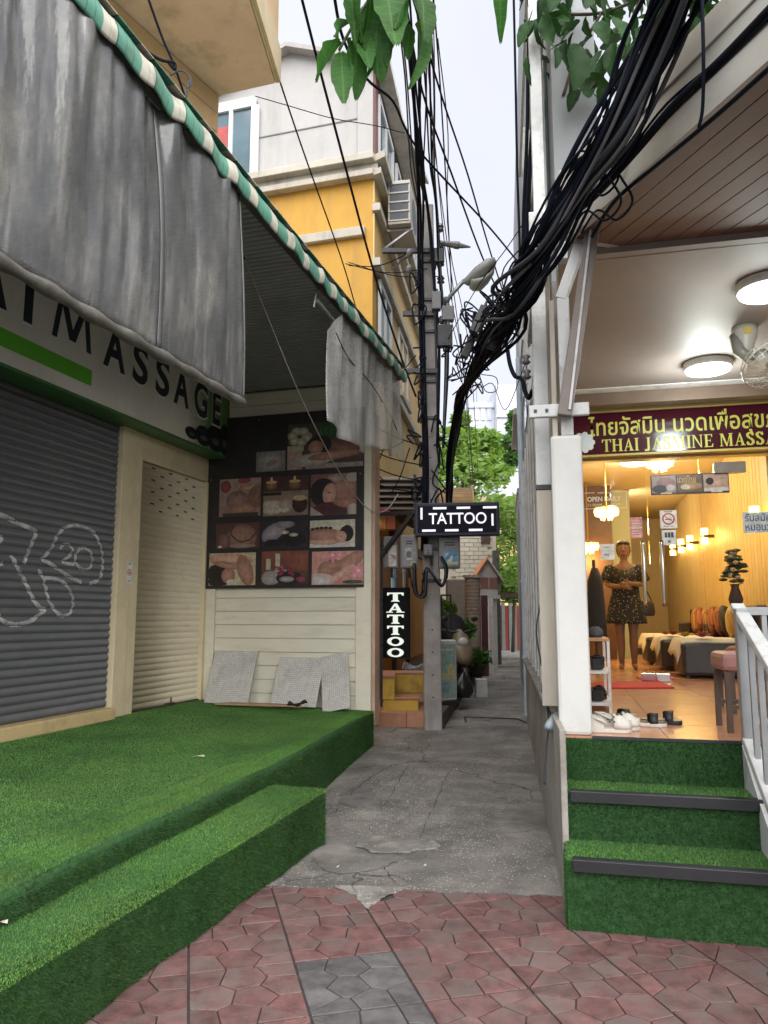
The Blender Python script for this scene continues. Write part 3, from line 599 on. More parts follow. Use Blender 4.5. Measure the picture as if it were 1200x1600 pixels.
def art9(a):
    a.quad((0, 0), (1, 1), (.55, .47, .28), (.52, .45, .27)); a.el(.45, .78, .5, .2, SKL, SK, -.05); a.el(.78, .45, .16, .5, SK, SKD, .35); a.el(.2, .3, .3, .36, HAIR, (.018, .012, .012)); a.el(.42, .3, .15, .24, SK, SKD); a.el(.38, .62, .3, .1, SK, SKD, -.2); a.el(.5, .1, .12, .08, (.6, .56, .5))
    for i in range(4): a.line([(.35 + .06 * i, .72), (.5 + .06 * i, .64)], a.h * .014, SKD)
def art10(a):
    a.quad((0, 0), (1, 1), (.06, .025, .018), (.24, .06, .025)); a.el(.85, .75, .3, .35, (.28, .07, .03), (.20, .05, .022)); a.el(.2, .2, .2, .22, (.42, .38, .36), (.25, .21, .2)); a.el(.42, .35, .15, .2, (.50, .45, .42), (.3, .26, .25)); a.quad((.1, .45), (.2, .78), (.5, .42, .32)); a.quad((.3, .55), (.4, .93), (.55, .48, .38)); a.el(.6, .2, .28, .2, (.02, .015, .018)); a.el(.55, .16, .16, .09, (.5, .46, .46), (.2, .18, .18))
    for i in range(12): a.el(.35 + .34 * random.random(), .28 + .22 * random.random(), .05, .06, (.30, .015, .06), (.15, .01, .03))
    a.el(.85, .15, .1, .08, (.25, .02, .05))
def art11(a):
    a.quad((0, 0), (1, 1), (.50, .20, .15), (.62, .28, .22)); a.el(.75, .7, .5, .2, SK, SKD, .5); a.el(.35, .5, .25, .25, SK, SKD, .3); a.el(.55, .3, .35, .12, SKL, SK, .6); a.el(.15, .15, .3, .2, (.66, .62, .6), (.5, .36, .32))
    for cx, cy_ in ((.4, .88), (.92, .4)):
        for i in range(8): a.el(cx + .08 * math.cos(i * .8), cy_ + .09 * math.sin(i * .8), .09, .045, PINK, (.75, .3, .4), i * .8)
        a.el(cx, cy_, .03, .04, (.8, .6, .15))
    for i in range(4): a.line([(.28 + .06 * i, .52), (.42 + .06 * i, .40)], a.h * .02, SKD)
    a.el(.8, .08, .2, .05, (.03, .12, .06), (.02, .06, .03))
for fn, x0, y0, x1, y1 in ((art1, 400, 660, 447, 738), (art2, 449, 655, 568, 735), (art3, 342, 746, 408, 808), (art4, 411, 742, 482, 807), (art5, 485, 738, 557, 806), (art6, 337, 816, 406, 858),
                           (art7, 409, 813, 481, 857), (art8, 484, 811, 555, 856), (art9, 326, 863, 400, 915), (art10, 408, 860, 482, 914), (art11, 487, 860, 568, 914)):
    a_, b_ = L.onU(x0, y1, -.056), L.onU(x1, y0, -.056); a = Art(b_.x - a_.x, b_.z - a_.z, (.08, .05, .045)); fn(a)
    place('photo_print', a.mb().mesh('photo_print', PRINT), pb, (a_.x, -.0562, a_.z))
m = MB()
for x, y in ((330, 750), (563, 740), (405, 656), (565, 900), (326, 905)):
    q = L.onU(x, y, -.056); m.disc((q.x, -.0575, q.z), .008, 8, 'y', False)
part('screw', m, GREYST, pb)
# ---- soffit, awning valance, roof sheet
SOFC = mat('corrugated_grey', (.30, .31, .33), .45, .2, var=.15, vs=2, bump=.05)
aw = thing('awning', 'green and cream striped fabric awning edge along the massage shop roof', 'awning', (2.53, -3, 4.27), L)
m = MB(); P_ = .062; u = -7.6; pts = []
while u < .02:
    pts += [(u, 0), (u + P_ * .55, 0), (u + P_ * .62, .014), (u + P_ * .93, .014)]; u += P_
k = len(pts)
for v in (.0, 2.51): m.v += [(v, a, 4.292 + b) for a, b in pts]
m.f += [(i, i + 1, k + i + 1, k + i) for i in range(k - 1)]
part('corrugated_soffit', m, SOFC, aw, sol=.002)
m = MB(); m.box(-.1, 2.45, -7.6, .02, 4.36, 4.395); part('roof_sheet', m, mat('roof_grey', (.14, .14, .14), .7), aw)
m = MB(); m.bar((2.47, -7.6, 4.31), (2.47, .05, 4.31), .05, .05); m.bar((0, .03, 4.31), (2.47, .03, 4.31), .05); part('edge_tube', m, DARKST, aw)
def awn_mat():
    m = bpy.data.materials.new('striped_awning_fabric'); m.use_nodes = True; t = m.node_tree; N = t.nodes.new; K = t.links.new; p = t.nodes['Principled BSDF']; p.inputs['Roughness'].default_value = .7
    tcn = N('ShaderNodeTexCoord'); s = N('ShaderNodeSeparateXYZ'); K(tcn.outputs['Object'], s.inputs[0])
    a = N('ShaderNodeMath'); a.operation = 'MULTIPLY'; a.inputs[1].default_value = 1 / .31; K(s.outputs['Y'], a.inputs[0]); f = N('ShaderNodeMath'); f.operation = 'FRACT'; K(a.outputs[0], f.inputs[0])
    r = N('ShaderNodeValToRGB'); r.color_ramp.interpolation = 'CONSTANT'; e = r.color_ramp.elements
    G, Cc, Dk = (.10, .275, .20, 1), (.50, .48, .40, 1), (.03, .13, .09, 1)
    e[0].position = 0; e[0].color = G; e[1].position = .20; e[1].color = Dk
    for ps, cc in ((.215, G), (.40, Dk), (.415, G), (.60, Cc), (.78, (.3, .29, .22, 1)), (.79, Cc), (.96, Dk)): q = e.new(ps); q.color = cc
    K(f.outputs[0], r.inputs[0]); n = N('ShaderNodeTexNoise'); n.inputs['Scale'].default_value = 9; n.inputs['Detail'].default_value = 8; K(tcn.outputs['Object'], n.inputs['Vector'])
    mr = N('ShaderNodeMapRange'); mr.inputs[1].default_value = .5; mr.inputs[2].default_value = .72; mr.inputs[4].default_value = .55; K(n.outputs['Fac'], mr.inputs[0])
    x = N('ShaderNodeMix'); x.data_type = 'RGBA'; K(mr.outputs[0], x.inputs['Factor']); K(r.outputs['Color'], x.inputs['A']); x.inputs['B'].default_value = (.10, .11, .085, 1); K(x.outputs['Result'], p.inputs['Base Color']); return m
AWM = awn_mat(); m = MB()
def val(a, b):
    u = -7.6 + 7.63 * a; ph = (u + 3) / .31; sc = abs(math.sin(math.pi * ph)); wob = .012 * math.sin(u * 9) + .008 * math.sin(u * 23)
    z = 4.245 - .018 * sc + wob * .9 + .14 * b; v = 2.525 + .022 * math.sin(math.pi * min(1, b * .9 + .12)) + .006 * math.sin(u * 13) + .004 * math.cos(2 * math.pi * ph) * (1 - b)
    return (v, u, z)
m.grid(val, 300, 8)
part('striped_valance', m, AWM, aw, smooth=True, sol=.004)
m = MB(); m.grid(lambda a, b: (2.54 - 2.5 * b, -7.6 + 7.63 * a, 4.41 + .03 * b), 60, 2); part('top_fabric', m, AWM, aw, sol=.004)
# ---- hanging sheets
def sheet_mat(name, col, al, rough, dirtc):
    m = bpy.data.materials.new(name); m.use_nodes = True; t = m.node_tree; N = t.nodes.new; K = t.links.new; p = t.nodes['Principled BSDF']
    tcn = N('ShaderNodeTexCoord'); mp = N('ShaderNodeMapping'); mp.inputs['Scale'].default_value = (1, 1, .45); K(tcn.outputs['Object'], mp.inputs['Vector'])
    n = N('ShaderNodeTexNoise'); n.inputs['Scale'].default_value = 3.0; n.inputs['Detail'].default_value = 10; n.inputs['Roughness'].default_value = .7; K(mp.outputs[0], n.inputs['Vector'])
    r = N('ShaderNodeValToRGB'); e = r.color_ramp.elements; e[0].position = .3; e[0].color = (*[c * .6 for c in col], 1); e[1].position = .72; e[1].color = (*dirtc, 1); q = e.new(.52); q.color = (*col, 1); K(n.outputs['Fac'], r.inputs[0])
    m3 = N('ShaderNodeMapping'); m3.inputs['Scale'].default_value = (1, 1, .12); K(tcn.outputs['Object'], m3.inputs['Vector']); n3 = N('ShaderNodeTexNoise'); n3.inputs['Scale'].default_value = 13; n3.inputs['Detail'].default_value = 9; K(m3.outputs[0], n3.inputs['Vector']); s3 = N('ShaderNodeMapRange'); s3.inputs[1].default_value = .56; s3.inputs[2].default_value = .74; s3.inputs[4].default_value = .5; K(n3.outputs['Fac'], s3.inputs[0])
    x3 = N('ShaderNodeMix'); x3.data_type = 'RGBA'; K(s3.outputs[0], x3.inputs['Factor']); K(r.outputs['Color'], x3.inputs['A']); x3.inputs['B'].default_value = (.46, .46, .45, 1); K(x3.outputs['Result'], p.inputs['Base Color'])  # pale vertical streaks in the colour stand in for highlights on the folds
    a = N('ShaderNodeMapRange'); a.inputs[1].default_value = .3; a.inputs[2].default_value = .75; a.inputs[3].default_value = al; a.inputs[4].default_value = min(1, al + .25); K(n.outputs['Fac'], a.inputs[0]); K(a.outputs[0], p.inputs['Alpha'])
    p.inputs['Roughness'].default_value = rough; p.inputs['Specular IOR Level'].default_value = .9
    n2 = N('ShaderNodeTexNoise'); n2.inputs['Scale'].default_value = 14; n2.inputs['Detail'].default_value = 4; mp2 = N('ShaderNodeMapping'); mp2.inputs['Scale'].default_value = (1, 1, .25); K(tcn.outputs['Object'], mp2.inputs['Vector']); K(mp2.outputs[0], n2.inputs['Vector'])
    b = N('ShaderNodeBump'); b.inputs['Strength'].default_value = .35; b.inputs['Distance'].default_value = .02; K(n2.outputs['Fac'], b.inputs['Height']); K(b.outputs['Normal'], p.inputs['Normal']); return m
SHEET = sheet_mat('clouded_plastic', (.15, .152, .155), .46, .16, (.30, .288, .255))
sh = thing('plastic_sheet', 'large grimy grey plastic sheet hanging folded from the striped awning', 'sheet', (2.5, -5, 2.9), L)
U0, U1 = -7.3, -4.10
def fold(u, b):
    k = .12 + .63 * (1 - b) ** .8
    return k * (.016 * math.sin(u * 15 + 1.6 * math.sin(u * 4)) + .006 * math.sin(u * 43 + 2 * b) + .03 * (1 - .8 * b) * math.sin(u * 5.3 + 1.5 * b) + .02 * (1 - b) * abs(math.sin(u * 8.3 + 1.1 * math.sin(u * 2.3) + .5 * b)) ** 12) + .038 * abs(math.sin(u * 5.3 + .5 * math.sin(b * 2.2) + .7 * math.sin(u * 1.7))) ** 14 * (1 - .95 * b)
def shf(a, b):
    u = U0 + (U1 - U0) * a; z = 4.26 - 1.36 * b - .012 * math.sin(u * 17) * (1 - b)
    return (2.485 + fold(u, b) + .05 * math.sin(b * 2.4) * .6, u + .09 * (b) * a, z)
m = MB(); m.grid(shf, 260, 40); part('sheet', m, SHEET, sh, smooth=True, sol=.0015)
m = MB(); hem = [shf(i / 80, 1.0) for i in range(81)]
m.tube([(p[0] - .005, p[1], p[2] - .028) for p in hem], [.030 + .006 * math.sin(i * .9) for i in range(81)], 8); part('rolled_hem', m, mat('hem_plastic', (.13, .122, .108), .4, var=.35, vs=7, bump=.3, bs=18, dirt=(.05, .045, .038), ds=5, dl=(.42, .62), damt=.8), sh, smooth=True)
for ua in (.705, .9995):
    m = MB(); m.grid(lambda a, b: Vector(shf(min(1, ua - .006 + .012 * a), b)) + Vector((.006, 0, 0)), 2, 40); part('seam_tape', m, mat('seam_tape', (.11, .11, .11), .4, var=.3), sh, smooth=True, sol=.001)
CLEAR = sheet_mat('clear_plastic', (.46, .46, .45), .34, .22, (.5, .49, .44))
cs = thing('clear_curtain', 'torn clear plastic curtain hanging at the awning end by the pole', 'curtain', (2.5, -1, 3.6), L)
def clf(a, b):
    u = -2.42 + 2.40 * a; bot = 3.15 - .05 * math.sin(a * 5) if a < .5 else 3.15 + .25 * (a - .5) * 2 - .05 * math.sin(a * 9)
    if a > .93: bot -= .1 * (a - .93) / .07
    top = 4.25 if a > .13 else 4.25 - (.13 - a) * 2.2
    return (2.48 + .045 * math.sin(u * 8 + 1.5 * b + math.sin(u * 3)) * (.3 + .7 * b) + .010 * math.sin(u * 23), u - .04 * b * (1 - a), top + (bot - top) * b)
m = MB(); m.grid(clf, 110, 24); part('sheet', m, CLEAR, cs, smooth=True, sol=.0012)
m = MB(); m.tube([L.onV(495, 470, 2.45), L.onV(520, 500, 2.45), L.onV(530, 515, 2.45)], .02, 8); m.tube([L.onV(497, 440, 2.45), L.onV(490, 480, 2.45)], .009, 6); part('roller_pole', m, GREYST, cs)
# ================================================================ TURF PLATFORM AND STEP ON THE SHUTTER SIDE (frame L)
tp = thing('turf_platform', 'broad low platform covered in green artificial turf before the shutters', 'platform', (1.2, -3, 0), L)
zt = lambda v: .53 - .075 * max(0, v) / 2.4
F1, F2, F3 = (2.50, -7.6), (2.404, -3.18), (2.145, .012)
def edge(a):      # front edge of the platform
    return (F1[0] + (F2[0] - F1[0]) * a * 2 + .008 * math.sin(a * 37) + .005 * math.sin(a * 90), F1[1] + (F2[1] - F1[1]) * a * 2) if a < .5 else (F2[0] + (F3[0] - F2[0]) * (a - .5) * 2, F2[1] + (F3[1] - F2[1]) * (a - .5) * 2)
m = MB()
def ptop(a, b):
    v1, u = edge(a); v = -.12 + (v1 - .035 + .12) * b; return (v, u, zt(v) + .003 * math.sin(u * 3 + v * 2) - .004)
m.grid(ptop, 60, 24)
def pedge(a, b):  # rounded lip and riser
    v1, u = edge(a); t = min(1, b * 2.5); an = t * math.pi / 2; v = v1 - .035 + .035 * math.sin(an); z = zt(v1 - .035) - .035 * (1 - math.cos(an)) + .004 * math.sin(u * 6)
    if b > .4: z += (-.02 - z) * (b - .4) / .6; v += .015 * math.sin(u * 2.2) * (b - .4)
    return (v, u, z)
m.grid(pedge, 60, 10)
m.poly([(-.12, .012, .5), (2.145, .012, .45), (2.145, .012, -.05), (-.12, .012, -.05)])
part('turf_carpet', m, TURFB, tp, smooth=False)
pt = []; ptt = []
for i in range(40):
    a0, a1 = i / 40, (i + 1) / 40; (va, ua), (vb, ub) = edge(a0), edge(a1)
    if ub < -6.4: continue
    near = ub < -2.5; g0 = .05 if ub > -3 else .0
    zt_ = zt(va) - .03; zb = (.33 if ub < -3.2 else .0 + .07 * min(1, max(0, (ub + 3.2) / 3)))
    nrm = Vector((ub - ua, -(vb - va), 0)).normalized()
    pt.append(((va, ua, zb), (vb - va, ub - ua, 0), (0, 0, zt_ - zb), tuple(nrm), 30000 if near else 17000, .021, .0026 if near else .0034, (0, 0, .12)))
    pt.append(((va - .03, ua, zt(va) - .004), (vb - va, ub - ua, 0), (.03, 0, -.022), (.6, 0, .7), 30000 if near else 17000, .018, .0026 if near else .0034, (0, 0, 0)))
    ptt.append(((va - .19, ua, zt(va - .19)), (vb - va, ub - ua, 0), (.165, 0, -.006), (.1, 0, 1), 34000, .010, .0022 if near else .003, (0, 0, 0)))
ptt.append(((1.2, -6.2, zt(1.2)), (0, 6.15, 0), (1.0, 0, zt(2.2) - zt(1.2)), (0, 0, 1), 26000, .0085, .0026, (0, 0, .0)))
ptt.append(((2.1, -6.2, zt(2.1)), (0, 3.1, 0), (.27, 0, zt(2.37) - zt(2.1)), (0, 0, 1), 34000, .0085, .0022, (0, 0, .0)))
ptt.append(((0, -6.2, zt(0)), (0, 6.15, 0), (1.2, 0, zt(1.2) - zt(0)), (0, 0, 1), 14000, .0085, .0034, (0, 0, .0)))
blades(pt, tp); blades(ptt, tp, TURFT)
ts = thing('turf_step', 'low green turf step along the front of the turf platform', 'step', (2.64, -5, 0), L)
S1, S2, S3 = (2.74, -7.6), (2.872, -3.34), (2.41, -3.19)
def sedge(a):
    if a < .7: t = a / .7; return (S1[0] + (S2[0] - .05 - S1[0]) * t + .009 * math.sin(t * 31) * min(1, (1 - t) * 8) + .005 * math.sin(t * 83), S1[1] + (S2[1] - .06 - S1[1]) * t + 0)
    if a < .8:
        t = (a - .7) / .1 * math.pi / 2; return (S2[0] - .05 - .02 + .07 * math.sin(t) * .6 + .02 * math.cos(t), S2[1] - .06 + .06 * math.sin(t))
    t = (a - .8) / .2; return (S2[0] - .03 + (S3[0] - S2[0] + .03) * t, S2[1] + (S3[1] - S2[1]) * t)
m = MB()
def stop(a, b):
    e_ = sedge(a); c_ = (2.40, min(e_[1], -3.2)); return (c_[0] + (e_[0] - .0 - c_[0]) * b * .97, c_[1] + (e_[1] - c_[1]) * b * .97, .334 + .002 * math.sin(e_[1] * 5))
m.grid(stop, 70, 10)
def srise(a, b):
    e_ = sedge(a); k = .97 + .03 * min(1, b * 4); c_ = (2.40, min(e_[1], -3.2)); return (c_[0] + (e_[0] - c_[0]) * k, c_[1] + (e_[1] - c_[1]) * k, .338 - .33 * b ** 1.15 if b > 0 else .338)
m.grid(srise, 70, 8); part('turf_carpet', m, TURFB, ts)
pt = []; ptt = []
for i in range(50):
    a0, a1 = i / 50, (i + 1) / 50; (va, ua), (vb, ub) = sedge(a0), sedge(a1)
    if ub < -6.3: continue
    d_ = Vector((vb - va, ub - ua, 0))
    if d_.length < 1e-4: continue
    nrm = Vector((d_.y, -d_.x, 0)).normalized()
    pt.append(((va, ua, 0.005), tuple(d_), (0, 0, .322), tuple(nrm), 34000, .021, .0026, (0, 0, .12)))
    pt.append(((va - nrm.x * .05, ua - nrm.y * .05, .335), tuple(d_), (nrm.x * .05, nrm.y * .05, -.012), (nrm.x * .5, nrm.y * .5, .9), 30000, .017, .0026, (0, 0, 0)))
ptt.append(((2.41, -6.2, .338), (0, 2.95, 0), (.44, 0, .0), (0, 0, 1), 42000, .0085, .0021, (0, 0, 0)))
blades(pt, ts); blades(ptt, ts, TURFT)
# turf seams, dark green strips along the joins
m = MB()
for (x0, y0, x1, y1) in ((42, 1237, 218, 1257), (8, 1238, 60, 1241)):
    a, b = [L.l(atZ(x, y, .47)) for x, y in ((x0, y0), (x1, y1))]
    for i in range(12):
        p, q = a.lerp(b, i / 12), a.lerp(b, (i + 1) / 12); w0 = .006 + .004 * math.sin(i * 2)
        m.poly([(p.x - w0, p.y, zt(p.x) + .0155), (p.x + w0, p.y, zt(p.x) + .0155), (q.x + w0, q.y, zt(q.x) + .0155), (q.x - w0, q.y, zt(q.x) + .0155)])
part('turf_seam', m, mat('seam_dark_green', (.006, .02, .006), .9), tp)
for x, y, s_, lb in ((312, 1181, .05, 'small crumpled pale scrap lying on the turf platform'), (5, 1445, .025, 'white fleck of paper on the turf step edge'), (310, 1098, .06, 'white scrap of paper by the cream shutter corner')):
    p = L.l(atZ(x, y, .49 if y < 1300 else .345)); z = (zt(p.x) if y < 1300 else .34) + .008; m = MB()
    m.poly([(p.x + s_ * c_, p.y + s_ * .5 * d_, z + e_) for c_, d_, e_ in ((-1, -.5, .004), (-.2, -1, .012), (.9, -.3, .006), (.5, .8, .014), (-.4, .6, .004))]); solo('paper_scrap', m, mat('scrap', (.55, .5, .45), .8), lb, 'scrap', (p.x, p.y, z), L, sol=.002)
# ---- panels leaning on the board wall
def tile_mat():
    m = mat('mosaic_panel', (.64, .63, .60), .7, var=.12, vs=4, bump=.1, dirt=(.24, .22, .20), ds=5, damt=.45); t = m.node_tree; N = t.nodes.new; K = t.links.new; p = t.nodes['Principled BSDF']; src = p.inputs['Base Color'].links[0].from_socket
    tcn = N('ShaderNodeTexCoord'); mp = N('ShaderNodeMapping'); mp.inputs['Rotation'].default_value = (math.pi / 2, 0, 0); K(tcn.outputs['Object'], mp.inputs['Vector'])
    b = N('ShaderNodeTexBrick'); b.offset = 0; b.inputs['Scale'].default_value = 1; b.inputs['Brick Width'].default_value = .023; b.inputs['Row Height'].default_value = .023; b.inputs['Mortar Size'].default_value = .003
    b.inputs['Color1'].default_value = (1, 1, 1, 1); b.inputs['Color2'].default_value = (.8, .8, .8, 1); b.inputs['Mortar'].default_value = (.62, .6, .57, 1); K(mp.outputs[0], b.inputs['Vector'])
    x = N('ShaderNodeMix'); x.data_type = 'RGBA'; x.blend_type = 'MULTIPLY'; x.inputs['Factor'].default_value = 1; K(src, x.inputs['A']); K(b.outputs['Color'], x.inputs['B']); K(x.outputs['Result'], p.inputs['Base Color']); return m
TM = tile_mat()
for q, lb in ((((336, 1016), (401, 1018), (388, 1099), (318, 1099)), 'grey gridded panel leaning in the corner by the cream shutter'),
              (((427, 1026), (489, 1028), (497, 1106), (418, 1102)), 'middle gridded panel leaning on the boards behind the cardboard'),
              (((487, 1033), (517, 1022), (554, 1107), (498, 1113)), 'tilted gridded panel leaning nearest the corner post')):
    bl, br = L.onU(*q[3], -.30), L.onU(*q[2], -.30); tl, tr = L.onU(*q[0], -.05), L.onU(*q[1], -.05)
    lift = .535 - min(bl.z, br.z) - .05; 
    Wd = [L.w(*p) for p in (bl, br, tr, tl)]; x_ = (Wd[1] - Wd[0] + Wd[2] - Wd[3]); wd = x_.length / 2; x_.normalize(); zz = (Wd[3] + Wd[2] - Wd[0] - Wd[1]) / 2; zz = zz - x_ * zz.dot(x_); ht = zz.length; zz.normalize(); yy = zz.cross(x_)
    m = MB(); m.box(-wd / 2, wd / 2, -.006, .006, 0, ht); o = solo('mosaic_panel', m, TM, lb, 'panel', group='gridded panels leaning on the board wall', bev=.002)
    c = (Wd[0] + Wd[1]) / 2; M_ = Matrix((x_, yy, zz)).transposed().to_4x4(); M_.translation = c; o.matrix_world = M_
m = MB(); a, b = [L.l(atZ(x, y, .535)) for x, y in ((335, 1101), (470, 1106))]
m.prism([(a.x, a.y, .532), (b.x - .25, b.y + .02, .536), (b.x, b.y + .03, .534), (b.x - .1, b.y + .14, .535), (b.x - .42, b.y + .16, .538), (a.x + .1, a.y + .14, .534)], (0, 0, .018)); solo('cardboard', m, mat('cardboard', (.38, .25, .14), .8, var=.15, dirt=(.2, .12, .07), damt=.4), 'torn flat brown cardboard lying before the leaning panels', 'cardboard', (a.x, a.y, .53), L, bev=.003)
m = MB(); m.grid(lambda s, t: (b.x - .16 + .2 * s, b.y + .10 * t, .56 + .035 * math.sin(s * 7 + t * 3) * math.sin(3.1 * t) + .02 * s), 10, 6); solo('rag', m, mat('black_rag', (.015, .015, .016), .9), 'crumpled black rag on the end of the brown cardboard', 'rag', (b.x, b.y, .55), L, sol=.01, smooth=True)
# ================================================================ YELLOW HOUSE DOWN THE ALLEY
YEL = mat('yellow_plaster', (.66, .36, .055), .65, var=.09, vs=1.5, bump=.2, bs=30, dirt=(.36, .21, .07), ds=2.2, dl=(.5, .72), damt=.55, dst=(1, 1, .14))
YELP = mat('pale_yellow_plaster', (.80, .56, .22), .65, var=.06, vs=1.5, bump=.1, dirt=(.45, .33, .18), ds=1.2, damt=.35)
GWALL = mat('grey_white_wall', (.47, .46, .45), .65, var=.1, vs=1.2, bump=.15, dirt=(.28, .27, .26), ds=2.0, damt=.5, dst=(1, 1, .16))
TRIMC = mat('cream_cornice', (.56, .52, .44), .6, var=.1, vs=3, bump=.1, dirt=(.22, .20, .17), ds=3, damt=.65, dst=(1, 1, .3))
WINF = mat('white_window_frame', (.70, .71, .72), .4, var=.05, bump=0)
WING = mat('window_glass_blue', (.10, .16, .19), .08, var=.3, vs=1, bump=0, spec=.8)
AC = mat('ac_casing', (.55, .53, .48), .5, var=.06, bump=.03, dirt=(.3, .27, .22), ds=5, damt=.4)
yc = L.w(1.36, 2.458, 0); YF = Frame(yc.x, yc.y, .1668)
yh = thing('yellow_house', 'yellow and grey corner house with cream cornice and air conditioner in the alley', 'house', (1.36, 2.458, .1), L)
far = YF.w(0, 6.6, 0); fl = L.l(far)
foot = [(-6, 2.458), (1.36, 2.458), (fl.x, fl.y), (-6, fl.y + 1)]
m = MB(); m.prism([(v, u, .0) for v, u in foot], (0, 0, 8.5)); part('yellow_wall', m, YEL, yh)
m = MB(); m.prism([(v - (.03 if v > 0 else 0), u + (.03 if u < 3 else 0), 8.5) for v, u in foot], (0, 0, 1.98)); part('grey_wall', m, GWALL, yh)
# front gable with roof
m = MB(); m.prism([(-1.6, 2.49, 10.48), (1.33, 2.49, 10.48), (-.14, 2.49, 11.05)], (0, 3.4, 0)); part('gable', m, GWALL, yh)
RT = mat('roof_sheet_pale', (.40, .38, .36), .7, var=.15, bump=.2)
for s_ in (1, -1):
    m = MB(); x1 = -.14 + s_ * 1.62; m.prism([(-.14, 2.30, 11.13), (x1, 2.30, 10.50), (x1, 2.30, 10.42), (-.14, 2.30, 11.05)], (0, 3.7, 0)); part('roof', m, RT, yh)
for z0, z1, pr in ((8.46, 8.56, .16), (8.56, 8.68, .10), (8.68, 8.80, .24)):
    m = MB(); m.box(-6, 1.36 + pr * .3, 2.458 - pr, 2.455, z0, z1); part('cornice', m, TRIMC, yh, bev=.01)
    m = MB(); p0, p1 = YF.w(.002, -.1, 0), YF.w(.002, 6.7, 0); q0, q1 = YF.w(pr, -pr, 0), YF.w(pr, 6.7, 0); m.prism([tuple(L.l(Vector((p.x, p.y, z0 + .002)))) for p in (p0, q0, q1, p1)], (0, 0, z1 - z0 - .004)); part('cornice', m, TRIMC, yh)
m = MB(); m.box(-.2, 1.25, 2.36, 2.456, 7.49, 7.64); part('string_course', m, TRIMC, yh, bev=.01)
m = MB(); m.box(-6, 1.345, 2.476, 2.487, 9.58, 9.60); part('wall_joint', m, mat('joint_grey', (.2, .2, .2), .8), yh)
m = MB(); m.box(1.10, 1.385, 2.44, 2.486, 8.80, 10.45); part('corner_pilaster', m, GWALL, yh, bev=.01)
def yquad(n, u0, u1, z0, z1, v0, v1, mt, par=None, **k):
    mm = MB(); mm.prism([tuple(L.l(YF.w(v, u, z0))) for v, u in ((v0, u0), (v1, u0), (v1, u1), (v0, u1))], (0, 0, z1 - z0)); return part(n, mm, mt, par or yh, **k)
def ywin(u0, u1, z0, z1, n=2, sh=None):
    f = yquad('window', u0, u1, z0, z1, .0, .03, WING)
    for a, b, c, d in ((u0, u1, z1 - .07, z1 + .03), (u0, u1, z0 - .03, z0 + .06), (u0 - .03, u0 + .06, z0, z1), (u1 - .06, u1 + .03, z0, z1)): yquad('frame', a, b, c, d, .031, .075, WINF, f)
    for i in range(1, n): c = u0 + (u1 - u0) * i / n; yquad('frame', c - .03, c + .03, z0, z1, .031, .07, WINF, f)
    yquad('frame', u0 - .08, u1 + .08, z0 - .13, z0 - .035, .005, .14, TRIMC, f)
ywin(.25, 1.75, 8.95, 10.1); ywin(2.2, 3.4, 8.95, 10.1); ywin(4.2, 5.4, 8.95, 10.1)
yquad('shutter_board', -.02, .22, 8.82, 10.42, .002, .05, mat('maroon_trim', (.12, .035, .03), .5, var=.2), bev=.005)
ywin(.35, 1.5, 5.7, 6.9); ywin(2.4, 3.6, 5.7, 6.9)
for z in (7.9, 6.98, 5.35): yquad('string_course', -.05, 6.6, z, z + .12, .002, .13, TRIMC)
yquad('panel', .0, 6.6, 7.0, 7.88, .002, .03, YELP); yquad('panel', 1.7, 6.6, 5.5, 6.97, .002, .04, YELP); yquad('panel', .0, 6.6, 8.06, 8.44, .002, .03, YELP); yquad('panel', -.0, 6.6, 3.0, 5.3, .002, .04, YELP)
yquad('gutter', -.25, 6.7, 10.38, 10.50, .05, .30, TRIMC)
# window on the front face
f = MB(); f.box(-1.6, -.72, 2.452, 2.486, 8.90, 10.25); f = part('window', f, WING, yh)
for a, b, c, d in ((-1.6, -.72, 10.15, 10.33), (-1.62, -1.52, 8.9, 10.15), (-.80, -.66, 8.9, 10.15), (-1.22, -1.15, 8.9, 10.15)):
    m = MB(); m.box(a, b, 2.40, 2.451, c, d); part('frame', m, WINF, f, bev=.005)
m = MB(); m.box(-1.5, -1.25, 2.4515, 2.4535, 9.0, 9.9); part('curtain', m, mat('red_curtain', (.45, .10, .09), .7), f)
def ac_unit(name, label, u, v, z, fr, s=1.0):
    t = thing(name, label, 'air conditioner', (v, u, z), fr)
    w_, d_, h_ = .84 * s, .30 * s, .62 * s
    m = MB(); m.box(v + .10, v + .10 + d_, u - w_ / 2, u + w_ / 2, z, z + h_); part('casing', m, AC, t, bev=.012)
    m = MB(); m.box(v + .13, v + .07 + d_, u - w_ / 2 - .004, u - w_ / 2 + .01, z + .05, z + h_ - .05); part('coil', m, mat('ac_coil', (.09, .10, .12), .6, var=.2), t)
    for i in range(5):
        m = MB(); zz = z + .06 + i * (h_ - .12) / 4; m.box(v + .11, v + .09 + d_, u - w_ / 2 - .016, u - w_ / 2 - .005, zz - .012, zz + .012); part('slat', m, AC, t)
    m = MB(); m.v = []; 
    for k in range(24):
        a = 2 * math.pi * k / 24; m.v.append((v + .102 + d_, u + .24 * s * math.cos(a), z + h_ / 2 + .24 * s * math.sin(a)))
    m.f = [tuple(range(24))]; part('fan_grille', m, mat('ac_grille', (.12, .12, .12), .5), t)
    for uu in (u - .3 * s, u + .3 * s):
        m = MB(); m.bar((v, uu, z - .03), (v + .12 + d_, uu, z - .03), .04); m.bar((v, uu, z - .35), (v + .08 + d_, uu, z - .04), .03); part('bracket', m, GREYST, t)
    return t
ac_unit('air_conditioner', 'cream air conditioner high on the yellow house beside its upper windows', 1.05, .06, 7.95, YF, 1.25)
p = YF.onV(690, 590, .0); ac_unit('air_conditioner', 'distant air conditioner on the alley wall just beyond the concrete pole', 6.2, .03, 6.6, YF, .95)
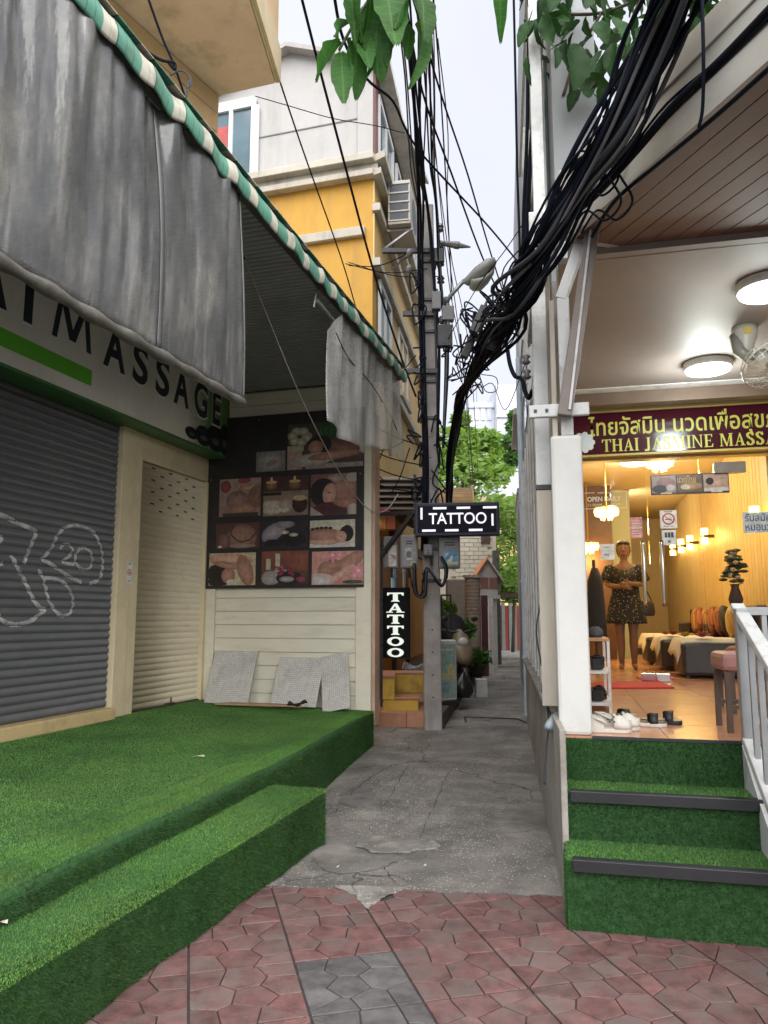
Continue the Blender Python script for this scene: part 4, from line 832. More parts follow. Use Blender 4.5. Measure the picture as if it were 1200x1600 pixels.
# ---- ground floor shop front along the alley
DOORO = mat('orange_door', (.55, .26, .05), .5, var=.15, vs=6, bump=.1, st=(1, 1, .2))
DKWOOD = mat('dark_brown_wood', (.06, .035, .025), .55, var=.3)
TERRA = mat('terracotta_tile', (.40, .19, .11), .5, var=.15, vs=6, bump=.08, dirt=(.2, .12, .09), ds=4, damt=.5)
for u0, u1, z0, z1, v1, mt, nm in ((.0, .5, .1, 3.0, .06, DKWOOD, 'door_post'), (.55, 1.6, .55, 2.7, .05, DOORO, 'door'), (1.62, 1.8, .1, 3.0, .10, DKWOOD, 'door_post'), (1.85, 3.4, .5, 2.6, .04, DOORO, 'door'), (3.5, 3.7, .1, 3.0, .08, DKWOOD, 'door_post'), (3.8, 6.4, .1, 2.9, .04, mat('grey_shopfront', (.24, .23, .21), .6, var=.25), 'shop_front')):
    yquad(nm, u0, u1, z0, z1, .002, v1, mt, bev=.006)
dq0, dq1 = YF.onV(636, 950, .07).y, YF.onV(672, 950, .07).y
yquad('orange_door_leaf', dq0, dq1, .72, 2.75, .062, .10, mat('orange_leaf', (.62, .28, .05), .55, var=.15, vs=5, bump=.1, st=(1, 1, .25)), bev=.006)
yquad('door_rail', dq0 - .05, dq1 + .05, 2.76, 2.9, .06, .13, DKWOOD)
# brown eave over the shop front, cables and clutter rest on it
m = MB(); m.prism([tuple(L.l(YF.w(v, u, z))) for v, u, z in ((0, -.2, 3.35), (.55, -.2, 3.05), (.55, -.2, 3.0), (0, -.2, 3.28))], Vector(L.l(YF.w(0, 3.2, 0)) - L.l(YF.w(0, 0, 0)))); part('eave', m, mat('rusty_eave', (.10, .08, .07), .7, .2, var=.4, dirt=(.2, .13, .08), damt=.6), yh)
# entrance steps, yellow with terracotta treads
es = thing('entrance_steps', 'yellow painted entrance steps with terracotta treads behind the pole', 'steps', tuple(atY(625, 1116, 10.25)), W)
YBASE = mat('yellow_step_paint', (.55, .36, .05), .6, var=.12, vs=4, bump=.15, dirt=(.12, .08, .03), ds=3, dl=(.52, .68), damt=.8)
x0, x1 = atY(600, 1100, 10.25).x, atY(654, 1100, 10.25).x; xm = atY(617, 1100, 10.25).x
m = MB(); m.box(x0, x1, 10.25, 11.2, .08, .42); part('lower_block', m, YBASE, es, bev=.01)
m = MB(); m.box(xm, x1 + .02, 10.23, 10.72, .421, .455); part('tread', m, TERRA, es, bev=.006)
m = MB(); m.box(x0 - .02, xm - .003, 10.23, 11.15, .421, .70); m.box(xm - .003, x1 + .3, 10.73, 11.15, .46, .70); part('upper_block', m, YBASE, es, bev=.008)
m = MB(); m.box(x0 - .04, x1 + .32, 10.745, 11.2, .701, .735); m.box(x0 - .04, xm + .01, 10.21, 10.743, .701, .735); part('tread', m, TERRA, es, bev=.006)
# kerbed terrace along the alley
tr = thing('terrace', 'raised terracotta tiled terrace with a dark kerb along the alley', 'terrace', (.8, 10, .1), W)
ka, kb = atZ(694, 1138, .1), atZ(757, 1034, .1); dirk = (kb - ka).normalized(); nk = Vector((-dirk.y, dirk.x, 0))
m = MB(); m.prism([ka, kb, kb + nk * .12, ka + nk * .12], (0, 0, .20)); part('kerb', m, mat('dark_kerb', (.07, .062, .058), .8, var=.35, bump=.4, dirt=(.15, .12, .1), damt=.4), tr, bev=.02)
LN = (kb - ka).length
for i in range(int(LN / .36)):
    for j in range(4):
        a = ka + dirk * (.365 * i) + nk * (.125 + .365 * j); b = ka + dirk * (.365 * i + .358) + nk * (.125 + .365 * j + .358)
        m = MB(); m.prism([(a.x, a.y, .1), (a + dirk * .358).to_tuple()[:2] + (.1,), (b.x, b.y, .1), (a + nk * .358).to_tuple()[:2] + (.1,)], (0, 0, .185 + random.uniform(-.003, .003))); part('tile', m, TERRA, tr, bev=.003)
# black corner trunking and pipes beside the corner post
for x, w_, y0, y1, Y, mt, lb, cat in ((588, .07, 760, 1118, 9.75, DKWOOD, 'dark brown upright post beside the cream corner post', 'post'), (596, .035, 840, 1105, 9.9, CABLEG, 'thin grey conduit between the brown post and the tattoo banner', 'conduit'),
                                  (615, .075, 888, 1000, 10.6, mat('pale_blue_pipe', (.35, .55, .70), .4), 'pale blue and white pipe above the upright tattoo sign', 'pipe'), (632, .05, 880, 1000, 10.7, mat('steel_pipe', (.34, .33, .30), .4, .4), 'dull steel pipe beside the pale blue pipe', 'pipe')):
    a, b = atY(x, y0, Y), atY(x, y1, Y); a.x = b.x = (a.x + b.x) / 2; m = MB()
    if cat == 'post': m.box(b.x - w_ / 2, b.x + w_ / 2, Y, Y + w_, b.z, a.z)
    else: m.tube([b, a], w_ / 2, 10); m.tube([a + Vector((0, 0, -.12)), a + Vector((0, 0, -.10))], w_ / 2 + .012, 10)
    solo('service_' + cat, m, mt, lb, cat, tuple(b), W)
# ================================================================ CONCRETE POLE AND WHAT IT CARRIES
PX, PY = .62, 9.86
POLEM = mat('pole_concrete', (.30, .28, .27), .85, var=.3, vs=4, bump=.5, bs=50, dirt=(.42, .39, .37), ds=2.2, dl=(.54, .66), damt=.75, dst=(1, 1, .4))
pole = thing('utility_pole', 'square weathered concrete utility pole standing in the alley mouth', 'pole', (PX, PY, .1), W)
tpx = atY(667, 323, PY); lean = tpx.x - PX
m = MB(); m.ring([[(PX + dx * w_ + l, PY + dy * w_, z) for dx, dy in ((-1, -1), (1, -1), (1, 1), (-1, 1))] for w_, l, z in ((.112, 0, -.05), (.108, lean * .3, 2.4), (.085, lean, tpx.z))]); part('shaft', m, POLEM, pole, bev=.018)
m = MB()
for i in range(14):
    z = .5 + i * .28; c = PX + lean * z / 7.1; m.disc((c - .0, PY - .1135 + .003 * z * .9, z), .011, 8, 'y')
part('bolt_hole', m, BLACK, pole)
for z in (1.95, 2.35, 2.62, 4.1, 4.6, 5.3, 5.75, 6.3): m = MB(); m.box(PX + lean * z / 7.1 - .125, PX + lean * z / 7.1 + .125, PY - .122, PY + .122, z, z + .04); part('band', m, DARKST, pole, bev=.003)
for z, ln in ((6.45, .62), (5.55, .35), (4.75, .3)):
    c = PX + lean * z / 7.1; m = MB(); m.bar((c - ln, PY - .14, z), (c + .12, PY - .14, z), .06); part('crossarm', m, DARKST, pole)
INS = mat('insulator_grey', (.16, .16, .17), .3, var=.2)
m = MB()
for z in (6.8, 6.55, 6.3, 6.05): m = MB(); m.loft([(PX + lean * z / 7.1 + .17, PY - .12, z + dz, r_, r_) for dz, r_ in ((-.06, .03), (-.045, .055), (-.01, .035), (.01, .055), (.05, .03))], 10); part('insulator', m, INS, pole)
for x, y in ((640, 395), (640, 420), (697, 470), (690, 500)): q = atY(x, y, PY - .15); m = MB(); m.ball(tuple(q), (.05, .05, .06), 8, 6); part('insulator', m, INS, pole)
a, b = atY(690, 380, 9.7), atY(735, 386, 9.6); m = MB(); m.tube([a, a.lerp(b, .5), b], [.035, .05, .012], 8); m.tube([a.lerp(b, .45), a.lerp(b, .6)], .055, 8); part('line_clamp', m, INS, pole)
# street lamp on its arm
lp = thing('street_lamp', 'grey cobra head street lamp on a bent arm from the concrete pole', 'street lamp', tuple(atY(692, 470, 9.75)), W)
a0, a1, a2 = atY(692, 480, 9.72), atY(704, 462, 9.6), atY(726, 437, 9.5); m = MB(); m.tube([a0, a1, a2], .028, 8); part('arm', m, GREYST, lp, smooth=True)
hd0, hd1 = atY(722, 441, 9.5), atY(774, 416, 9.35); dh = (hd1 - hd0); m = MB()
for k in range(1): pass
secs = []
for f, rw, rh in ((0, .03, .03), (.12, .06, .055), (.28, .16, .11), (.6, .21, .145), (.85, .18, .12), (1, .06, .045)):
    c = hd0 + dh * f; secs.append([tuple(c + Vector((math.sin(t) * rw * .28, math.sin(t) * -rw * .95 if 0 else math.cos(t) * rw, math.sin(t) * rh + .02 * math.sin(f * 3)))) for t in [2 * math.pi * i / 14 for i in range(14)]])
m.ring(secs); part('housing', m, mat('lamp_housing', (.30, .30, .29), .45, var=.1, bump=.05), lp, smooth=True)
secs = []
for f, rw, dz in ((.24, .11, -.07), (.36, .16, -.12), (.6, .19, -.16), (.8, .15, -.12), (.95, .07, -.05)):
    c = hd0 + dh * f; secs.append([tuple(c + Vector((0, math.cos(t) * rw, dz + math.sin(t) * .05))) for t in [2 * math.pi * i / 12 for i in range(12)]])
m = MB(); m.ring(secs); part('lens', m, mat('lamp_lens', (.42, .42, .38), .25, var=.15), lp, smooth=True)
# tattoo light box on the pole
tb = thing('tattoo_sign', 'black landscape light box sign reading tattoo in white on the pole', 'sign', tuple(atY(713, 810, 9.45)), W)
c00, c10, c11, c01 = [atY(x, y, Y) for x, y, Y in ((648, 838, 9.5), (781, 836, 9.36), (781, 783, 9.36), (648, 787, 9.5))]
xd = (c10 - c00); xd.z = 0; sw_ = xd.length; xd.normalize(); sh_ = .5 * ((c01 - c00).length + (c11 - c10).length); yd = Vector((-xd.y, xd.x, 0)); rz = math.atan2(xd.y, xd.x)
def onbox(mb): return mb
tb.location = (c00 + c10) / 2; tb.rotation_euler = (0, 0, rz); BASE[tb.name] = Vector((0, 0, 0)); S2_ = sw_ / 2
m = MB(); m.box(-S2_, S2_, 0, .14, 0, sh_); part('case', m, mat('sign_case_blue', (.012, .013, .036), .5, var=.2, bump=.03), tb, bev=.012)
m = MB(); m.box(-S2_ + .04, S2_ - .04, -.004, .002, .04, sh_ - .04); part('panel', m, mat('sign_black', (.006, .006, .018), .65, bump=0, spec=.2), tb)
GLOW = mat('white_sign_tube', (.85, .84, .95), .4, var=.02, bump=0, emit=.15)
place('letter_row', text_me('TATTOO', GLOW, sw_ * .68, (sh_ * .34,), bold=.012), tb, (0.01, -.0075, sh_ * .36))
for z, xs_ in ((sh_ - .085, (-.56, .0, .62)), (.055, (-.82, -.28, .28))):
    for x in xs_: m = MB(); m.box(S2_ * x, S2_ * x + .17, -.0085, -.0045, z, z + .028); part('light_dash', m, GLOW, tb)
for x, z0 in ((-S2_ + .075, sh_ * .5), (S2_ - .1, .12)): m = MB(); m.box(x, x + .026, -.0085, -.0045, z0, z0 + .15); part('light_dash', m, GLOW, tb)
m = MB(); m.bar((-S2_ + .2, .15, sh_ * .8), (-S2_ - .9, .5, sh_ * .8), .05); m.bar((-S2_ - .02, .1, sh_ * .75), (-S2_ - .5, .35, -.25), .05); m.box(-S2_ + .25, -S2_ + .32, .141, .28, .1, .16); m.box(S2_ - .5, S2_ - .43, .141, .42, sh_ * .4, sh_ * .4 + .06); part('bracket', m, DARKST, tb)
# upright tattoo banner sign
vb = thing('tattoo_banner', 'narrow upright black sign spelling tattoo downwards in white', 'sign', tuple(atY(619, 1027, 9.9)), W)
c0, c1 = atY(598, 1028, 9.9), atY(640, 918, 9.9); bw, bh = c1.x - c0.x, c1.z - c0.z; BASE[vb.name] = Vector((0, 0, 0)); vb.location = ((c0.x + c1.x) / 2, 9.9, c0.z); vb.rotation_euler = (0, 0, -.12)
m = MB(); m.box(-bw / 2, bw / 2, 0, .09, 0, bh); part('case', m, mat('banner_black', (.006, .006, .008), .7, bump=.02, spec=.15), vb, bev=.008)
WL = mat('banner_letter', (.72, .80, .72), .4, var=.03, bump=0, emit=.15)
def serif(ch, w_, h_, t=.30):
    m = MB(); k = [0]
    def q(pts): k[0] += 1; y = -.0045 - .0003 * k[0]; m.poly([(x * w_ - w_ / 2, y, z * h_) for x, z in pts])
    if ch == 'T':
        q([(.5 - t / 2, 0), (.5 + t / 2, 0), (.5 + t / 2, 1), (.5 - t / 2, 1)]); q([(0, .84), (1, .84), (1, 1), (0, 1)]); q([(0, .66), (.1, .68), (.16, .9), (0, .9)]); q([(1, .66), (1, .9), (.84, .9), (.9, .68)]); q([(.24, 0), (.76, 0), (.72, .12), (.28, .12)])
    elif ch == 'A':
        q([(.06, .02), (.22, .02), (.52, .84), (.44, 1)]); q([(.64, .02), (.92, .02), (.6, 1), (.42, 1)]); q([(.26, .28), (.74, .28), (.7, .42), (.3, .42)]); q([(-.06, 0), (.36, 0), (.34, .1), (-.04, .1)]); q([(.54, 0), (1.06, 0), (1.04, .1), (.56, .1)])
    else:
        n = 22
        for i in range(n):
            a, b = 2 * math.pi * i / n, 2 * math.pi * (i + 1) / n; m.poly([(.5 * w_ * math.cos(a) * r_, -.005, h_ * (.5 + .5 * math.sin(a) * r2)) for a, r_, r2 in ((a, 1, 1), (b, 1, 1), (b, .5, .66), (a, .5, .66))])
    return m
for i, ch in enumerate('TATTOO'):
    hh = bh / 6.35; z = bh - .05 - (i + 1) * hh * 1.0 + .01; me = serif(ch, bw * .62, hh * .82).mesh('letter', WL); place('letter', me, vb, (-.01, -.004 - .00, z))
m = MB(); m.box(-bw / 2 - .06, -bw / 2 - .002, .03, .06, bh * .8, bh * .84); m.box(-bw / 2 - .06, -bw / 2 - .002, .03, .06, bh * .15, bh * .19); part('bracket', m, DARKST, vb)
# meter boxes strapped to the pole
MBX = mat('meter_box_grey', (.20, .205, .215), .5, var=.12, bump=.05, dirt=(.10, .09, .08), ds=5, damt=.4)
def meter(x0, y0, x1, y1, Y, lb, art=None):
    a, b = atY(x0, y1, Y), atY(x1, y0, Y); t = thing('meter_box', lb, 'meter box', ((a.x + b.x) / 2, Y, a.z), W, 'electricity meter boxes by the pole')
    m = MB(); m.box(a.x, b.x, Y, Y + .14, a.z, b.z); part('case', m, MBX, t, bev=.015)
    m = MB(); m.box(a.x + .02, b.x - .02, Y - .008, Y - .001, a.z + .02, b.z - .02); part('door', m, MBX, t, bev=.004)
    m = MB(); m.box(a.x + .07, b.x - .07, Y - .012, Y - .0085, b.z - .09, b.z - .075); m.box(a.x + .07, b.x - .07, Y - .012, Y - .0085, b.z - .12, b.z - .105); part('vent', m, DARKST, t)
    if art: ar = Art(b.x - a.x - .05, b.z - a.z - .14, (.20, .205, .215)); art(ar); place('sticker', ar.mb().mesh('sticker', PRINT), t, (a.x + .025, Y - .0085, a.z + .025))
    m = MB(); m.tube([(a.x + .1, Y + .05, a.z), (a.x + .1, Y + .05, a.z - .12)], .018, 8); part('cable_gland', m, BLACK, t)
def stk1(a):
    for i in range(4): a.line([(.2, .78 - .09 * i), (.7 - .05 * i, .78 - .09 * i)], .012, (.5, .5, .5))
    a.quad((.3, .3), (.75, .36), (.55, .55, .55)); a.quad((.6, .05), (.95, .22), (.36, .32, .08)); a.el(.45, .55, .2, .14, (.06, .06, .07))
def stk2(a):
    a.quad((.15, .1), (.95, .7), (.12, .28, .40)); a.el(.45, .4, .22, .22, (.45, .62, .7)); a.pg([(.1, .3), (.6, .75), (.7, .6), (.3, .2)], (.05, .22, .35)); a.quad((.2, .1), (.95, .22), (.42, .45, .18)); a.el(.8, .6, .12, .15, (.03, .18, .42))
meter(626, 836, 653, 888, 9.62, 'grey meter box with a worn notice just below the tattoo light box', stk1)
meter(686, 838, 719, 888, 9.58, 'grey meter box with a blue sticker under the tattoo light box', stk2)
meter(600, 838, 623, 888, 9.95, 'meter box with a pale printed face beside the brown post', lambda a: (a.quad((.25, 0), (.95, 1), (.60, .56, .52)), a.el(.5, .75, .3, .2, (.66, .64, .62)), a.pg([(.3, .6), (.9, .5), (.9, .3), (.6, .4)], (.35, .16, .12))))
meter(662, 850, 676, 868, 9.60, 'small grey meter fixed on the pole between two larger boxes')
# ================================================================ THAI MASSAGE SHOP ON THE OTHER SIDE (frame RF)
FL = .817
PLAST = mat('white_plaster', (.62, .62, .60), .7, var=.06, vs=2.5, bump=.25, bs=14, bd=.012, dirt=(.42, .40, .36), ds=2, dl=(.52, .78), damt=.5)
OLDPL = mat('stained_plaster', (.36, .335, .30), .8, var=.25, vs=2.5, bump=.35, bs=40, dirt=(.11, .10, .09), ds=1.3, dl=(.45, .66), damt=.8)
OLDPN = mat('weathered_panel', (.48, .44, .37), .65, var=.15, vs=2, bump=.12, dirt=(.24, .19, .13), ds=2.2, dl=(.46, .7), damt=.7, rnd=.1, st=(1, 1, .25))
UPW = mat('upper_grey_wall', (.33, .35, .37), .65, var=.1, vs=1, bump=.1, dirt=(.25, .25, .24), ds=1, damt=.5)
ROOMY = mat('warm_yellow_wall', (.57, .42, .19), .5, var=.05, vs=2, bump=.04)
CEILP = mat('porch_ceiling', (.22, .19, .178), .6, var=.05, vs=1.5, bump=.06, dirt=(.33, .28, .25), ds=1, damt=.4)
BROWNW = mat('brown_soffit_plank', (.15, .092, .075), .55, var=.1, vs=2, bump=.08, rnd=.06, dirt=(.22, .16, .14), ds=2, damt=.3, st=(1, 1, 1))
FLOORT = mat('orange_floor_tile', (.52, .26, .16), .22, var=.12, vs=5, bump=.03, spec=.6, dirt=(.30, .16, .11), ds=2, damt=.3, rnd=.04)
WF = Frame(.985, 4.454, .155)
hs = thing('thai_massage_shop', 'open fronted massage shop with warm lit room, white column and turf steps', 'shop', (1.2, 3, 0), RF)
def wfp(n, v0, v1, u0, u1, z0, z1, mt, par=None, **k):
    mm = MB(); mm.prism([tuple(RF.l(WF.w(v, u, z0))) for v, u in ((v0, u0), (v1, u0), (v1, u1), (v0, u1))], (0, 0, z1 - z0)); return part(n, mm, mt, par or hs, **k)
# alley side: plinth, panels, posts, upper wall
wfp('plinth', .0, .035, -.24, 6.1, -.05, .90, OLDPL, bev=.008)
wfp('plinth_cap', -.035, .2, 1.1, 6.12, .901, .95, PATCH, bev=.012)
u = .14
for i, wd in enumerate((.42, .5, .55, .6, .62, .65, .7, .75, .8, .8)):
    wfp('panel', .042 + .008 * (i % 2), .075, u, u + wd - .02, .951, 3.5, OLDPN, bev=.005)
    wfp('panel_post', .02, .0415, u + wd - .045, u + wd + .02, .952, 3.6, WHITEM, bev=.004); u += wd
wfp('wall_core', .08, .11, .30, 13.9, .0, 3.7, OLDPL)
wfp('upper_wall', .17, .5, .9, 13.9, 4.06, 11, UPW); wfp('upper_wall', .08, .11, .31, 13.9, 3.7, 4.06, UPW)
for i in range(5):
    u0 = 1.3 + i * 1.45; f = wfp('window', .14, .169, u0, u0 + 1.0, 4.6, 6.1, WING)
    for k in range(5): wfp('grille_bar', .07, .09, u0 + .05 + k * .22, u0 + .075 + k * .22, 4.5, 6.2, WHITEM, f)
    for z in (4.5, 5.3, 6.16): wfp('grille_bar', .05, .069, u0, u0 + 1.0, z, z + .03, WHITEM, f)
for u0, w_, z1 in ((.55, .09, 7.6), (1.15, .07, 7.0), (2.55, .08, 7.5), (4.2, .08, 7.5)): wfp('upper_post', -.01 if u0 < 1 else .06, .07 if u0 < 1 else .13, u0, u0 + w_, 2.7, z1, WHITEM, bev=.004)
wfp('upper_rail', .0, .05, .5, 2.6, 4.12, 4.2, WHITEM); wfp('upper_rail', .02, .05, .5, 4.3, 6.9, 6.96, WHITEM)
# next houses along the alley, same side
for i, (u0, u1, v0, zt_, mt, lb) in enumerate(((14.1, 18, .32, 6.5, UPW, 'pale grey house beyond the thai shop along the alley'), (18.3, 22.5, .45, 5.2, CREAM, 'cream house at the far end of the alley before the red gate'))):
    m = MB(); m.box(v0, v0 + 4, u0, u1, 0, zt_); hh = thing('alley_house', lb, 'house', (v0 + 2, (u0 + u1) / 2, 0), WF); part('wall', m, mt, hh)
    for k in range(3):
        c = u0 + (u1 - u0) * (k + .5) / 3; m = MB(); m.box(v0 - .05, v0 - .002, c - .5, c + .5, 1.6, 2.8); part('window', m, WING, hh)
        m = MB(); m.box(v0 - .12, v0 - .051, c - .55, c + .55, 1.5, 1.58); part('sill', m, TRIMC, hh)
    m = MB(); m.box(v0 - .25, v0 + 4.2, u0 - .1, u1 + .1, zt_ + .002, zt_ + .15); part('roof', m, RT, hh)
# steel posts and brackets by the column
for v0, v1, u0, z0, z1, mt in ((-.085, .012, .28, 2.35, 4.25, WHITEM), (.082, .158, .06, 2.62, 3.52, WHITEM), (-.085, .012, .281, .95, 2.32, OLDPN)):
    m = MB(); m.box(v0, v1, u0, u0 + .09, z0, z1); part('steel_post', m, mt, hs, bev=.006)
m = MB(); m.box(-.088, .014, .275, .375, 2.322, 2.348); part('black_band', m, BLACK, hs)
m = MB(); m.box(-.11, .255, .02, .055, 2.735, 2.815); part('cross_bracket', m, WHITEM, hs, bev=.006)
m = MB()
for v in (-.07, .0, .10): m.loft([(v, .017, 2.775, .001, .001), (v, .017, 2.7751, .001, .001)], 6); m.box(v - .009, v + .009, .012, .0195, 2.766, 2.784)
part('bolt', m, DARKST, hs)
m = MB(); m.bar(RF.onU(882, 650, .0), RF.onU(932, 318, .0), .085, .06); part('brace', m, mat('brace_brown_grey', (.20, .165, .15), .5, var=.15), hs, bev=.005)
m = MB(); m.bar(RF.onU(890, 640, -.035), RF.onU(926, 330, -.035), .014); part('brace_edge', m, WHITEM, hs)
m = MB(); m.bar(RF.onU(876, 470, .1), RF.onU(906, 385, .1), .085, .07); m.bar(RF.onU(906, 385, .12), RF.onU(936, 300, .12), .10, .07); part('bent_post', m, WHITEM, hs, bev=.006)
# column
m = MB(); m.box(.013, .203, .02, .24, FL, 2.615); part('column', m, PLAST, hs, bev=.022)
# floor tiles of porch and room, slab
m = MB(); m.box(.05, 4.2, .05, 14, .3, FL - .012); part('floor_slab', m, GROUT, hs)
tsz = .60; tm = MB(); tm.box(0, tsz - .004, 0, tsz - .004, 0, .011); tme = tm.mesh('floor_tile', FLOORT)
for i in range(7):
    for j in range(17): place('floor_tile', tme, hs, (.02 + i * tsz, .004 + j * tsz, FL - .011))
# porch ceiling, beam, canopy soffit
m = MB(); m.box(.17, 5, .22, .298, 3.862, 3.98); part('ceiling_header', m, CEILP, hs)
m = MB(); m.box(.17, 5, .2, 4.2, 3.985, 4.05); part('roof_slab', m, CREAM, hs)
m = MB(); m.box(.10, 5, .30, 3.40, 3.86, 3.9); part('porch_ceiling', m, CEILP, hs)
m = MB(); m.box(.10, 5, 3.25, 3.40, 3.852, 3.859); part('ceiling_strip', m, WHITEM, hs)
m = MB(); m.box(.10, 5, 3.402, 3.55, 3.72, 3.95); part('beam', m, mat('brown_beam', (.13, .085, .06), .5, var=.15), hs, bev=.005)
m = MB(); m.box(.10, 5, 3.552, 4.2, 3.93, 3.97); part('porch_ceiling', m, CEILP, hs)
m = MB(); m.box(.10, 5, 4.05, 4.2, 3.25, 3.93); part('front_beam', m, ROOMY, hs)
m = MB(); m.box(2.61, 5, 4.0, 4.2, FL, 3.248); part('porch_wall', m, CREAM, hs)
m = MB(); m.box(4.9, 5.05, .3, 3.99, FL, 3.85); part('porch_wall', m, CREAM, hs)
m = MB(); m.box(-.04, .10, .40, 4.05, FL, 3.85); part('porch_wall', m, CREAM, hs)
a_ = atZ(945, 330, 3.9); b_ = atZ(1200, 105, 3.9); dk = (b_ - a_).normalized(); pk = Vector((dk.y, -dk.x, 0)) * -1   # along the eave, inward
inn0, inn1 = atZ(945, 410, 3.9), atZ(1200, 390, 3.9); dn = (inn1 - inn0).normalized(); nn_ = Vector((-dn.y, dn.x, 0))
lead = a_ - dk * .35
for k in range(34):
    o = lead + pk * (.125 * k); q = [o, o + dk * 6, o + dk * 6 + pk * .12, o + pk * .12]; q = [(p.x, p.y) for p in q]
    q = clip(q, nn_.x, nn_.y, nn_.x * inn0.x + nn_.y * inn0.y)
    if len(q) < 3: continue
    m = MB(); m.prism([tuple(RF.l((x, y, 3.905))) for x, y in q], (0, 0, .02)); part('soffit_plank', m, BROWNW, hs, bev=.003)
m = MB(); m.prism([tuple(RF.l(p + Vector((0, 0, .03)))) for p in (lead, lead + dk * 6, lead + dk * 6 + pk * 5, lead + pk * 5 )], (0, 0, .05)); part('canopy_deck', m, DARKST, hs)
FA = mat('fascia_white', (.52, .50, .45), .6, var=.1, vs=2, bump=.08, dirt=(.30, .27, .21), ds=1.6, dl=(.48, .72), damt=.5)
for z0, z1, o in ((3.885, 4.05, .0), (4.052, 4.20, .012), (4.202, 4.36, .024)):
    m = MB(); q0 = lead - pk * (.045 + o); m.prism([tuple(RF.l(Vector((p.x, p.y, z0)))) for p in (q0, q0 + dk * 6, q0 + dk * 6 + pk * .04, q0 + pk * .04)], (0, 0, z1 - z0)); part('fascia_board', m, FA, hs, bev=.004)
m = MB(); q0 = lead - pk * .03; m.prism([tuple(RF.l(Vector((p.x, p.y, 3.9)))) for p in (lead - pk * .08, lead + pk * 1.0, lead + pk * 1.0 - dk * .04, lead - pk * .08 - dk * .04)], (0, 0, .46)); part('fascia_board', m, FA, hs, bev=.004)
# room
m = MB(); m.box(2.36, 2.5, 4.21, 13.5, FL, 3.8); part('room_wall', m, ROOMY, hs)
m = MB(); m.box(.0, .20, 4.21, 13.5, FL, 3.8); part('room_wall', m, mat('pale_green_wall', (.50, .42, .20), .5, var=.05), hs)
m = MB(); m.box(.33, 2.36, 13.4, 13.5, FL, 3.8); part('room_wall', m, ROOMY, hs)
m = MB(); m.box(.33, .9, 8.4, 8.5, FL, 3.7); part('room_screen', m, mat('dark_wood_screen', (.10, .045, .02), .5, var=.3), hs)
m = MB(); m.box(.95, 1.25, 9.0, 9.1, FL, 3.7); part('room_screen', m, mat('pale_green_panel', (.50, .55, .36), .5, var=.05), hs)
m = MB(); m.box(.2, 2.5, 4.21, 13.5, 3.72, 3.78); part('room_ceiling', m, mat('room_ceiling_cream', (.58, .46, .27), .6, var=.04), hs)
rib = MB(); rib.box(-.012, .012, -.072, .072, 0, 2.88); ribm = rib.mesh('wall_rib', mat('gold_curtain_rib', (.58, .42, .18), .5, var=.1, rnd=.04))
for i in range(55): place('wall_rib', ribm, hs, (2.345, 4.5 + i * .16, FL + .01))
for u0 in (4.24,): m = MB(); m.box(2.29, 2.355, u0, u0 + .22, FL, 3.72); part('pilaster', m, ROOMY, hs, bev=.008)
# glass front with door
GL = glass_mat('shop_glass', (.95, .96, .95), .07)
gf = thing('glass_front', 'frameless glass shop front with door handles below the maroon sign', 'shop front', (1.2, 4.02, FL), RF)
for v0, v1 in ((.11, 1.0), (1.006, 1.55), (1.556, 2.6)):
    m = MB(); m.box(v0, v1, 4.005, 4.017, FL + .01, 3.28); part('glass_pane', m, GL, gf)
CHR = mat('chrome', (.55, .55, .54), .15, 1, var=.05, bump=0)
for v in (.93, 1.12):
    m = MB(); m.tube([(v, 3.95, 1.62), (v, 3.94, 1.66), (v, 3.94, 2.28), (v, 3.95, 2.32)], .023, 10); m.tube([(v, 3.95, 2.22), (v, 4.0, 2.22)], .015, 8); m.tube([(v, 3.95, 1.74), (v, 4.0, 1.74)], .015, 8); part('door_handle', m, CHR, gf, smooth=True)
for v0, v1 in ((.86, 1.0), (1.006, 1.15)):
    m = MB(); m.box(v0, v1, 3.99, 4.03, FL + .005, FL + .09); part('patch_fitting', m, CHR, gf, bev=.004)
m = MB(); m.box(1.7, 2.02, 3.96, 4.04, 3.04, 3.16); part('closer_box', m, mat('closer_grey', (.22, .18, .16), .4), gf, bev=.006)
m = MB(); m.bar((.33, 4.01, 3.285), (2.6, 4.01, 3.285), .05, .03); part('head_rail', m, mat('gold_rail', (.5, .38, .12), .3, .7), gf)
WT = mat('white_lettering', (.75, .73, .68), .5, var=.02, bump=0)
p0 = RF.onU(944, 783, 4.0)
place('letter_row', text_me('OPEN DAILY', WT, .36, (.055,), bold=.02), gf, (p0.x, 4.0, p0.z))
place('letter_row', text_me('11.00AM - 11.45AM', WT, .34, (.030,)), gf, (p0.x, 4.0, p0.z - .055)); place('letter_row', text_me('welcome', WT, .14, (.026,)), gf, (p0.x, 4.0, p0.z + .085))
m = MB()
for x0, x1, z in ((-.21, -.1, .095), (.1, .24, .095), (-.21, .24, -.085)): m.box(p0.x + x0, p0.x + x1, 3.999, 4.001, p0.z + z, p0.z + z + .006)
m.box(p0.x + .234, p0.x + .24, 3.9985, 4.0005, p0.z - .085, p0.z + .095); part('letter_frame', m, WT, gf)
def sticker(name, x0, y0, x1, y1, fn, lab, cat='sticker', bgc=(.72, .72, .70)):
    a, b = RF.onU(x0, y1, 3.998), RF.onU(x1, y0, 3.998); ar = Art(b.x - a.x, b.z - a.z, bgc); fn(ar)
    o = bpy.data.objects.new(name, ar.mb().mesh(name, PRINT)); COL.objects.link(o); o.location = RF.w(a.x, 3.998, a.z); o.rotation_euler = (0, 0, -RF.az); return props(o, lab, cat)
def f_ns(a): b = nosmoke(a.w, a.h); a.V, a.F, a.C, a.k = b.V, b.F, b.C, b.k
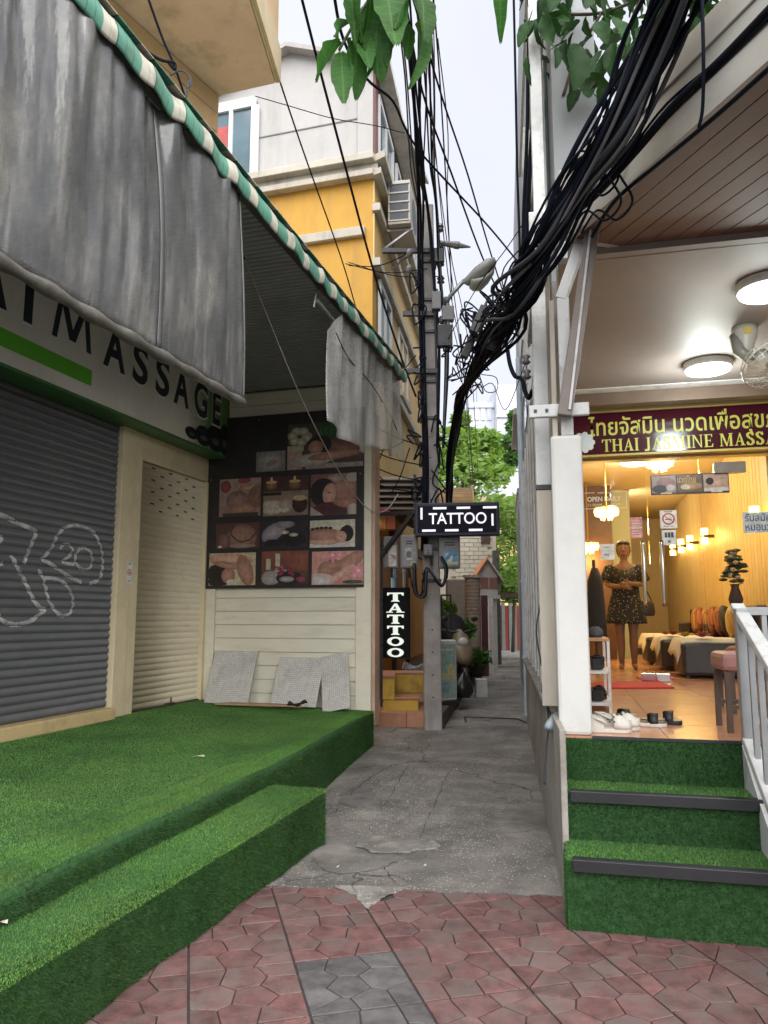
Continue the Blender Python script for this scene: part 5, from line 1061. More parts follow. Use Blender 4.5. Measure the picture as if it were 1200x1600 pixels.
sticker('no_smoking_sticker', 1032, 797, 1057, 826, f_ns, 'white no smoking notice with a red ring on the shop glass')
sticker('card_sticker', 1035, 828, 1056, 852, lambda a: [a.quad((.2 + .22 * i, .5), (.38 + .22 * i, .85), (.05, .05, .07)) for i in range(3)] + [a.quad((.4, .15), (.6, .32), (.2, .2, .2))], 'small white card sticker under the no smoking notice on the glass')
sticker('pink_sticker', 985, 808, 1003, 841, lambda a: [a.quad((.0, .52), (1, 1), (.62, .22, .20)), a.quad((0, 0), (1, .48), (.62, .22, .20))] + [a.line([(.15, .1 + .12 * i), (.85, .1 + .12 * i)], .008, (.8, .6, .55)) for i in range(7)], 'pair of pink printed stickers on the shop glass')
vs_ = sticker('payment_sticker', 939, 850, 960, 875, lambda a: [a.quad((.2, .75), (.6, .85), (.3, .45, .6))], 'white payment card sticker on the glass before the woman')
vt = text_me('VISA', mat('card_blue', (.02, .05, .22), .4), .055, (.02,), bold=.03, shear=.2); o = bpy.data.objects.new('letter_row', vt); COL.objects.link(o); o.parent = vs_; o.location = (.06, -.002, .05); 
def three(a):
    a.quad((0, 0), (1, 1), (.03, .02, .02)); a.quad((.02, .1), (.33, .95), (.30, .20, .18)); a.el(.2, .6, .12, .25, (.35, .12, .16), (.2, .1, .1)); a.el(.12, .3, .1, .2, (.03, .02, .03)); a.el(.26, .35, .06, .15, (.5, .42, .40))
    a.quad((.35, .1), (.66, .95), (.16, .07, .03)); a.el(.52, .4, .14, .2, (.45, .28, .12), (.3, .15, .05)); a.el(.45, .35, .06, .12, (.6, .5, .35))
    a.quad((.68, .1), (.99, .95), (.42, .28, .22)); a.el(.85, .55, .14, .25, (.60, .36, .26), (.42, .22, .15)); a.el(.76, .6, .05, .18, HAIR); a.quad((.68, .1), (.99, .28), (.55, .5, .48))
    for x in (.2, .84): a.line([(x - .07, .07), (x + .07, .07)], .012, (.6, .55, .5))
tp_ = sticker('massage_poster', 1017, 738, 1138, 774, three, 'dark strip of three massage pictures hung on the shop glass', 'poster')
def tchild(par, s, mt, wd, h, x, z, y=-.006, nm='letter_row'):
    o = bpy.data.objects.new(nm, text_me(s, mt, wd, (h,), bold=.008)); COL.objects.link(o); o.parent = par; o.location = (x, y, z); return o
tchild(tp_, 'นวดไทย', mat('gold_letter', (.62, .42, .14), .4), .19, .075, .375, .13)
rc = sticker('paper_notice', 1162, 799, 1215, 833, lambda a: None, 'white paper notice in blue thai handwriting on the shop glass', 'notice', (.60, .66, .66))
BLUEI = mat('blue_marker', (.05, .08, .22), .6)
tchild(rc, 'รับสมัคร', BLUEI, .30, .085, .17, .125); tchild(rc, 'หมอนวด', BLUEI, .30, .065, .17, .025)
# maroon sign
MAR = mat('maroon_sign', (.065, .010, .020), .12, var=.1, bump=0, spec=.7)
sg2 = thing('maroon_sign', 'maroon sign with yellow thai and english massage lettering over the glass front', 'sign', (1.5, 3.96, 3.3), RF)
m = MB(); m.box(.24, 3.0, 3.93, 3.99, 3.30, 3.772); part('board', m, MAR, sg2, bev=.004)
m = MB(); m.box(.24, 3.0, 3.925, 3.995, 3.275, 3.298); m.box(.24, 3.0, 3.925, 3.995, 3.774, 3.79); part('edge_trim', m, mat('yellow_trim', (.55, .42, .12), .4), sg2)
YL = mat('yellow_letter', (.62, .62, .12), .4, var=.03, bump=0)
def natw(s):
    me = text_me(s, YL); xs_ = [v.co.x for v in me.vertices]; r_ = max(xs_) - min(xs_); bpy.data.meshes.remove(me); return r_
pa, pb_ = RF.onU(920, 690, 3.92), RF.onU(1196, 690, 3.92)
try:
    full, prt = 'ไทยจัสมิน นวดเพื่อสุขภาพ', 'ไทยจัสมิน นวดเพื่อสุข'; k_ = (pb_.x - pa.x) / natw(prt)
    th = text_me(full, YL, natw(full) * k_, .19, bold=.012, align='LEFT'); place('letter_row', th, sg2, (pa.x, 3.927, 3.515))
except Exception as ex: print('thai', ex)
def roman(ch):                        # bold roman capital as flat strokes in a unit-high cell; returns (polys, width)
    P = []; T, t, sf = .17, .07, .055
    def vs(x, w_=T, a=0, b=1, s=1):
        P.append([(x, a), (x + w_, a), (x + w_, b), (x, b)])
        if s & 1: P.append([(x - .07, b - sf), (x + w_ + .07, b - sf), (x + w_ + .07, b), (x - .07, b)])
        if s & 2: P.append([(x - .07, a), (x + w_ + .07, a), (x + w_ + .07, a + sf), (x - .07, a + sf)])
    def cv(pts, w0):
        for i in range(len(pts) - 1):
            (x0, y0), (x1, y1) = pts[i], pts[i + 1]; dx, dy = x1 - x0, y1 - y0; l = math.hypot(dx, dy) or 1; wv = w0 * (.45 + .75 * abs(dy) / l); nx, ny = -dy / l * wv / 2, dx / l * wv / 2; ex, ey = dx / l * .02, dy / l * .02
            P.append([(x0 - ex + nx, y0 - ey + ny), (x0 - ex - nx, y0 - ey - ny), (x1 + ex - nx, y1 + ey - ny), (x1 + ex + nx, y1 + ey + ny)])
    if ch == 'T': vs(.27, s=2); P.extend([[(0, .93), (.71, .93), (.71, 1), (0, 1)], [(0, .74), (.06, .74), (.12, .95), (0, .95)], [(.71, .74), (.71, .95), (.59, .95), (.65, .74)]]); return P, .72
    if ch == 'H': vs(.07, s=3); vs(.57, s=3); P.append([(.2, .47), (.6, .47), (.6, .54), (.2, .54)]); return P, .82
    if ch == 'I': vs(.08, s=3); return P, .34
    if ch == 'A': P.extend([[(.08, .03), (.15, .03), (.42, .85), (.38, 1)], [(.51, .03), (.71, .03), (.44, 1), (.36, 1)], [(.2, .3), (.56, .3), (.54, .37), (.22, .37)], [(0, 0), (.25, 0), (.25, sf), (0, sf)], [(.43, 0), (.79, 0), (.79, sf), (.43, sf)]]); return P, .78
    if ch == 'J': vs(.22, a=.15, s=1); cv([(.305, .2), (.29, .05), (.22, -.06), (.12, -.06), (.06, .02)], .15); return P, .5
    if ch == 'N': vs(.08, .08, s=3); vs(.64, .08, s=1); P.append([(.06, 1), (.22, 1), (.72, 0), (.64, 0)]); return P, .84
    if ch == 'M': vs(.08, .08, s=3); vs(.72, T, s=3); P.extend([[(.07, 1), (.25, 1), (.52, .18), (.46, 0)], [(.46, 0), (.52, 0), (.80, 1), (.74, 1)]]); return P, 1.0
    if ch == 'E': vs(.08, s=0); P.extend([[(0, 0), (.62, 0), (.62, sf), (0, sf)], [(0, 1 - sf), (.6, 1 - sf), (.6, 1), (0, 1)], [(.2, .48), (.44, .48), (.44, .54), (.2, .54)], [(.62, 0), (.66, .26), (.61, .26), (.52, .05)], [(.6, 1), (.6, .76), (.55, .76), (.5, .95)], [(.44, .38), (.47, .38), (.47, .64), (.44, .64)]]); return P, .72
    if ch == 'S': cv([(.5, .8), (.42, .94), (.28, .97), (.14, .9), (.11, .75), (.2, .6), (.38, .47), (.5, .33), (.48, .14), (.33, .03), (.17, .05), (.08, .22)], .17); P.extend([[(.06, 0), (.11, 0), (.11, .3), (.06, .3)], [(.48, .72), (.53, .72), (.53, 1), (.48, 1)]]); return P, .62
    if ch == 'G': cv([(.68, .76), (.58, .93), (.4, .98), (.22, .9), (.12, .7), (.1, .45), (.17, .2), (.33, .04), (.52, .04), (.66, .12)], .17); vs(.58, .16, 0.05, .42, 1); P.append([(.68, .72), (.73, .72), (.73, 1), (.68, 1)]); return P, .84
    return P, .35
s_ = 'THAI JASMINE MASSAGE'; ws_ = [roman(c)[1] + .06 if c != ' ' else .36 for c in s_]
qa, qb = RF.onU(941, 705, 3.92), RF.onU(1197, 700, 3.92); sc_ = (qb.x - qa.x) / sum(ws_[:17]); x = qa.x; hh = .14
for c, w_ in zip(s_, ws_):
    if c != ' ':
        m = MB(); P, _ = roman(c)
        for i, pg in enumerate(P): m.poly([(x + px * sc_, 3.9262 - .0003 * i, 3.325 + pz * hh) for px, pz in pg])
        part('letter', m, YL, sg2)
    x += w_ * sc_
# white jasmine cut-out at the sign's end
m = MB(); c = RF.onU(912, 690, 3.7)
fl_ = RF.onU(912, 692, .27)
for i in range(9):
    a = 2 * math.pi * i / 9; d1 = Vector((math.cos(a), 0, math.sin(a))); d2 = Vector((-math.sin(a), 0, math.cos(a)))
    m.ring([[tuple(Vector((fl_.x, .27 + dy - .002 * i, fl_.z)) + d1 * r_ + d2 * w_) for r_, w_ in ((.0, -.008), (.03, -.016), (.058, -.019), (.07, -.008), (.07, .008), (.058, .019), (.03, .016), (0, .008))] for dy in (-.006, .006)])
solo('jasmine_flower', m, mat('flower_white', (.62, .66, .64), .6, var=.05), 'white cut out jasmine flower on the column edge by the sign', 'flower', (fl_.x, .27, fl_.z), RF)
# ---- turf steps
tst = thing('turf_steps', 'three steep turf covered steps with black nosings up to the thai shop', 'steps', (1.2, -.3, 0), RF)
m = MB(); V1 = 3.2
prof = [(-.66, -.02), (-.655, .318), (-.30, .325), (-.297, .562), (-.0, .569), (-.0, .80), (.012, FL - .003)]
m.prism([(.035, u, z) for u, z in prof] + [(.035, .012, -.02)], (V1, 0, 0)); part('turf_carpet', m, TURFB, tst)
pt = []; ptt = []
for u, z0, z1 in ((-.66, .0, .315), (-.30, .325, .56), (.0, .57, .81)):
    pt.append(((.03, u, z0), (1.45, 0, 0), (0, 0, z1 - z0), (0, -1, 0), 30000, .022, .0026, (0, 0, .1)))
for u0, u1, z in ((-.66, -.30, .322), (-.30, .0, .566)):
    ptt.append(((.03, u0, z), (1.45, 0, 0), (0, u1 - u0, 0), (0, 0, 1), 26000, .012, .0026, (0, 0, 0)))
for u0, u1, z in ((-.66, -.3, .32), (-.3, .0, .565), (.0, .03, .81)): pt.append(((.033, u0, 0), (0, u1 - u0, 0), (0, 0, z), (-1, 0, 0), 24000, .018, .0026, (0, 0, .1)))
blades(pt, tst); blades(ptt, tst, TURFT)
NOS = mat('black_nosing', (.018, .018, .021), .4, var=.2, bump=.1, bs=90)
for u, z in ((-.66, .322), (-.30, .566)):
    m = MB(); m.box(.065, 3.2, u - .028, u - .016, z - .045, z + .012); m.box(.065, 3.2, u - .016, u + .035, z + .002, z + .012); part('nosing', m, NOS, tst, bev=.003)
m = MB(); m.box(.2, 1.0, -.006, .01, FL - .014, FL + .004); part('threshold_edge', m, DARKST, tst)
# ---- railing
rl = thing('railing', 'grey and white steel handrail beside the turf steps', 'railing', (1.02, -.1, FL), RF)
m = MB(); m.box(.985, 1.055, -.13, -.06, FL, 1.55); part('newel_post', m, GREYST, rl, bev=.006)
a, b = Vector((1.02, .0, 1.56)), Vector((1.02, -1.15, 1.07)); dz = (b - a)
m = MB(); m.bar(a, b, .07, .045); part('handrail', m, WHITEM, rl, bev=.006)
a2, b2 = Vector((1.02, -.10, .84)), Vector((1.02, -1.15, .26)); m = MB(); m.bar(a2, b2, .075, .05); part('bottom_rail', m, WHITEM, rl, bev=.006)
for k in range(5): uu = -.26 - .17 * k; f = (uu) / -1.15; zb = .84 - .58 * (uu + .10) / -1.05; ztp = 1.56 - .49 * (-uu) / 1.15; m = MB(); m.bar((1.02, uu, zb + .02), (1.02, uu, ztp - .02), .028); part('baluster', m, GREYST, rl)
m = MB(); m.bar((1.02, .02, 1.535), (2.4, .02, 1.535), .045); m.bar((1.02, .02, .93), (2.4, .02, .93), .035); part('side_rail', m, GREYST, rl)
for k in range(6): m = MB(); m.bar((1.16 + .2 * k, .02, .95), (1.16 + .2 * k, .02, 1.52), .026); part('baluster', m, GREYST, rl)
m = MB(); m.prism([(1.0, -.66, .36), (1.0, -.3, .58), (1.0, 0, .8), (1.0, .0, .5), (1.0, -.66, .0), ], (.03, 0, 0)); part('stringer', m, WHITEM, rl)
# ---- lamps
LAMPW = mat('ceiling_lamp_glow', (.86, 1.0, .96), .4, var=.02, bump=0, emit=1.2)
def plight(par, loc, e, col, r_):
    l = bpy.data.lights.new('lamp_light', 'POINT'); l.energy = e; l.color = col; l.shadow_soft_size = r_; o = bpy.data.objects.new('lamp_light', l); COL.objects.link(o); o.parent = par; o.location = loc
def clamp(v, u, z, r_, lb, e):
    t = thing('ceiling_lamp', lb, 'ceiling lamp', (v, u, z), RF, 'round white ceiling lamps'); m = MB(); m.loft([(v, u, z - .005, r_, r_), (v, u, z - .05, r_, r_), (v, u, z - .065, r_ * .96, r_ * .96)], 32); part('rim', m, WHITEM, t)
    m = MB(); m.loft([(v, u, z - .066, r_ * .94, r_ * .94), (v, u, z - .085, r_ * .9, r_ * .9), (v, u, z - .1, r_ * .6, r_ * .6)], 32); part('diffuser', m, LAMPW, t, smooth=True); plight(t, (0, 0, -.28), e, (.92, 1, .95) if z > 3.8 else (1, .88, .66), .15)
clamp(1.45, 2.65, 3.86, .215, 'round white lamp on the porch ceiling near the fan and glass front', 11)
clamp(1.55, .92, 3.86, .215, 'round white lamp on the porch ceiling nearest the street', 3)
clamp(1.12, 6.3, 3.72, .21, 'round white lamp added behind the glass for a porch lamp reflection', 11)  # both room lamps are added where porch lamps reflect in the glass
clamp(1.05, 9.2, 3.72, .21, 'round white lamp added deep in the room for a porch lamp reflection', 11)
WARM = mat('warm_lamp_glow', (1, .62, .16), .4, var=.05, bump=0, emit=1.6)
GOLD = mat('gold_metal', (.45, .28, .07), .3, .8, var=.1)
def chand(v, u, z, lb):
    t = thing('chandelier', lb, 'chandelier', (v, u, z), RF, 'gold chandeliers in the room'); m = MB(); m.tube([(v, u, 3.72), (v, u, z + .12)], .012, 8); m.loft([(v, u, z + .12, .03, .03), (v, u, z + .10, .16, .16), (v, u, z + .08, .17, .17)], 20); part('canopy', m, GOLD, t)
    for k in range(10):
        a = 2 * math.pi * k / 10; x, y = v + .14 * math.cos(a), u + .14 * math.sin(a); m = MB(); m.loft([(x, y, z + .08, .025, .025), (x, y, z + .03, .035, .035), (x, y, z - .03, .02, .02)], 8); part('crystal', m, WARM, t)
    for k in range(6):
        a = 2 * math.pi * k / 6; x, y = v + .07 * math.cos(a), u + .07 * math.sin(a); m = MB(); m.loft([(x, y, z + .05, .02, .02), (x, y, z - .03, .03, .03), (x, y, z - .09, .012, .012)], 8); part('crystal', m, WARM, t)
    plight(t, (0, 0, -.2), 7, (1, .66, .25), .12)
chand(1.30, 5.2, 3.40, 'gold chandelier with crystal cups glowing just under the maroon sign')
chand(.72, 6.6, 2.98, 'gold chandelier glowing above the woman behind the opening hours')
chand(.50, 8.1, 2.62, 'small gold chandelier deep in the room by the column edge')
def sconce(u, z, lb):
    t = thing('wall_sconce', lb, 'wall lamp', (2.3, u, z), RF, 'wall lamps along the yellow curtain wall'); m = MB(); m.box(2.18, 2.33, u - .05, u + .05, z - .02, z + .02); part('mount', m, DKWOOD, t)
    for s in (1, -1): m = MB(); m.loft([(2.20, u, z + s * .025, .05, .065), (2.20, u, z + s * .12, .055, .07)] if s > 0 else [(2.20, u, z - .12, .055, .07), (2.20, u, z - .025, .05, .065)], 10); part('lamp_cup', m, WARM, t)
    plight(t, (-.16, 0, .0), 2.3, (1, .62, .18), .06)
for i, (x, y) in enumerate(((1182, 808), (1103, 838), (1080, 848), (1066, 853), (1053, 858))):
    p = RF.onV(x, y, 2.22); sconce(p.y, p.z, ('wall lamp with twin cups beside the paper notice', 'wall lamp with twin cups, first of the row behind the sofa', 'wall lamp with twin cups, second of the row behind the sofa', 'wall lamp with twin cups, third of the row behind the sofa', 'wall lamp with twin cups farthest along the curtain wall')[i])
# ---- orbit fan on the porch ceiling
WPL = mat('fan_plastic', (.50, .47, .42), .4, var=.06, bump=.02)
fc = RF.l(atZ(1163, 512, 3.86)); fn_ = thing('ceiling_fan', 'white caged orbit fan hanging from the porch ceiling', 'fan', (fc.x, fc.y, 3.86), RF)
m = MB(); m.loft([(fc.x, fc.y, 3.859, .10, .10), (fc.x, fc.y, 3.80, .10, .10), (fc.x, fc.y, 3.68, .06, .06), (fc.x, fc.y, 3.62, .045, .045)], 20); part('base', m, WPL, fn_, smooth=True)
m = MB(); m.tube([(fc.x - .07, fc.y, 3.80), (fc.x - .06, fc.y - .03, 3.66), (fc.x + .02, fc.y - .06, 3.56)], [.05, .05, .04], 10); part('neck', m, mat('fan_grey', (.25, .24, .22), .4), fn_, smooth=True)
cc = Vector((fc.x + .13, fc.y - .12, 3.50)); ax = Vector((.35, -.55, -.75)).normalized(); e1 = ax.cross(Vector((0, 0, 1))).normalized(); e2 = ax.cross(e1)
m = MB(); m.tube([cc - ax * .12, cc - ax * .02], [.07, .055], 12); part('motor', m, WPL, fn_, smooth=True)
m = MB()
for r_, d in ((.215, 0), (.20, .05), (.20, -.05), (.13, .085), (.06, .095)): m.tube([cc + ax * d + (e1 * math.cos(t) + e2 * math.sin(t)) * r_ for t in [2 * math.pi * k / 36 for k in range(37)]], .006 if r_ == .215 else .003, 5)
for k in range(24):
    t = 2 * math.pi * k / 24; rr = e1 * math.cos(t) + e2 * math.sin(t); m.tube([cc + ax * .095 + rr * .05, cc + ax * .085 + rr * .13, cc + ax * .05 + rr * .2, cc + rr * .215, cc - ax * .05 + rr * .2, cc - ax * .08 + rr * .1], .0022, 4)
part('cage', m, WPL, fn_)
for k in range(3):
    m = MB(); t0 = 2 * math.pi * k / 3; m.grid(lambda a, b: cc + (e1 * math.cos(t0 + b * .9) + e2 * math.sin(t0 + b * .9)) * (.03 + .15 * a) + ax * (.02 * (b - .5) * 2), 6, 5); part('blade', m, mat('fan_blade', (.48, .40, .32), .4), fn_, sol=.002)
m = MB(); q = RF.onU(1170, 500, fc.y - .101); m.box(fc.x - .03, fc.x + .03, fc.y - .102, fc.y - .0985, 3.775, 3.83); part('energy_label', m, mat('label_yellow', (.55, .42, .10), .5), fn_)
# ================================================================ THINGS IN THE THAI SHOP
LEA = mat('dark_leather', (.035, .028, .028), .35, var=.2, bump=.1)
CLOTH = mat('white_cloth', (.62, .60, .54), .8, var=.06, bump=.15, bs=30)
def flatp(x, y, z): p = RF.l(atZ(x, y, z)); return p
# shoe rack
rk = thing('shoe_rack', 'white metal three tier shoe rack standing behind the white column', 'shoe rack', (.32, 1.4, FL), RF)
m = MB()
for v in (.23, .372):
    for u in (1.16, 1.75): m.bar((v, u, FL), (v, u, 1.33), .02)
part('frame', m, WHITEM, rk)
for z, mt in ((.865, WHITEM), (1.09, WHITEM), (1.325, mat('wood_shelf', (.40, .22, .09), .5, var=.2))):
    m = MB(); m.box(.22, .385, 1.15, 1.765, z, z + .022); part('shelf', m, mt, rk, bev=.003)
# shoes
def shoe(name, label, cat, v, u, z, az, ln, mt, sole, hgt=.07, open_=False, strap=None):
    t = thing(name, label, cat, (0, 0, 0), W); t.location = RF.w(v, u, z); t.rotation_euler = (0, 0, -RF.az + az); BASE[t.name] = Vector((0, 0, 0)); m = MB(); secs = []
    prof = [(-.5, .030, .1), (-.46, .040, .5), (-.3, .043, .7), (-.1, .040, .8), (.12, .048, 1), (.3, .052, .9), (.42, .044, .6), (.5, .022, .25)]
    outline = [(x * ln, w_ * ln / .24) for x, w_, _ in prof]
    pts = [(x, -w_) for x, w_ in outline] + [(x, w_) for x, w_ in reversed(outline)]
    m.prism([(x, y, .0) for x, y in pts], (0, 0, .026)); part('sole', m, sole, t, bev=.006)
    m = MB()
    if open_:
        secs = []
        for x in (.02, .12, .22): secs.append([(x * ln + (.02 if a > 1 else 0), .052 * math.cos(a) * ln / .24, .024 + hgt * .75 * math.sin(a)) for a in [math.pi * k / 10 for k in range(11)]])
        m.ring([[*q, *[(p[0], p[1] * .92, p[2] - .004) for p in reversed(q)]] for q in secs]); part('strap', m, mt, t, smooth=True)
        m = MB(); m.prism([(x, y * .93, .0265) for x, y in pts], (0, 0, .004)); part('insole', m, strap or mt, t)
    else:
        def upper(f0, top):
            s2 = []
            for x, w_, hf in prof:
                if x < f0: continue
                hh = hgt * (.55 + .6 * math.sin(max(0, min(1, (x + .5) * 1.15)) * math.pi * .8)) * (1 if x < .35 else .75); w2 = w_ * ln / .24 * 1.03
                s2.append([(x * ln, w2 * math.cos(a), .024 + hh * max(0, math.sin(a)) ** .8) for a in [math.pi * k / 12 for k in range(13)]])
            return s2
        m.ring(upper(-.08, 1)); part('vamp', m, mt, t, smooth=True)
        m = MB(); s2 = []
        for x, w_, hf in prof[:4]: w2 = w_ * ln / .24 * 1.02; s2.append([(x * ln, -w2, .024), (x * ln, -w2 * .98, .024 + hgt * .75), (x * ln, -w2 * .85, .024 + hgt * .75), (x * ln, -w2 * .86, .024)])
        m.ring(s2); m.ring([[(p[0], -p[1], p[2]) for p in q] for q in s2]); m.prism([(-.5 * ln, -.03 * ln / .24, .024), (-.46 * ln, -.04 * ln / .24, .024), (-.46 * ln, .04 * ln / .24, .024), (-.5 * ln, .03 * ln / .24, .024)], (0, 0, hgt * .8)); part('heel_wall', m, mt, t)
        m = MB(); m.tube([(-.06 * ln, -.052 * ln / .24, .06), (-.3 * ln, -.05 * ln / .24, .09), (-.48 * ln, 0, .095), (-.3 * ln, .05 * ln / .24, .09), (-.06 * ln, .052 * ln / .24, .06)], .007, 6); part('heel_strap', m, mt, t, smooth=True)
        m = MB()
        for x, a in ((.12, .9), (.2, 1.25), (.2, 1.9), (.12, 2.25), (.28, 1.57), (.02, .45), (.12, .45), (.22, .45), (.02, 2.7), (.12, 2.7)):
            w2 = .0495 * ln / .24; hh = hgt * 1.13; m.ball((x * ln, w2 * math.cos(a), .024 + hh * math.sin(a) ** .8), .006, 6, 4)
        part('vent_hole', m, BLACK, t)
    return t
WCROC = mat('white_clog_foam', (.60, .58, .53), .6, var=.06, bump=.03, dirt=(.4, .36, .3), ds=12, damt=.3)
shoe('clog', 'off white vented clog nearest the turf steps by the column', 'clog', .30, .20, FL, .05, .27, WCROC, WCROC, .075, )
shoe('clog', 'off white vented clog lying just behind its twin', 'clog', .36, .33, FL, -.10, .27, WCROC, WCROC, .075)
BK = mat('black_sandal_foam', (.012, .012, .014), .5); TAN = mat('tan_insole', (.42, .35, .24), .7)
shoe('sandal', 'black slide sandal with white sole edge to the side of the clogs', 'sandal', .55, .52, FL, -.15, .25, BK, WCROC, .08, True, BK)
shoe('sandal', 'black slide sandal farthest from the clogs on the orange tiles', 'sandal', .66, .66, FL, -.2, .25, BK, BK, .08, True, TAN)
shoe('sandal', 'tan soled sandal behind the clogs by the shoe rack', 'sandal', .40, .85, FL, .15, .25, BK, TAN, .06, True, TAN)
shoe('sandal', 'black shoe on the lowest shelf of the white rack', 'shoe', .30, 1.35, .889, 1.4, .24, BK, BK, .07)
shoe('sandal', 'black shoe on the middle shelf of the white rack', 'shoe', .30, 1.4, 1.114, 1.5, .24, BK, BK, .07)
m = MB(); b0 = (.30, 1.45, 1.349); m.loft([(.30, 1.5, 1.349, .05, .11), (.30, 1.5, 1.38, .06, .12), (.30, 1.48, 1.41, .05, .08), (.30, 1.46, 1.43, .02, .03)], 14); solo('peaked_cap', m, mat('grey_cap', (.06, .065, .075), .8), 'dark grey cap on top of the white shoe rack', 'cap', b0, RF, smooth=True)
# red mat
m = MB(); q = [flatp(x, y, FL) for x, y in ((928, 1068), (1030, 1066), (1054, 1076), (928, 1077))]; m.prism([(p.x, p.y, FL + .002) for p in q], (0, 0, .012)); solo('door_mat', m, mat('red_mat', (.42, .018, .03), .8, var=.1, bump=.2), 'red mat lying on the tiles before the glass door', 'mat', (q[0].x, q[0].y, FL), RF)
m = MB(); c = flatp(1030, 1066, FL); m.box(c.x - .17, c.x + .2, c.y + .35, c.y + .55, FL + .002, FL + .02); m.box(c.x - .14, c.x + .17, c.y + .37, c.y + .53, FL + .021, FL + .028); solo('folded_towel', m, mat('red_white_towel', (.55, .10, .14), .8, var=.4, vs=14), 'folded red and white towel beside the red mat', 'towel', (c.x, c.y, FL), RF, bev=.004)
# ottomans with cloths and paper lotus
LOT = [((.62, .20, .20), 'pink paper lotus on the nearest white cloth'), ((.55, .45, .06), 'yellow green paper lotus beside the pink lotus'), ((.45, .12, .08), 'dull red paper lotus farther back on the white cloth'), ((.48, .16, .12), 'reddish paper lotus at the far edge of the cloth')]
lm = [mat('lotus_petal', c, .6, var=.1) for c, _ in LOT]
for i, (u, v, dv) in enumerate(((4.55, 1.72, .36), (5.75, 1.62, .34), (7.0, 1.55, .32))):
    t = thing('ottoman', ('dark leather foot massage ottoman with white cloth nearest the glass', 'dark leather ottoman with white cloth, middle of the row', 'dark leather ottoman with white cloth at the far end')[i], 'ottoman', (v, u, FL), RF, 'dark ottomans draped with white cloths')
    m = MB(); m.box(v - dv, v + dv, u, u + .75, FL + .03, FL + .40); part('body', m, LEA, t, bev=.04)
    m = MB(); hz = FL + .405
    def dr(a, b):
        x = v - dv - .05 + (2 * dv + .1) * b; y = u + .1 + .75 * a; ed = max(0, abs(b - .5) * 2 - .82) / .18; z = hz + .03 - ed ** 1.2 * (.19 + .015 * math.sin(a * 12)) + .004 * math.sin(a * 40 + b * 20); fr_ = max(0, .08 - a) / .08; z -= fr_ * (.10 + .01 * math.sin(b * 9)); return (x, y, z)
    m.grid(dr, 24, 40); part('cloth', m, CLOTH, t, smooth=True, sol=.006)
    for vv in (v - dv + .06, v + dv - .06): m = MB(); m.box(vv - .02, vv + .02, u + .05, u + .09, FL, FL + .05); part('foot', m, DKWOOD, t)
def lotus(v, u, z, s, mt, lb):
    t = thing('paper_lotus', lb, 'flower', (v, u, z), RF, 'paper lotuses on the ottoman cloths')
    for ring_, (n, tl, r_) in enumerate(((10, .35, 1.0), (8, .8, .75), (6, 1.2, .5))):
        m = MB()
        for k in range(n):
            a = 2 * math.pi * k / n + ring_ * .3; d = Vector((math.cos(a), math.sin(a), 0)); sd = Vector((-math.sin(a), math.cos(a), 0)); up = Vector((0, 0, 1)); ct, st_ = math.cos(tl), math.sin(tl)
            P = lambda f, w_: Vector((v, u, z + .01)) + (d * ct + up * st_) * f * s * r_ + sd * w_ * s; m.ring([[P(.05, -.06), P(.05, .06)], [P(.5, -.2), P(.5, .2)], [P(.8, -.14), P(.8, .14)], [P(1, -.01), P(1, .01)]], False)
        part('petal', m, mt, t, sol=.003)
for (x, y, u, k, s) in ((1097, 990, 4.75, 0, .13), (1070, 990, 5.0, 1, .11), (1052, 985, 5.9, 2, .10), (1040, 985, 6.1, 3, .09)):
    p = RF.onU(x, y, u); lotus(p.x, u, FL + .445, s, lm[k], LOT[k][1])
# sofa along the curtain wall with cushions
SOFA = mat('brown_sofa', (.05, .03, .022), .5, var=.25, bump=.1)
for i, (u0, u1) in enumerate(((4.6, 6.7), (6.8, 9.2))):
    t = thing('sofa', ('dark brown sofa under the wall lamps nearest the glass', 'dark brown sofa farther along the curtain wall')[i], 'sofa', (2.1, (u0 + u1) / 2, FL), RF)
    m = MB(); m.box(1.98, 2.30, u0, u1, FL, FL + .42); part('seat', m, SOFA, t, bev=.03)
    m = MB(); m.box(2.17, 2.30, u0, u1, FL + .421, FL + .82); part('backrest', m, SOFA, t, bev=.03)
    for uu in (u0 + .06, u1 - .06): m = MB(); m.box(1.98, 2.165, uu - .06, uu + .06, FL + .421, FL + .6); part('armrest', m, SOFA, t, bev=.025)
def stripemat(name, c1, c2):
    mt = mat(name, c1, .7, var=.1); t_ = mt.node_tree; w_ = t_.nodes.new('ShaderNodeTexWave'); w_.inputs['Scale'].default_value = 9; w_.inputs['Distortion'].default_value = 1; tcn = t_.nodes.new('ShaderNodeTexCoord'); t_.links.new(tcn.outputs['Object'], w_.inputs['Vector'])
    p = t_.nodes['Principled BSDF']; s = p.inputs['Base Color'].links[0].from_socket; x = t_.nodes.new('ShaderNodeMix'); x.data_type = 'RGBA'; t_.links.new(w_.outputs['Fac'], x.inputs['Factor']); t_.links.new(s, x.inputs['A']); x.inputs['B'].default_value = (*c2, 1); t_.links.new(x.outputs['Result'], p.inputs['Base Color']); return mt
CUS = [stripemat('orange_striped', (.38, .13, .04), (.14, .04, .03)), stripemat('gold_striped', (.45, .28, .08), (.20, .07, .04)), mat('black_cushion', (.02, .018, .02), .6), mat('mustard_cushion', (.48, .34, .10), .7)]
cm = MB(); cm.ring([[(r_ * .22 * math.copysign(abs(math.cos(t)) ** .6, math.cos(t)), d, r_ * .2 * math.copysign(abs(math.sin(t)) ** .6, math.sin(t))) for t in [2 * math.pi * k / 20 for k in range(20)]] for r_, d in ((.55, -.075), (.9, -.04), (1, 0), (.9, .04), (.55, .075))])
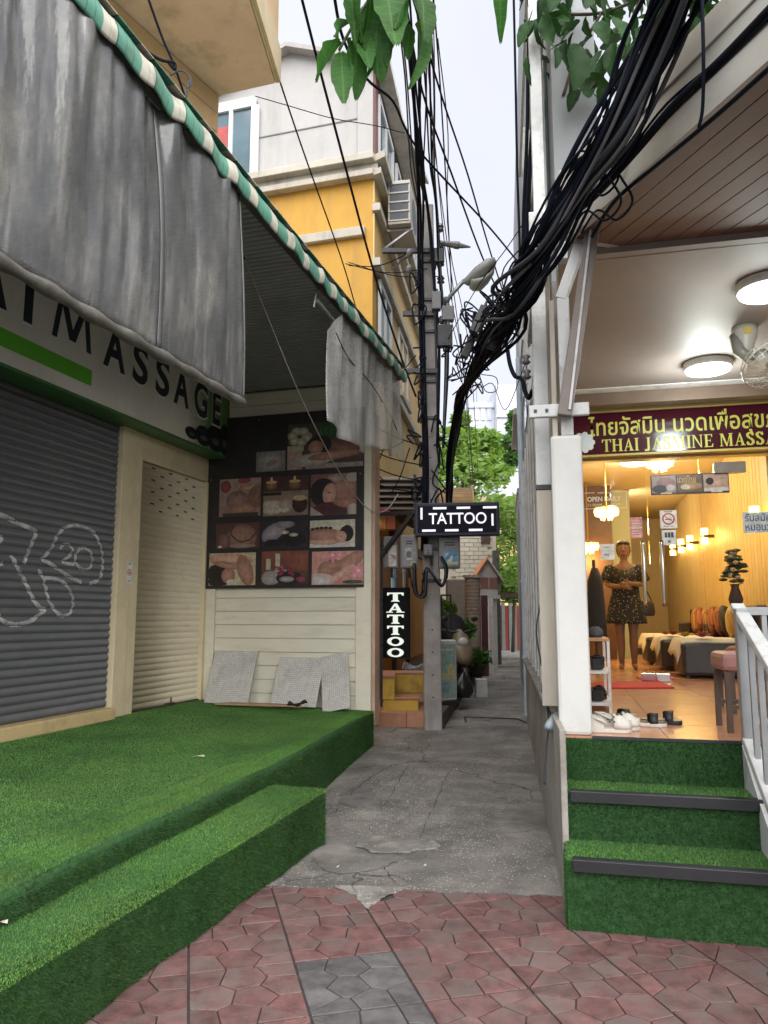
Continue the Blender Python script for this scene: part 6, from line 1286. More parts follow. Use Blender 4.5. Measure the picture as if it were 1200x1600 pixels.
names_ = ['orange striped cushion nearest the glass on the sofa', 'gold striped cushion second from the glass', 'mustard cushion leaning behind the black cushion', 'black round cushion in the middle of the sofa row', 'orange striped cushion left of the black cushion', 'orange striped cushion under the wall lamps', 'gold striped cushion under the wall lamps', 'orange striped cushion towards the back of the room', 'gold striped cushion at the far end of the sofa']
for i, (u, k) in enumerate(((4.75, 0), (5.05, 1), (5.45, 3), (5.7, 2), (6.15, 0), (6.5, 0), (7.0, 1), (7.5, 0), (8.0, 1))):
    o = solo('cushion', cm, CUS[k], names_[i], 'cushion', smooth=True, group='cushions along the sofas'); o.location = RF.w(2.10 - .02 * (i % 2), u, FL + .62); o.rotation_euler = (R(-12 + 5 * (i % 3)), R(20 * (i % 2)), -RF.az + math.pi / 2 - .35)
# flower arrangement and stool
t = thing('flower_vase', 'tall vase of pale flowers standing behind the sofa cushions', 'vase', (2.1, 4.5, FL + .82), RF)
p = RF.onU(1150, 915, 4.45)
zf = p.z; m = MB(); m.loft([(p.x, 4.5, zf - .25, .05, .05), (p.x, 4.5, zf - .15, .08, .08), (p.x, 4.5, zf - .02, .04, .04), (p.x, 4.5, zf + .02, .055, .055)], 14); part('vase', m, DKWOOD, t, smooth=True)
m = MB(); m2 = MB()
for k in range(60):
    a, h_ = random.uniform(0, 6.28), random.uniform(0, .36); r_ = .16 * (1 - h_ / .5) * random.uniform(.3, 1); c = (p.x + r_ * math.cos(a), 4.5 + r_ * math.sin(a), zf + .04 + h_)
    (m2 if k % 3 == 0 else m).ball(c, (.03, .03, .025) if k % 3 == 0 else (.05, .03, .02), 6, 4)
part('leaves', m, mat('vase_leaf', (.03, .05, .025), .6, var=.3), t, kind='stuff'); part('blossom', m2, mat('vase_blossom', (.50, .36, .22), .7, var=.3), t, kind='stuff')
t = thing('stool', 'brown wooden stool with dusty pink padded seat beside the railing', 'stool', (1.16, .50, FL), RF)
PADM = mat('pink_vinyl', (.30, .14, .12), .5, var=.1)
m = MB(); m.box(.98, 1.36, .30, .70, FL + .36, FL + .47); part('seat', m, PADM, t, bev=.03)
for v, u in ((1.01, .33), (1.33, .33), (1.01, .67), (1.33, .67)): m = MB(); m.bar((v, u, FL), (v, u, FL + .355), .032); part('leg', m, DKWOOD, t)
m = MB(); m.bar((1.01, .33, FL + .15), (1.33, .33, FL + .15), .024); m.bar((1.01, .67, FL + .15), (1.33, .67, FL + .15), .024); part('stretcher', m, DKWOOD, t)
t = thing('armchair', 'low chair with reddish cushion behind the stool by the railing', 'chair', (1.45, 1.5, FL), RF)
m = MB(); m.box(1.2, 1.75, 1.3, 1.8, FL + .30, FL + .40); part('seat', m, mat('grey_vinyl', (.14, .12, .12), .5), t, bev=.03); m = MB(); m.loft([(1.42, 1.5, FL + .405, .17, .17), (1.42, 1.5, FL + .44, .2, .2), (1.42, 1.5, FL + .47, .15, .15)], 18); part('cushion', m, mat('red_brown_cushion', (.25, .08, .06), .6), t, smooth=True)
for v, u in ((1.23, 1.33), (1.72, 1.33), (1.23, 1.77), (1.72, 1.77)): m = MB(); m.bar((v, u, FL), (v, u, FL + .3), .035); part('leg', m, DKWOOD, t)
m = MB(); m.box(1.7, 1.76, 1.3, 1.8, FL + .401, FL + .75); part('backrest', m, DKWOOD, t, bev=.015)
# dark coats / bags hanging at the column side of the room
t = thing('coat_stand', 'dark clothes hanging on a stand inside by the column edge', 'coat stand', (.52, 5.0, FL), RF)
m = MB(); m.tube([(.45, 5.0, FL), (.45, 5.0, 2.2)], .02, 8); m.tube([(.3, 5.0, FL + .01), (.6, 5.0, FL + .01)], .02, 6); part('pole', m, DKWOOD, t)
m = MB(); m.loft([(.46, 5, 1.2, .12, .12), (.46, 5, 1.6, .11, .11), (.46, 5, 1.95, .09, .1), (.46, 5, 2.1, .04, .05)], 12); part('coat', m, mat('dark_cloth', (.02, .022, .03), .8, bump=.2), t, smooth=True)
# ---------------------------------------------------------------- the woman
wp = atY(982, 1045, 10.3); wz = FL; SKIN = mat('skin', (.20, .11, .075), .5, var=.08, vs=8, bump=.03)
wo = thing('person', 'woman in short black dotted dress standing in the room, hands held before her', 'person', (wp.x, wp.y, wz), W); wo.rotation_euler = (0, 0, -.28); BASE[wo.name] = Vector((0, 0, 0)); wo.location = (wp.x, wp.y, wz)
K = [('pelvis', (0, 0, .88), .13), ('waist', (0, 0, 1.02), .12), ('chest', (0, .0, 1.22), .13), ('upch', (0, .0, 1.34), .10), ('neck', (0, -.0, 1.42), .052), ('nk2', (0, -.01, 1.47), .05), ('jaw', (0, -.02, 1.52), .072), ('face', (0, -.015, 1.58), .088), ('skull', (0, -.0, 1.64), .09), ('top', (0, .0, 1.69), .055)]
E_ = [(i, i + 1) for i in range(9)]
def addj(par, co, r_): K.append(('j', co, r_)); E_.append((par, len(K) - 1)); return len(K) - 1
for s in (1, -1):
    sh_ = addj(3, (s * .17, 0, 1.34), .06); el = addj(sh_, (s * .23, -.02, 1.12), .048); up_ = addj(sh_, (s * .215, -.0, 1.24), .055); E_.remove((sh_, el)); E_.append((up_, el))
    wr = addj(el, (s * .07, -.22, 1.10 + .02 * s), .030); hd = addj(wr, (-s * .00, -.245, 1.10 + .02 * s), .032)
    for k in range(4):
        f1 = addj(hd, (-s * .04, -.25 - .004 * k, 1.125 - .018 * k + .02 * s), .011); addj(f1, (-s * (.07 + .006 * (k % 2)), -.235, 1.12 - .018 * k + .02 * s), .009)
    t1 = addj(wr, (s * .02, -.25, 1.145 + .02 * s), .012); addj(t1, (-s * .015, -.26, 1.16 + .02 * s), .010)
    hp = addj(0, (s * .09, 0, .80), .10); kn = addj(hp, (s * .085, -.01, .46), .062); cf = addj(kn, (s * .083, .02, .33), .062); an = addj(cf, (s * .08, .02, .09), .038); hl = addj(an, (s * .08, .03, .04), .038); ft = addj(hl, (s * .09, -.08, .03), .036); addj(ft, (s * .095, -.16, .022), .028)
me = bpy.data.meshes.new('body'); me.from_pydata([k[1] for k in K], E_, []); bo = bpy.data.objects.new('body', me); COL.objects.link(bo); bo.parent = wo; BASE[bo.name] = Vector()
sk = bo.modifiers.new('skin', 'SKIN')
lay = me.skin_vertices[0] if len(me.skin_vertices) else None
if lay:
    for i, k in enumerate(K): lay.data[i].radius = (k[2], k[2] * (.8 if i < 4 else 1)); lay.data[i].use_root = (i == 0)
bo.modifiers.new('sub', 'SUBSURF').render_levels = 2; bo.modifiers['sub'].levels = 1
dg = bpy.context.evaluated_depsgraph_get(); dg.update(); me2 = bpy.data.meshes.new_from_object(bo.evaluated_get(dg)); bo.modifiers.clear(); bo.data = me2; me2.materials.clear(); me2.materials.append(SKIN); me2.polygons.foreach_set('use_smooth', [True] * len(me2.polygons))
def fy(x, z):
    return min([v.co.y for v in me2.vertices if abs(v.co.x - x) < .028 and abs(v.co.z - z) < .03 and v.co.z > 1.47] or [-.07])
def dots():
    mt = mat('dotted_dress', (.010, .010, .012), .8, var=.2, bump=.1); t_ = mt.node_tree; p = t_.nodes['Principled BSDF']; s = p.inputs['Base Color'].links[0].from_socket
    tcn = t_.nodes.new('ShaderNodeTexCoord'); vo = t_.nodes.new('ShaderNodeTexVoronoi'); vo.inputs['Scale'].default_value = 30; t_.links.new(tcn.outputs['Object'], vo.inputs['Vector']); mr = t_.nodes.new('ShaderNodeMapRange'); mr.inputs[1].default_value = .2; mr.inputs[2].default_value = .26; mr.inputs[3].default_value = 1; mr.inputs[4].default_value = 0; t_.links.new(vo.outputs['Distance'], mr.inputs[0])
    x = t_.nodes.new('ShaderNodeMix'); x.data_type = 'RGBA'; t_.links.new(mr.outputs[0], x.inputs['Factor']); t_.links.new(s, x.inputs['A']); x.inputs['B'].default_value = (.30, .27, .24, 1); t_.links.new(x.outputs['Result'], p.inputs['Base Color']); return mt
DRS = dots(); m = MB(); n = 40; secs = []
for z, rx, ry in ((.60, .235, .19), (.64, .23, .185), (.80, .205, .165), (.93, .175, .145), (1.02, .15, .125), (1.10, .155, .135), (1.20, .175, .15), (1.28, .178, .14), (1.35, .175, .11), (1.385, .14, .085)):
    secs.append([((rx * 1.12 * (1 + (.06 * math.sin(k * 2 * math.pi * 7 / n) if z < .95 else 0) * (1 - z) * 2)) * math.cos(2 * math.pi * k / n), ry * math.sin(2 * math.pi * k / n) + (.0 if z > 1.25 else 0), z - (.075 * max(0, -math.sin(2 * math.pi * k / n)) ** 2 if z > 1.33 else 0)) for k in range(n)])
m.ring(secs, False); part('dress', m, DRS, wo, smooth=True, sol=.006)
for s in (1, -1):
    m = MB(); m.tube([(s * .14, 0, 1.36), (s * .185, -.0, 1.335), (s * .225, 0, 1.22), (s * .235, -.01, 1.17)], [.065, .08, .085, .09], 14, False); part('sleeve', m, DRS, wo, smooth=True, sol=.005)
m = MB(); m.loft([(0, .035, 1.50, .07, .05), (0, .03, 1.56, .092, .075), (0, .028, 1.62, .100, .085), (0, .018, 1.68, .092, .085), (0, .012, 1.722, .06, .06), (0, .01, 1.735, .01, .01)], 18); m.ball((0, .09, 1.66), (.045, .04, .045)); part('hair', m, mat('hair_brown', (.075, .036, .018), .5, var=.3), wo, smooth=True)
m = MB()
for s in (1, -1): m.ball((s * .035, -.075, 1.685), (.030, .012, .018)); m.tube([(s * .06, -.07, 1.69), (s * .088, .0, 1.67)], .004, 5)
m.tube([(-.01, -.08, 1.69), (.01, -.08, 1.69)], .004, 5); part('sunglasses', m, BLACK, wo, smooth=True)
m = MB()
for s in (1, -1): m.ball((s * .030, fy(s * .03, 1.605) - .0, 1.605), (.016, .008, .010), 8, 6); m.tube([(s * .016, fy(s * .02, 1.625) - .003, 1.624), (s * .032, fy(s * .03, 1.625) - .003, 1.630), (s * .048, fy(s * .045, 1.625) - .001, 1.624)], .006, 5)
part('eye', m, mat('eye_dark', (.03, .02, .015), .2), wo)
m = MB(); m.ring([[(-.007, fy(0, 1.6) + .005, 1.60), (.007, fy(0, 1.6) + .005, 1.60), (.003, fy(0, 1.6) - .006, 1.602), (-.003, fy(0, 1.6) - .006, 1.602)], [(-.016, fy(0, 1.57) + .006, 1.563), (.016, fy(0, 1.57) + .006, 1.563), (.007, fy(0, 1.57) - .018, 1.568), (-.007, fy(0, 1.57) - .018, 1.568)]]); part('nose', m, SKIN, wo, smooth=True)
m = MB(); m.tube([(-.034, fy(-.028, 1.54) + .006, 1.547), (-.012, fy(0, 1.537) - .001, 1.537), (.012, fy(0, 1.537) - .001, 1.537), (.034, fy(.028, 1.54) + .006, 1.547)], [.005, .010, .010, .005], 8); part('mouth', m, mat('lips', (.36, .09, .08), .4), wo, smooth=True)
m = MB()
for s in (1, -1): m.ball((s * .088, .0, 1.59), (.012, .018, .028), 8, 6)
part('ear', m, SKIN, wo, smooth=True)
t = thing('handbag', 'black handbag hanging at the hip of the woman', 'handbag', (0, 0, 0), W); t.location = Vector((wp.x, wp.y, wz)) + Vector((.27, -.02, .70)); BASE[t.name] = Vector()
m = MB(); m.loft([(0, 0, 0, .10, .05), (0, 0, .04, .12, .06), (0, 0, .16, .11, .05), (0, 0, .2, .09, .03)], 16); part('bag', m, BLACK, t, smooth=True); m = MB(); m.tube([(-.08, 0, .19), (-.1, .0, .45), (-.13, 0, .66), (-.05, .0, .5), (.08, 0, .19)], .008, 6); part('strap', m, BLACK, t)
# ================================================================ FURTHER DOWN THE ALLEY
LEAFG = mat('leaf_green', (.07, .16, .035), .5, var=.45, vs=1.2, bump=0, rnd=.1)
LEAFY = mat('leaf_bright', (.16, .27, .05), .5, var=.45, vs=1.2, bump=0, rnd=.1)
BARK = mat('bark', (.10, .075, .055), .9, var=.3, bump=.5)
def leafcloud(mb, c, rad, n, size, flat=1.0):
    C0 = np.array(c); k = 0
    for _ in range(n):
        d = RNG.normal(0, 1, 3); d /= np.linalg.norm(d); p = C0 + d * np.array(rad) * RNG.uniform(.35, 1.05) ** .6
        a = RNG.normal(0, 1, 3); a[2] *= .6; a /= np.linalg.norm(a); b = np.cross(a, RNG.normal(0, 1, 3)); b /= np.linalg.norm(b); s = size * RNG.uniform(.6, 1.3)
        mb.poly([p - a * s, p + b * s * .38, p + a * s, p - b * s * .38])
def tree(name, lab, base, top, clumps, size, n, mt, trunk_r=.12, group=None):
    t = thing(name, lab, 'tree', tuple(base), W, group); m = MB(); pts = [Vector(base), Vector(base).lerp(Vector(top), .5) + Vector((.1, 0, 0)), Vector(top)]; m.tube(pts, [trunk_r, trunk_r * .75, trunk_r * .45], 8)
    for c, r_ in clumps: m.tube([pts[1].lerp(pts[2], random.uniform(.2, .9)), Vector(top).lerp(Vector(c), .6), Vector(c)], [trunk_r * .4, trunk_r * .22, .02], 6)
    part('trunk', m, BARK, t, smooth=True); m = MB()
    for c, r_ in clumps: leafcloud(m, c, r_, n, size)
    part('crown', m, mt, t, kind='stuff'); return t
def cl(lst, Y): return [(tuple(atY(x, y, Y + dy)), (r_ * 1.0, r_, r_ * .8)) for x, y, r_, dy in lst]
b = atY(720, 960, 27); tree('leafy_tree', 'bright green leafy tree behind the tangled cables at the alley end', (b.x, 27, .1), atY(722, 780, 27), cl([(705, 700, 1.1, 0), (725, 690, .9, 1), (745, 720, 1.0, 0), (735, 755, 1.3, -1), (700, 760, 1.2, 1), (760, 690, .6, 0), (772, 735, .7, 0), (790, 715, .55, 1), (720, 655, .35, 0), (695, 725, .8, 0)], 27), .17, 420, LEAFY)
b = atY(800, 960, 31); tree('leafy_tree', 'yellow green bush over the red gate', (b.x, 31, .1), atY(798, 880, 31), cl([(790, 800, .8, 0), (806, 830, .7, 0), (795, 860, .9, 0), (808, 895, .9, -1), (785, 905, .7, 0), (800, 925, .6, 0), (812, 790, .6, 1), (775, 790, .6, 2)], 31), .15, 420, LEAFY, .08)
b = atY(835, 900, 24); tree('leafy_tree', 'narrow dark green tree edging the pale building wall', (b.x + .4, 24, .1), atY(818, 720, 24), cl([(806, 668, .35, 0), (803, 690, .4, 0), (808, 650, .3, 0), (804, 715, .35, 0)], 24), .13, 260, LEAFG, .07)
# far pale tower
FARW = mat('far_white_wall', (.60, .63, .69), .8, var=.03, vs=.2, bump=0)  # pale bluish tone, shared by the windows, paints in the distance haze
a, b2, c = atY(738, 960, 70), atY(772, 628, 70), atY(830, 608, 70)
t = thing('tower_block', 'pale white apartment tower beyond the trees', 'building', ((a.x + c.x) / 2, 72, 0), W)
m = MB(); m.box(a.x, b2.x, 70, 84, 0, b2.z); m.box(b2.x + .01, c.x + 6, 68.5, 84, 0, c.z); part('wall', m, FARW, t)
for i in range(5):
    for j in range(3):
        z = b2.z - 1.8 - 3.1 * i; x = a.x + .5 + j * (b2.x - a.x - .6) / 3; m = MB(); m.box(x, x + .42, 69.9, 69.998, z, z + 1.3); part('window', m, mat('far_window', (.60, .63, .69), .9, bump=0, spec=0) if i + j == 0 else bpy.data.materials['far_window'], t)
m = MB(); m.box(a.x - .1, b2.x - .02, 69.8, 70.2, b2.z - .6, b2.z - .4); m.box(b2.x - .1, c.x + 6, 68.3, 68.49, c.z - 3.2, c.z - 3.0); part('ledge', m, FARW, t)
m = MB(); m.tube([(a.x + 1, 72, b2.z), (a.x + 1, 72, b2.z + 2.6)], .05, 6); part('antenna', m, GREYST, t)
# red gate across the end of the alley
g0, g1 = atY(781, 1016, 32.5), atY(830, 1016, 32.5); gt = thing('red_gate', 'red panelled gate with grey posts closing the alley end', 'gate', ((g0.x + g1.x) / 2, 32.5, .1), W); zt_ = atY(800, 946, 32.5).z
REDP = mat('red_gate_paint', (.26, .035, .03), .5, var=.15)
xs_ = [g0.x + (g1.x - g0.x) * f for f in (0, .13, .36, .5, .73, 1)]
for i in range(5): m = MB(); m.box(xs_[i] + .06, xs_[i + 1] - .06, 32.5, 32.54, .12, zt_); part('panel', m, REDP, gt, bev=.01)
for x in xs_: m = MB(); m.box(x - .07, x + .07, 32.46, 32.58, .1, zt_ + .12); part('post', m, mat('gate_grey', (.17, .19, .18), .7) if x == xs_[0] else bpy.data.materials['gate_grey'], gt)
m = MB(); m.box(xs_[0], xs_[-1], 32.47, 32.57, zt_ + .121, zt_ + .2); part('top_rail', m, bpy.data.materials['gate_grey'], gt)
a, b = atY(778, 927, 30), atY(826, 934, 30); m = MB(); m.box(a.x, b.x + .2, 30, 30.3, b.z, a.z); solo('gate_beam', m, DKWOOD, 'dark timber beam spanning the alley above the red gate', 'beam', (a.x, 30, b.z), W, bev=.01)
# yellow house glimpsed behind
a, b = atY(770, 960, 40), atY(812, 790, 40); t = thing('far_house', 'ochre house with tiled roof half hidden behind the bush', 'house', (b.x, 42, 0), W); m = MB(); m.box(a.x, b.x + 4, 40, 48, 0, atY(800, 838, 40).z); part('wall', m, YELP, t)
m = MB(); z0, z1 = atY(800, 838, 40).z, atY(800, 775, 44).z; m.prism([(a.x - .6, 39.3, z0), (a.x - .6, 44, z1), (a.x - .6, 48.6, z0)], (9, 0, 0)); part('roof', m, mat('roof_tile_brown', (.24, .16, .12), .7, var=.3, st=(1, 1, 1)), t)
for x in (a.x + .6, a.x + 2.2): m = MB(); m.box(x, x + .8, 39.95, 39.998, 2.6, 4.2); part('window', m, WING, t)
# white brick gable behind the shrine
a, b = atY(728, 960, 25), atY(775, 835, 25); t = thing('brick_house', 'white painted brick house wall behind the little gabled shrine', 'house', ((a.x + b.x) / 2, 26, 0), W)
WB = mat('white_brick', (.52, .50, .42), .7, var=.1, rnd=.08); m = MB(); m.box(a.x - 3, b.x, 25.06, 29, 0, b.z + .8); part('wall', m, WB, t)
bm = MB(); bm.box(0, .29, 0, .05, 0, .125); bme = bm.mesh('brick', WB); r_ = 0; z = 2.0
while z < b.z + .7:
    x = b.x - 1.5 + (.15 if r_ % 2 else 0)
    while x < b.x - .29: place('brick', bme, t, (x, 25.005, z)); x += .305
    z += .14; r_ += 1
m = MB(); m.box(b.x - .5, b.x - .2, 24.95, 25.0, b.z - .3, b.z + .1); part('window', m, DKWOOD, t)
# gabled spirit shrine
c = atY(761, 935, 21); t = thing('shrine_house', 'small grey gabled shrine house with orange side roof in the alley', 'shrine', (c.x, 21, .1), W); GW = mat('pale_grey_wood', (.42, .43, .43), .6, var=.12)
x0, x1 = atY(742, 900, 21).x, atY(782, 900, 21).x; zb, ze, zr = atY(760, 930, 21).z, atY(760, 900, 21).z, atY(755, 872, 21).z; xm = (x0 + x1) / 2
m = MB(); m.box(x0 + .08, x1 - .08, 21.05, 22.2, zb, ze); part('wall', m, GW, t); m = MB(); m.prism([(x0 + .08, 21.05, ze), (x1 - .08, 21.05, ze), (xm, 21.05, zr - .05)], (0, 1.1, 0)); part('gable', m, GW, t)
for s in (1, -1):
    m = MB(); e = x1 + .08 if s > 0 else x0 - .08; m.prism([(xm, 20.9, zr + .03), (e, 20.9, ze - .12), (e, 20.9, ze - .2), (xm, 20.9, zr - .05)], (0, 1.5, 0)); part('roof', m, GW if s > 0 else mat('orange_roof', (.48, .17, .05), .6, var=.2), t, bev=.01)
for xx in (x0 + .16, xm + .05): m = MB(); m.box(xx, xx + .22, 21.03, 21.049, zb + .18, ze - .04); part('window', m, mat('dull_red_pane', (.22, .10, .09), .4), t)
m = MB(); m.box(x0 + .02, x1 - .02, 20.95, 21.2, zb - .1, zb - .001); part('shelf', m, GW, t)
for xx in (x0 + .15, x1 - .2): m = MB(); m.box(xx, xx + .1, 21.1, 21.2, .1, zb - .101); part('leg', m, GW, t)
# beige round pillar, maroon post, tree post
p = atY(740, 1020, 16.5); zt_ = atY(740, 903, 16.5).z; t = thing('round_pillar', 'beige ribbed round pillar with pale cap beside the terrace', 'pillar', (p.x, 16.5, .1), W); rings = []
for i in range(60): z = .1 + (zt_ - .1) * i / 59; r_ = .165 + .006 * (i % 2); rings.append((p.x, 16.5, z, r_, r_))
m = MB(); m.loft(rings, 20); part('shaft', m, mat('beige_ribbed', (.34, .27, .21), .7, var=.12), t); m = MB(); m.loft([(p.x, 16.5, zt_ + .001, .2, .2), (p.x, 16.5, zt_ + .06, .21, .21)], 20); part('cap', m, WHITEM, t)
p = atY(722, 1000, 17.5); m = MB(); m.box(p.x - .33, p.x + .3, 17.5, 17.9, .1, atY(722, 905, 17.5).z); solo('pillar_box', m, mat('grey_beige', (.30, .26, .22), .7, var=.2), 'grey beige square pier behind the round pillar', 'pier', (p.x, 17.5, .1), W, bev=.02)
for x, w_, y0, Y, mt, lb in ((758, .16, 930, 18.5, mat('maroon_post_paint', (.075, .02, .022), .5, var=.15), 'maroon gate post beside the round pillar'), (768, .10, 935, 19, WHITEM, 'whitish slim post beyond the maroon gate post'), (778, .2, 860, 23, mat('mottled_bark', (.10, .10, .095), .9, var=.6, vs=9), 'mottled tree post carrying the dark beam')):
    p = atY(x, 1000, Y); m = MB(); m.box(p.x - w_ / 2, p.x + w_ / 2, Y, Y + w_, .1, atY(x, y0, Y).z); solo('post', m, mt, lb, 'post', (p.x, Y, .1), W, bev=.012)
# pale blue pipe up the far corner of the side wall
a, b = atY(822, 1030, 11.2), atY(806, 560, 11.2); m = MB(); m.tube([Vector((a.x, 11.2, .1)), Vector((a.x, 11.2, b.z))], .045, 10)
for z in (.9, 2.0, 3.2): m.tube([(a.x, 11.2, z), (a.x, 11.2, z + .05)], .055, 10)
solo('drain_pipe', m, mat('blue_white_pipe', (.42, .50, .56), .5, var=.25, vs=3, dirt=(.30, .09, .05), ds=1.2, dl=(.6, .66), damt=.7), 'weathered pale blue drain pipe at the far corner of the side wall', 'pipe', (a.x, 11.2, .1), W)
p = atZ(818, 1022, .1); m = MB(); m.ball((p.x - .02, 11.0, .98), (.10, .09, .07)); solo('white_bag', m, mat('bag_white', (.55, .55, .54), .6), 'white plastic bag on the end of the side wall plinth', 'bag', (p.x, 11, .92), W, smooth=True)
# things on the terrace
def potplant(lab, x, y, Y, r_, h_, n, size, mt, z=.285):
    p = atY(x, y, Y); t = thing('potted_plant', lab, 'plant', (p.x, Y, z), W); m = MB(); m.loft([(p.x, Y, z, r_ * .7, r_ * .7), (p.x, Y, z + h_, r_, r_), (p.x, Y, z + h_ + .02, r_ * 1.05, r_ * 1.05)], 14); part('pot', m, mat('plant_pot', (.045, .03, .028), .6), t, smooth=True)
    m = MB(); leafcloud(m, (p.x, Y, z + h_ + .16), (r_ * 1.6, r_ * 1.6, .2), n, size); part('leaves', m, mt, t, kind='stuff')
potplant('round grassy plant in a dark pot at the terrace end', 744, 1025, 16, .20, .22, 260, .09, LEAFG)
potplant('bushy bright green plant behind the black rail', 700, 990, 14.2, .22, .5, 420, .10, LEAFY)
potplant('leafy plant with broad leaves beside the beige pillar', 716, 975, 15.2, .2, .8, 200, .14, LEAFG)
potplant('green hanging plant beside the concrete pole', 694, 945, 14.5, .14, 1.2, 240, .10, LEAFY)
# frame stand
a, b = atY(690, 1010, 12.6), atY(704, 930, 12.6); m = MB(); m.bar((a.x, 12.6, b.z), (b.x, 12.6, b.z), .03); m.bar((b.x, 12.6, .28), (b.x, 12.6, b.z), .03); m.bar((a.x, 12.6, .28), (a.x, 12.6, b.z), .03); solo('black_rail', m, BLACK, 'thin black metal frame standing on the terrace by the plants', 'frame', (a.x, 12.6, .28), W)
# sign board standing on the terrace
a, b = atY(688, 1087, 10.75), atY(706, 1000, 10.75); t = thing('sandwich_board', 'pale green printed display board standing beside the pole on the terrace', 'sign', ((a.x + b.x) / 2, 10.75, .29), W)
zb = .29; ztop = b.z; wdb = .36; BASE[t.name] = Vector(); t.location = (a.x + .10, 10.75, zb); t.rotation_euler = (0, 0, .62)
m = MB(); m.box(-wdb / 2, wdb / 2, 0, .16, .06, ztop - zb); part('case', m, WHITEM, t, bev=.02)
ar = Art(wdb - .05, ztop - zb - .16, (.30, .45, .40)); ar.quad((0, .35), (1, .45), (.55, .5, .25)); ar.el(.5, .7, .3, .15, (.15, .40, .42), (.35, .5, .42)); ar.el(.4, .2, .3, .1, (.20, .35, .42)); ar.el(.7, .52, .2, .1, (.6, .52, .2)); ar.line([(.15, .9), (.85, .9)], .03, (.6, .6, .55))
place('printed_face', ar.mb().mesh('printed_face', PRINT), t, (-wdb / 2 + .025, -.003, .10)); m = MB(); m.box(-wdb / 2 - .01, wdb / 2 + .01, -.03, .2, 0, .055); part('foot', m, BLACK, t, bev=.01)
# scooter parked on the terrace, half covered
p = atY(718, 1060, 12.4); t = thing('scooter', 'black and cream scooter parked on the terrace under a dark cover', 'scooter', (p.x, 12.4, .285), W); BASE[t.name] = Vector(); t.location = (p.x, 12.4, .285); t.rotation_euler = (0, 0, .2)
tm = lambda y: [(0, y + .21 * math.cos(k * math.pi / 10), .24 + .21 * math.sin(k * math.pi / 10)) for k in range(21)]
for y in (-.15, .95): m = MB(); m.tube(tm(y), .05, 8, False); m.tube([(-.04, y, .24), (.04, y, .24)], .10, 12); part('wheel', m, BLACK, t, smooth=True)
CRM = mat('cream_scooter', (.20, .155, .10), .35, var=.1)
m = MB(); m.ring([[(w_ * math.cos(a), y, z + h_ * math.sin(a)) for a in [2 * math.pi * k / 14 for k in range(14)]] for y, z, w_, h_ in ((-.34, .55, .04, .05), (-.25, .62, .16, .16), (-.12, .75, .17, .22), (.0, .85, .12, .18), (.08, .9, .05, .06))]); part('front_fairing', m, CRM, t, smooth=True)
m = MB(); m.ring([[(w_ * math.cos(a), y, z + h_ * math.sin(a)) for a in [2 * math.pi * k / 14 for k in range(14)]] for y, z, w_, h_ in ((.0, .3, .12, .08), (.35, .35, .15, .12), (.6, .6, .17, .2), (1.0, .62, .15, .18), (1.25, .66, .05, .06))]); part('body', m, BLACK, t, smooth=True)
m = MB(); m.ring([[(w_ * math.cos(a), y, z + h_ * math.sin(a)) for a in [2 * math.pi * k / 14 for k in range(14)]] for y, z, w_, h_ in ((.2, .86, .1, .1), (.35, 1.0, .24, .28), (.6, .98, .26, .3), (.9, .86, .2, .22), (1.1, .8, .08, .08))]); part('cover', m, mat('dark_cover', (.016, .016, .018), .7, bump=.3, bs=12), t, smooth=True)
m = MB(); m.tube([(-.32, .05, 1.02), (-.1, -.05, .98), (.1, -.05, .98), (.32, .05, 1.02)], .018, 8); part('handlebar', m, BLACK, t); m = MB(); m.ball((0, -.22, .82), (.09, .05, .08)); part('headlight', m, mat('head_lens', (.5, .5, .48), .15), t, smooth=True)
for s in (1, -1): m = MB(); m.tube([(s * .2, -.03, 1.0), (s * .24, -.05, 1.16)], .008, 6); m.ball((s * .25, -.05, 1.19), (.06, .015, .04)); part('mirror', m, BLACK, t, smooth=True)
p = atY(722, 1062, 11.9); m = MB(); m.loft([(p.x, 11.9, .285, .13, .12), (p.x, 11.9, .36, .18, .16), (p.x, 11.9, .5, .16, .15), (p.x, 11.9, .6, .06, .06), (p.x + .02, 11.9, .66, .03, .03)], 16); solo('rubbish_bag', m, mat('black_bag', (.012, .012, .014), .3, bump=.5, bs=14), 'black rubbish bag slumped at the terrace edge before the scooter', 'bag', (p.x, 11.9, .285), W, smooth=True)
p = atY(744, 1078 - 12, 13.6); m = MB(); m.box(p.x + .0, p.x + .2, 13.6, 13.8, .1, .42); solo('white_block', m, WHITEM, 'small white block at the far end of the terrace kerb', 'block', (p.x, 13.6, .1), W, bev=.01)
p = atY(643, 1057, 10.6); m = MB()
for k in range(14): a = k * .45; m.tube([(p.x - .12 + .02 * k, 10.6, .80), (p.x - .1 + .022 * k, 10.58 + .03 * math.sin(a), .86 + .03 * math.cos(a)), (p.x - .08 + .022 * k, 10.62, .78)], .012, 5)
solo('wire_coil', m, mat('pale_wire', (.38, .38, .42), .5), 'pale bundle of wire lying on the terracotta step', 'coil', (p.x, 10.6, .74), W)
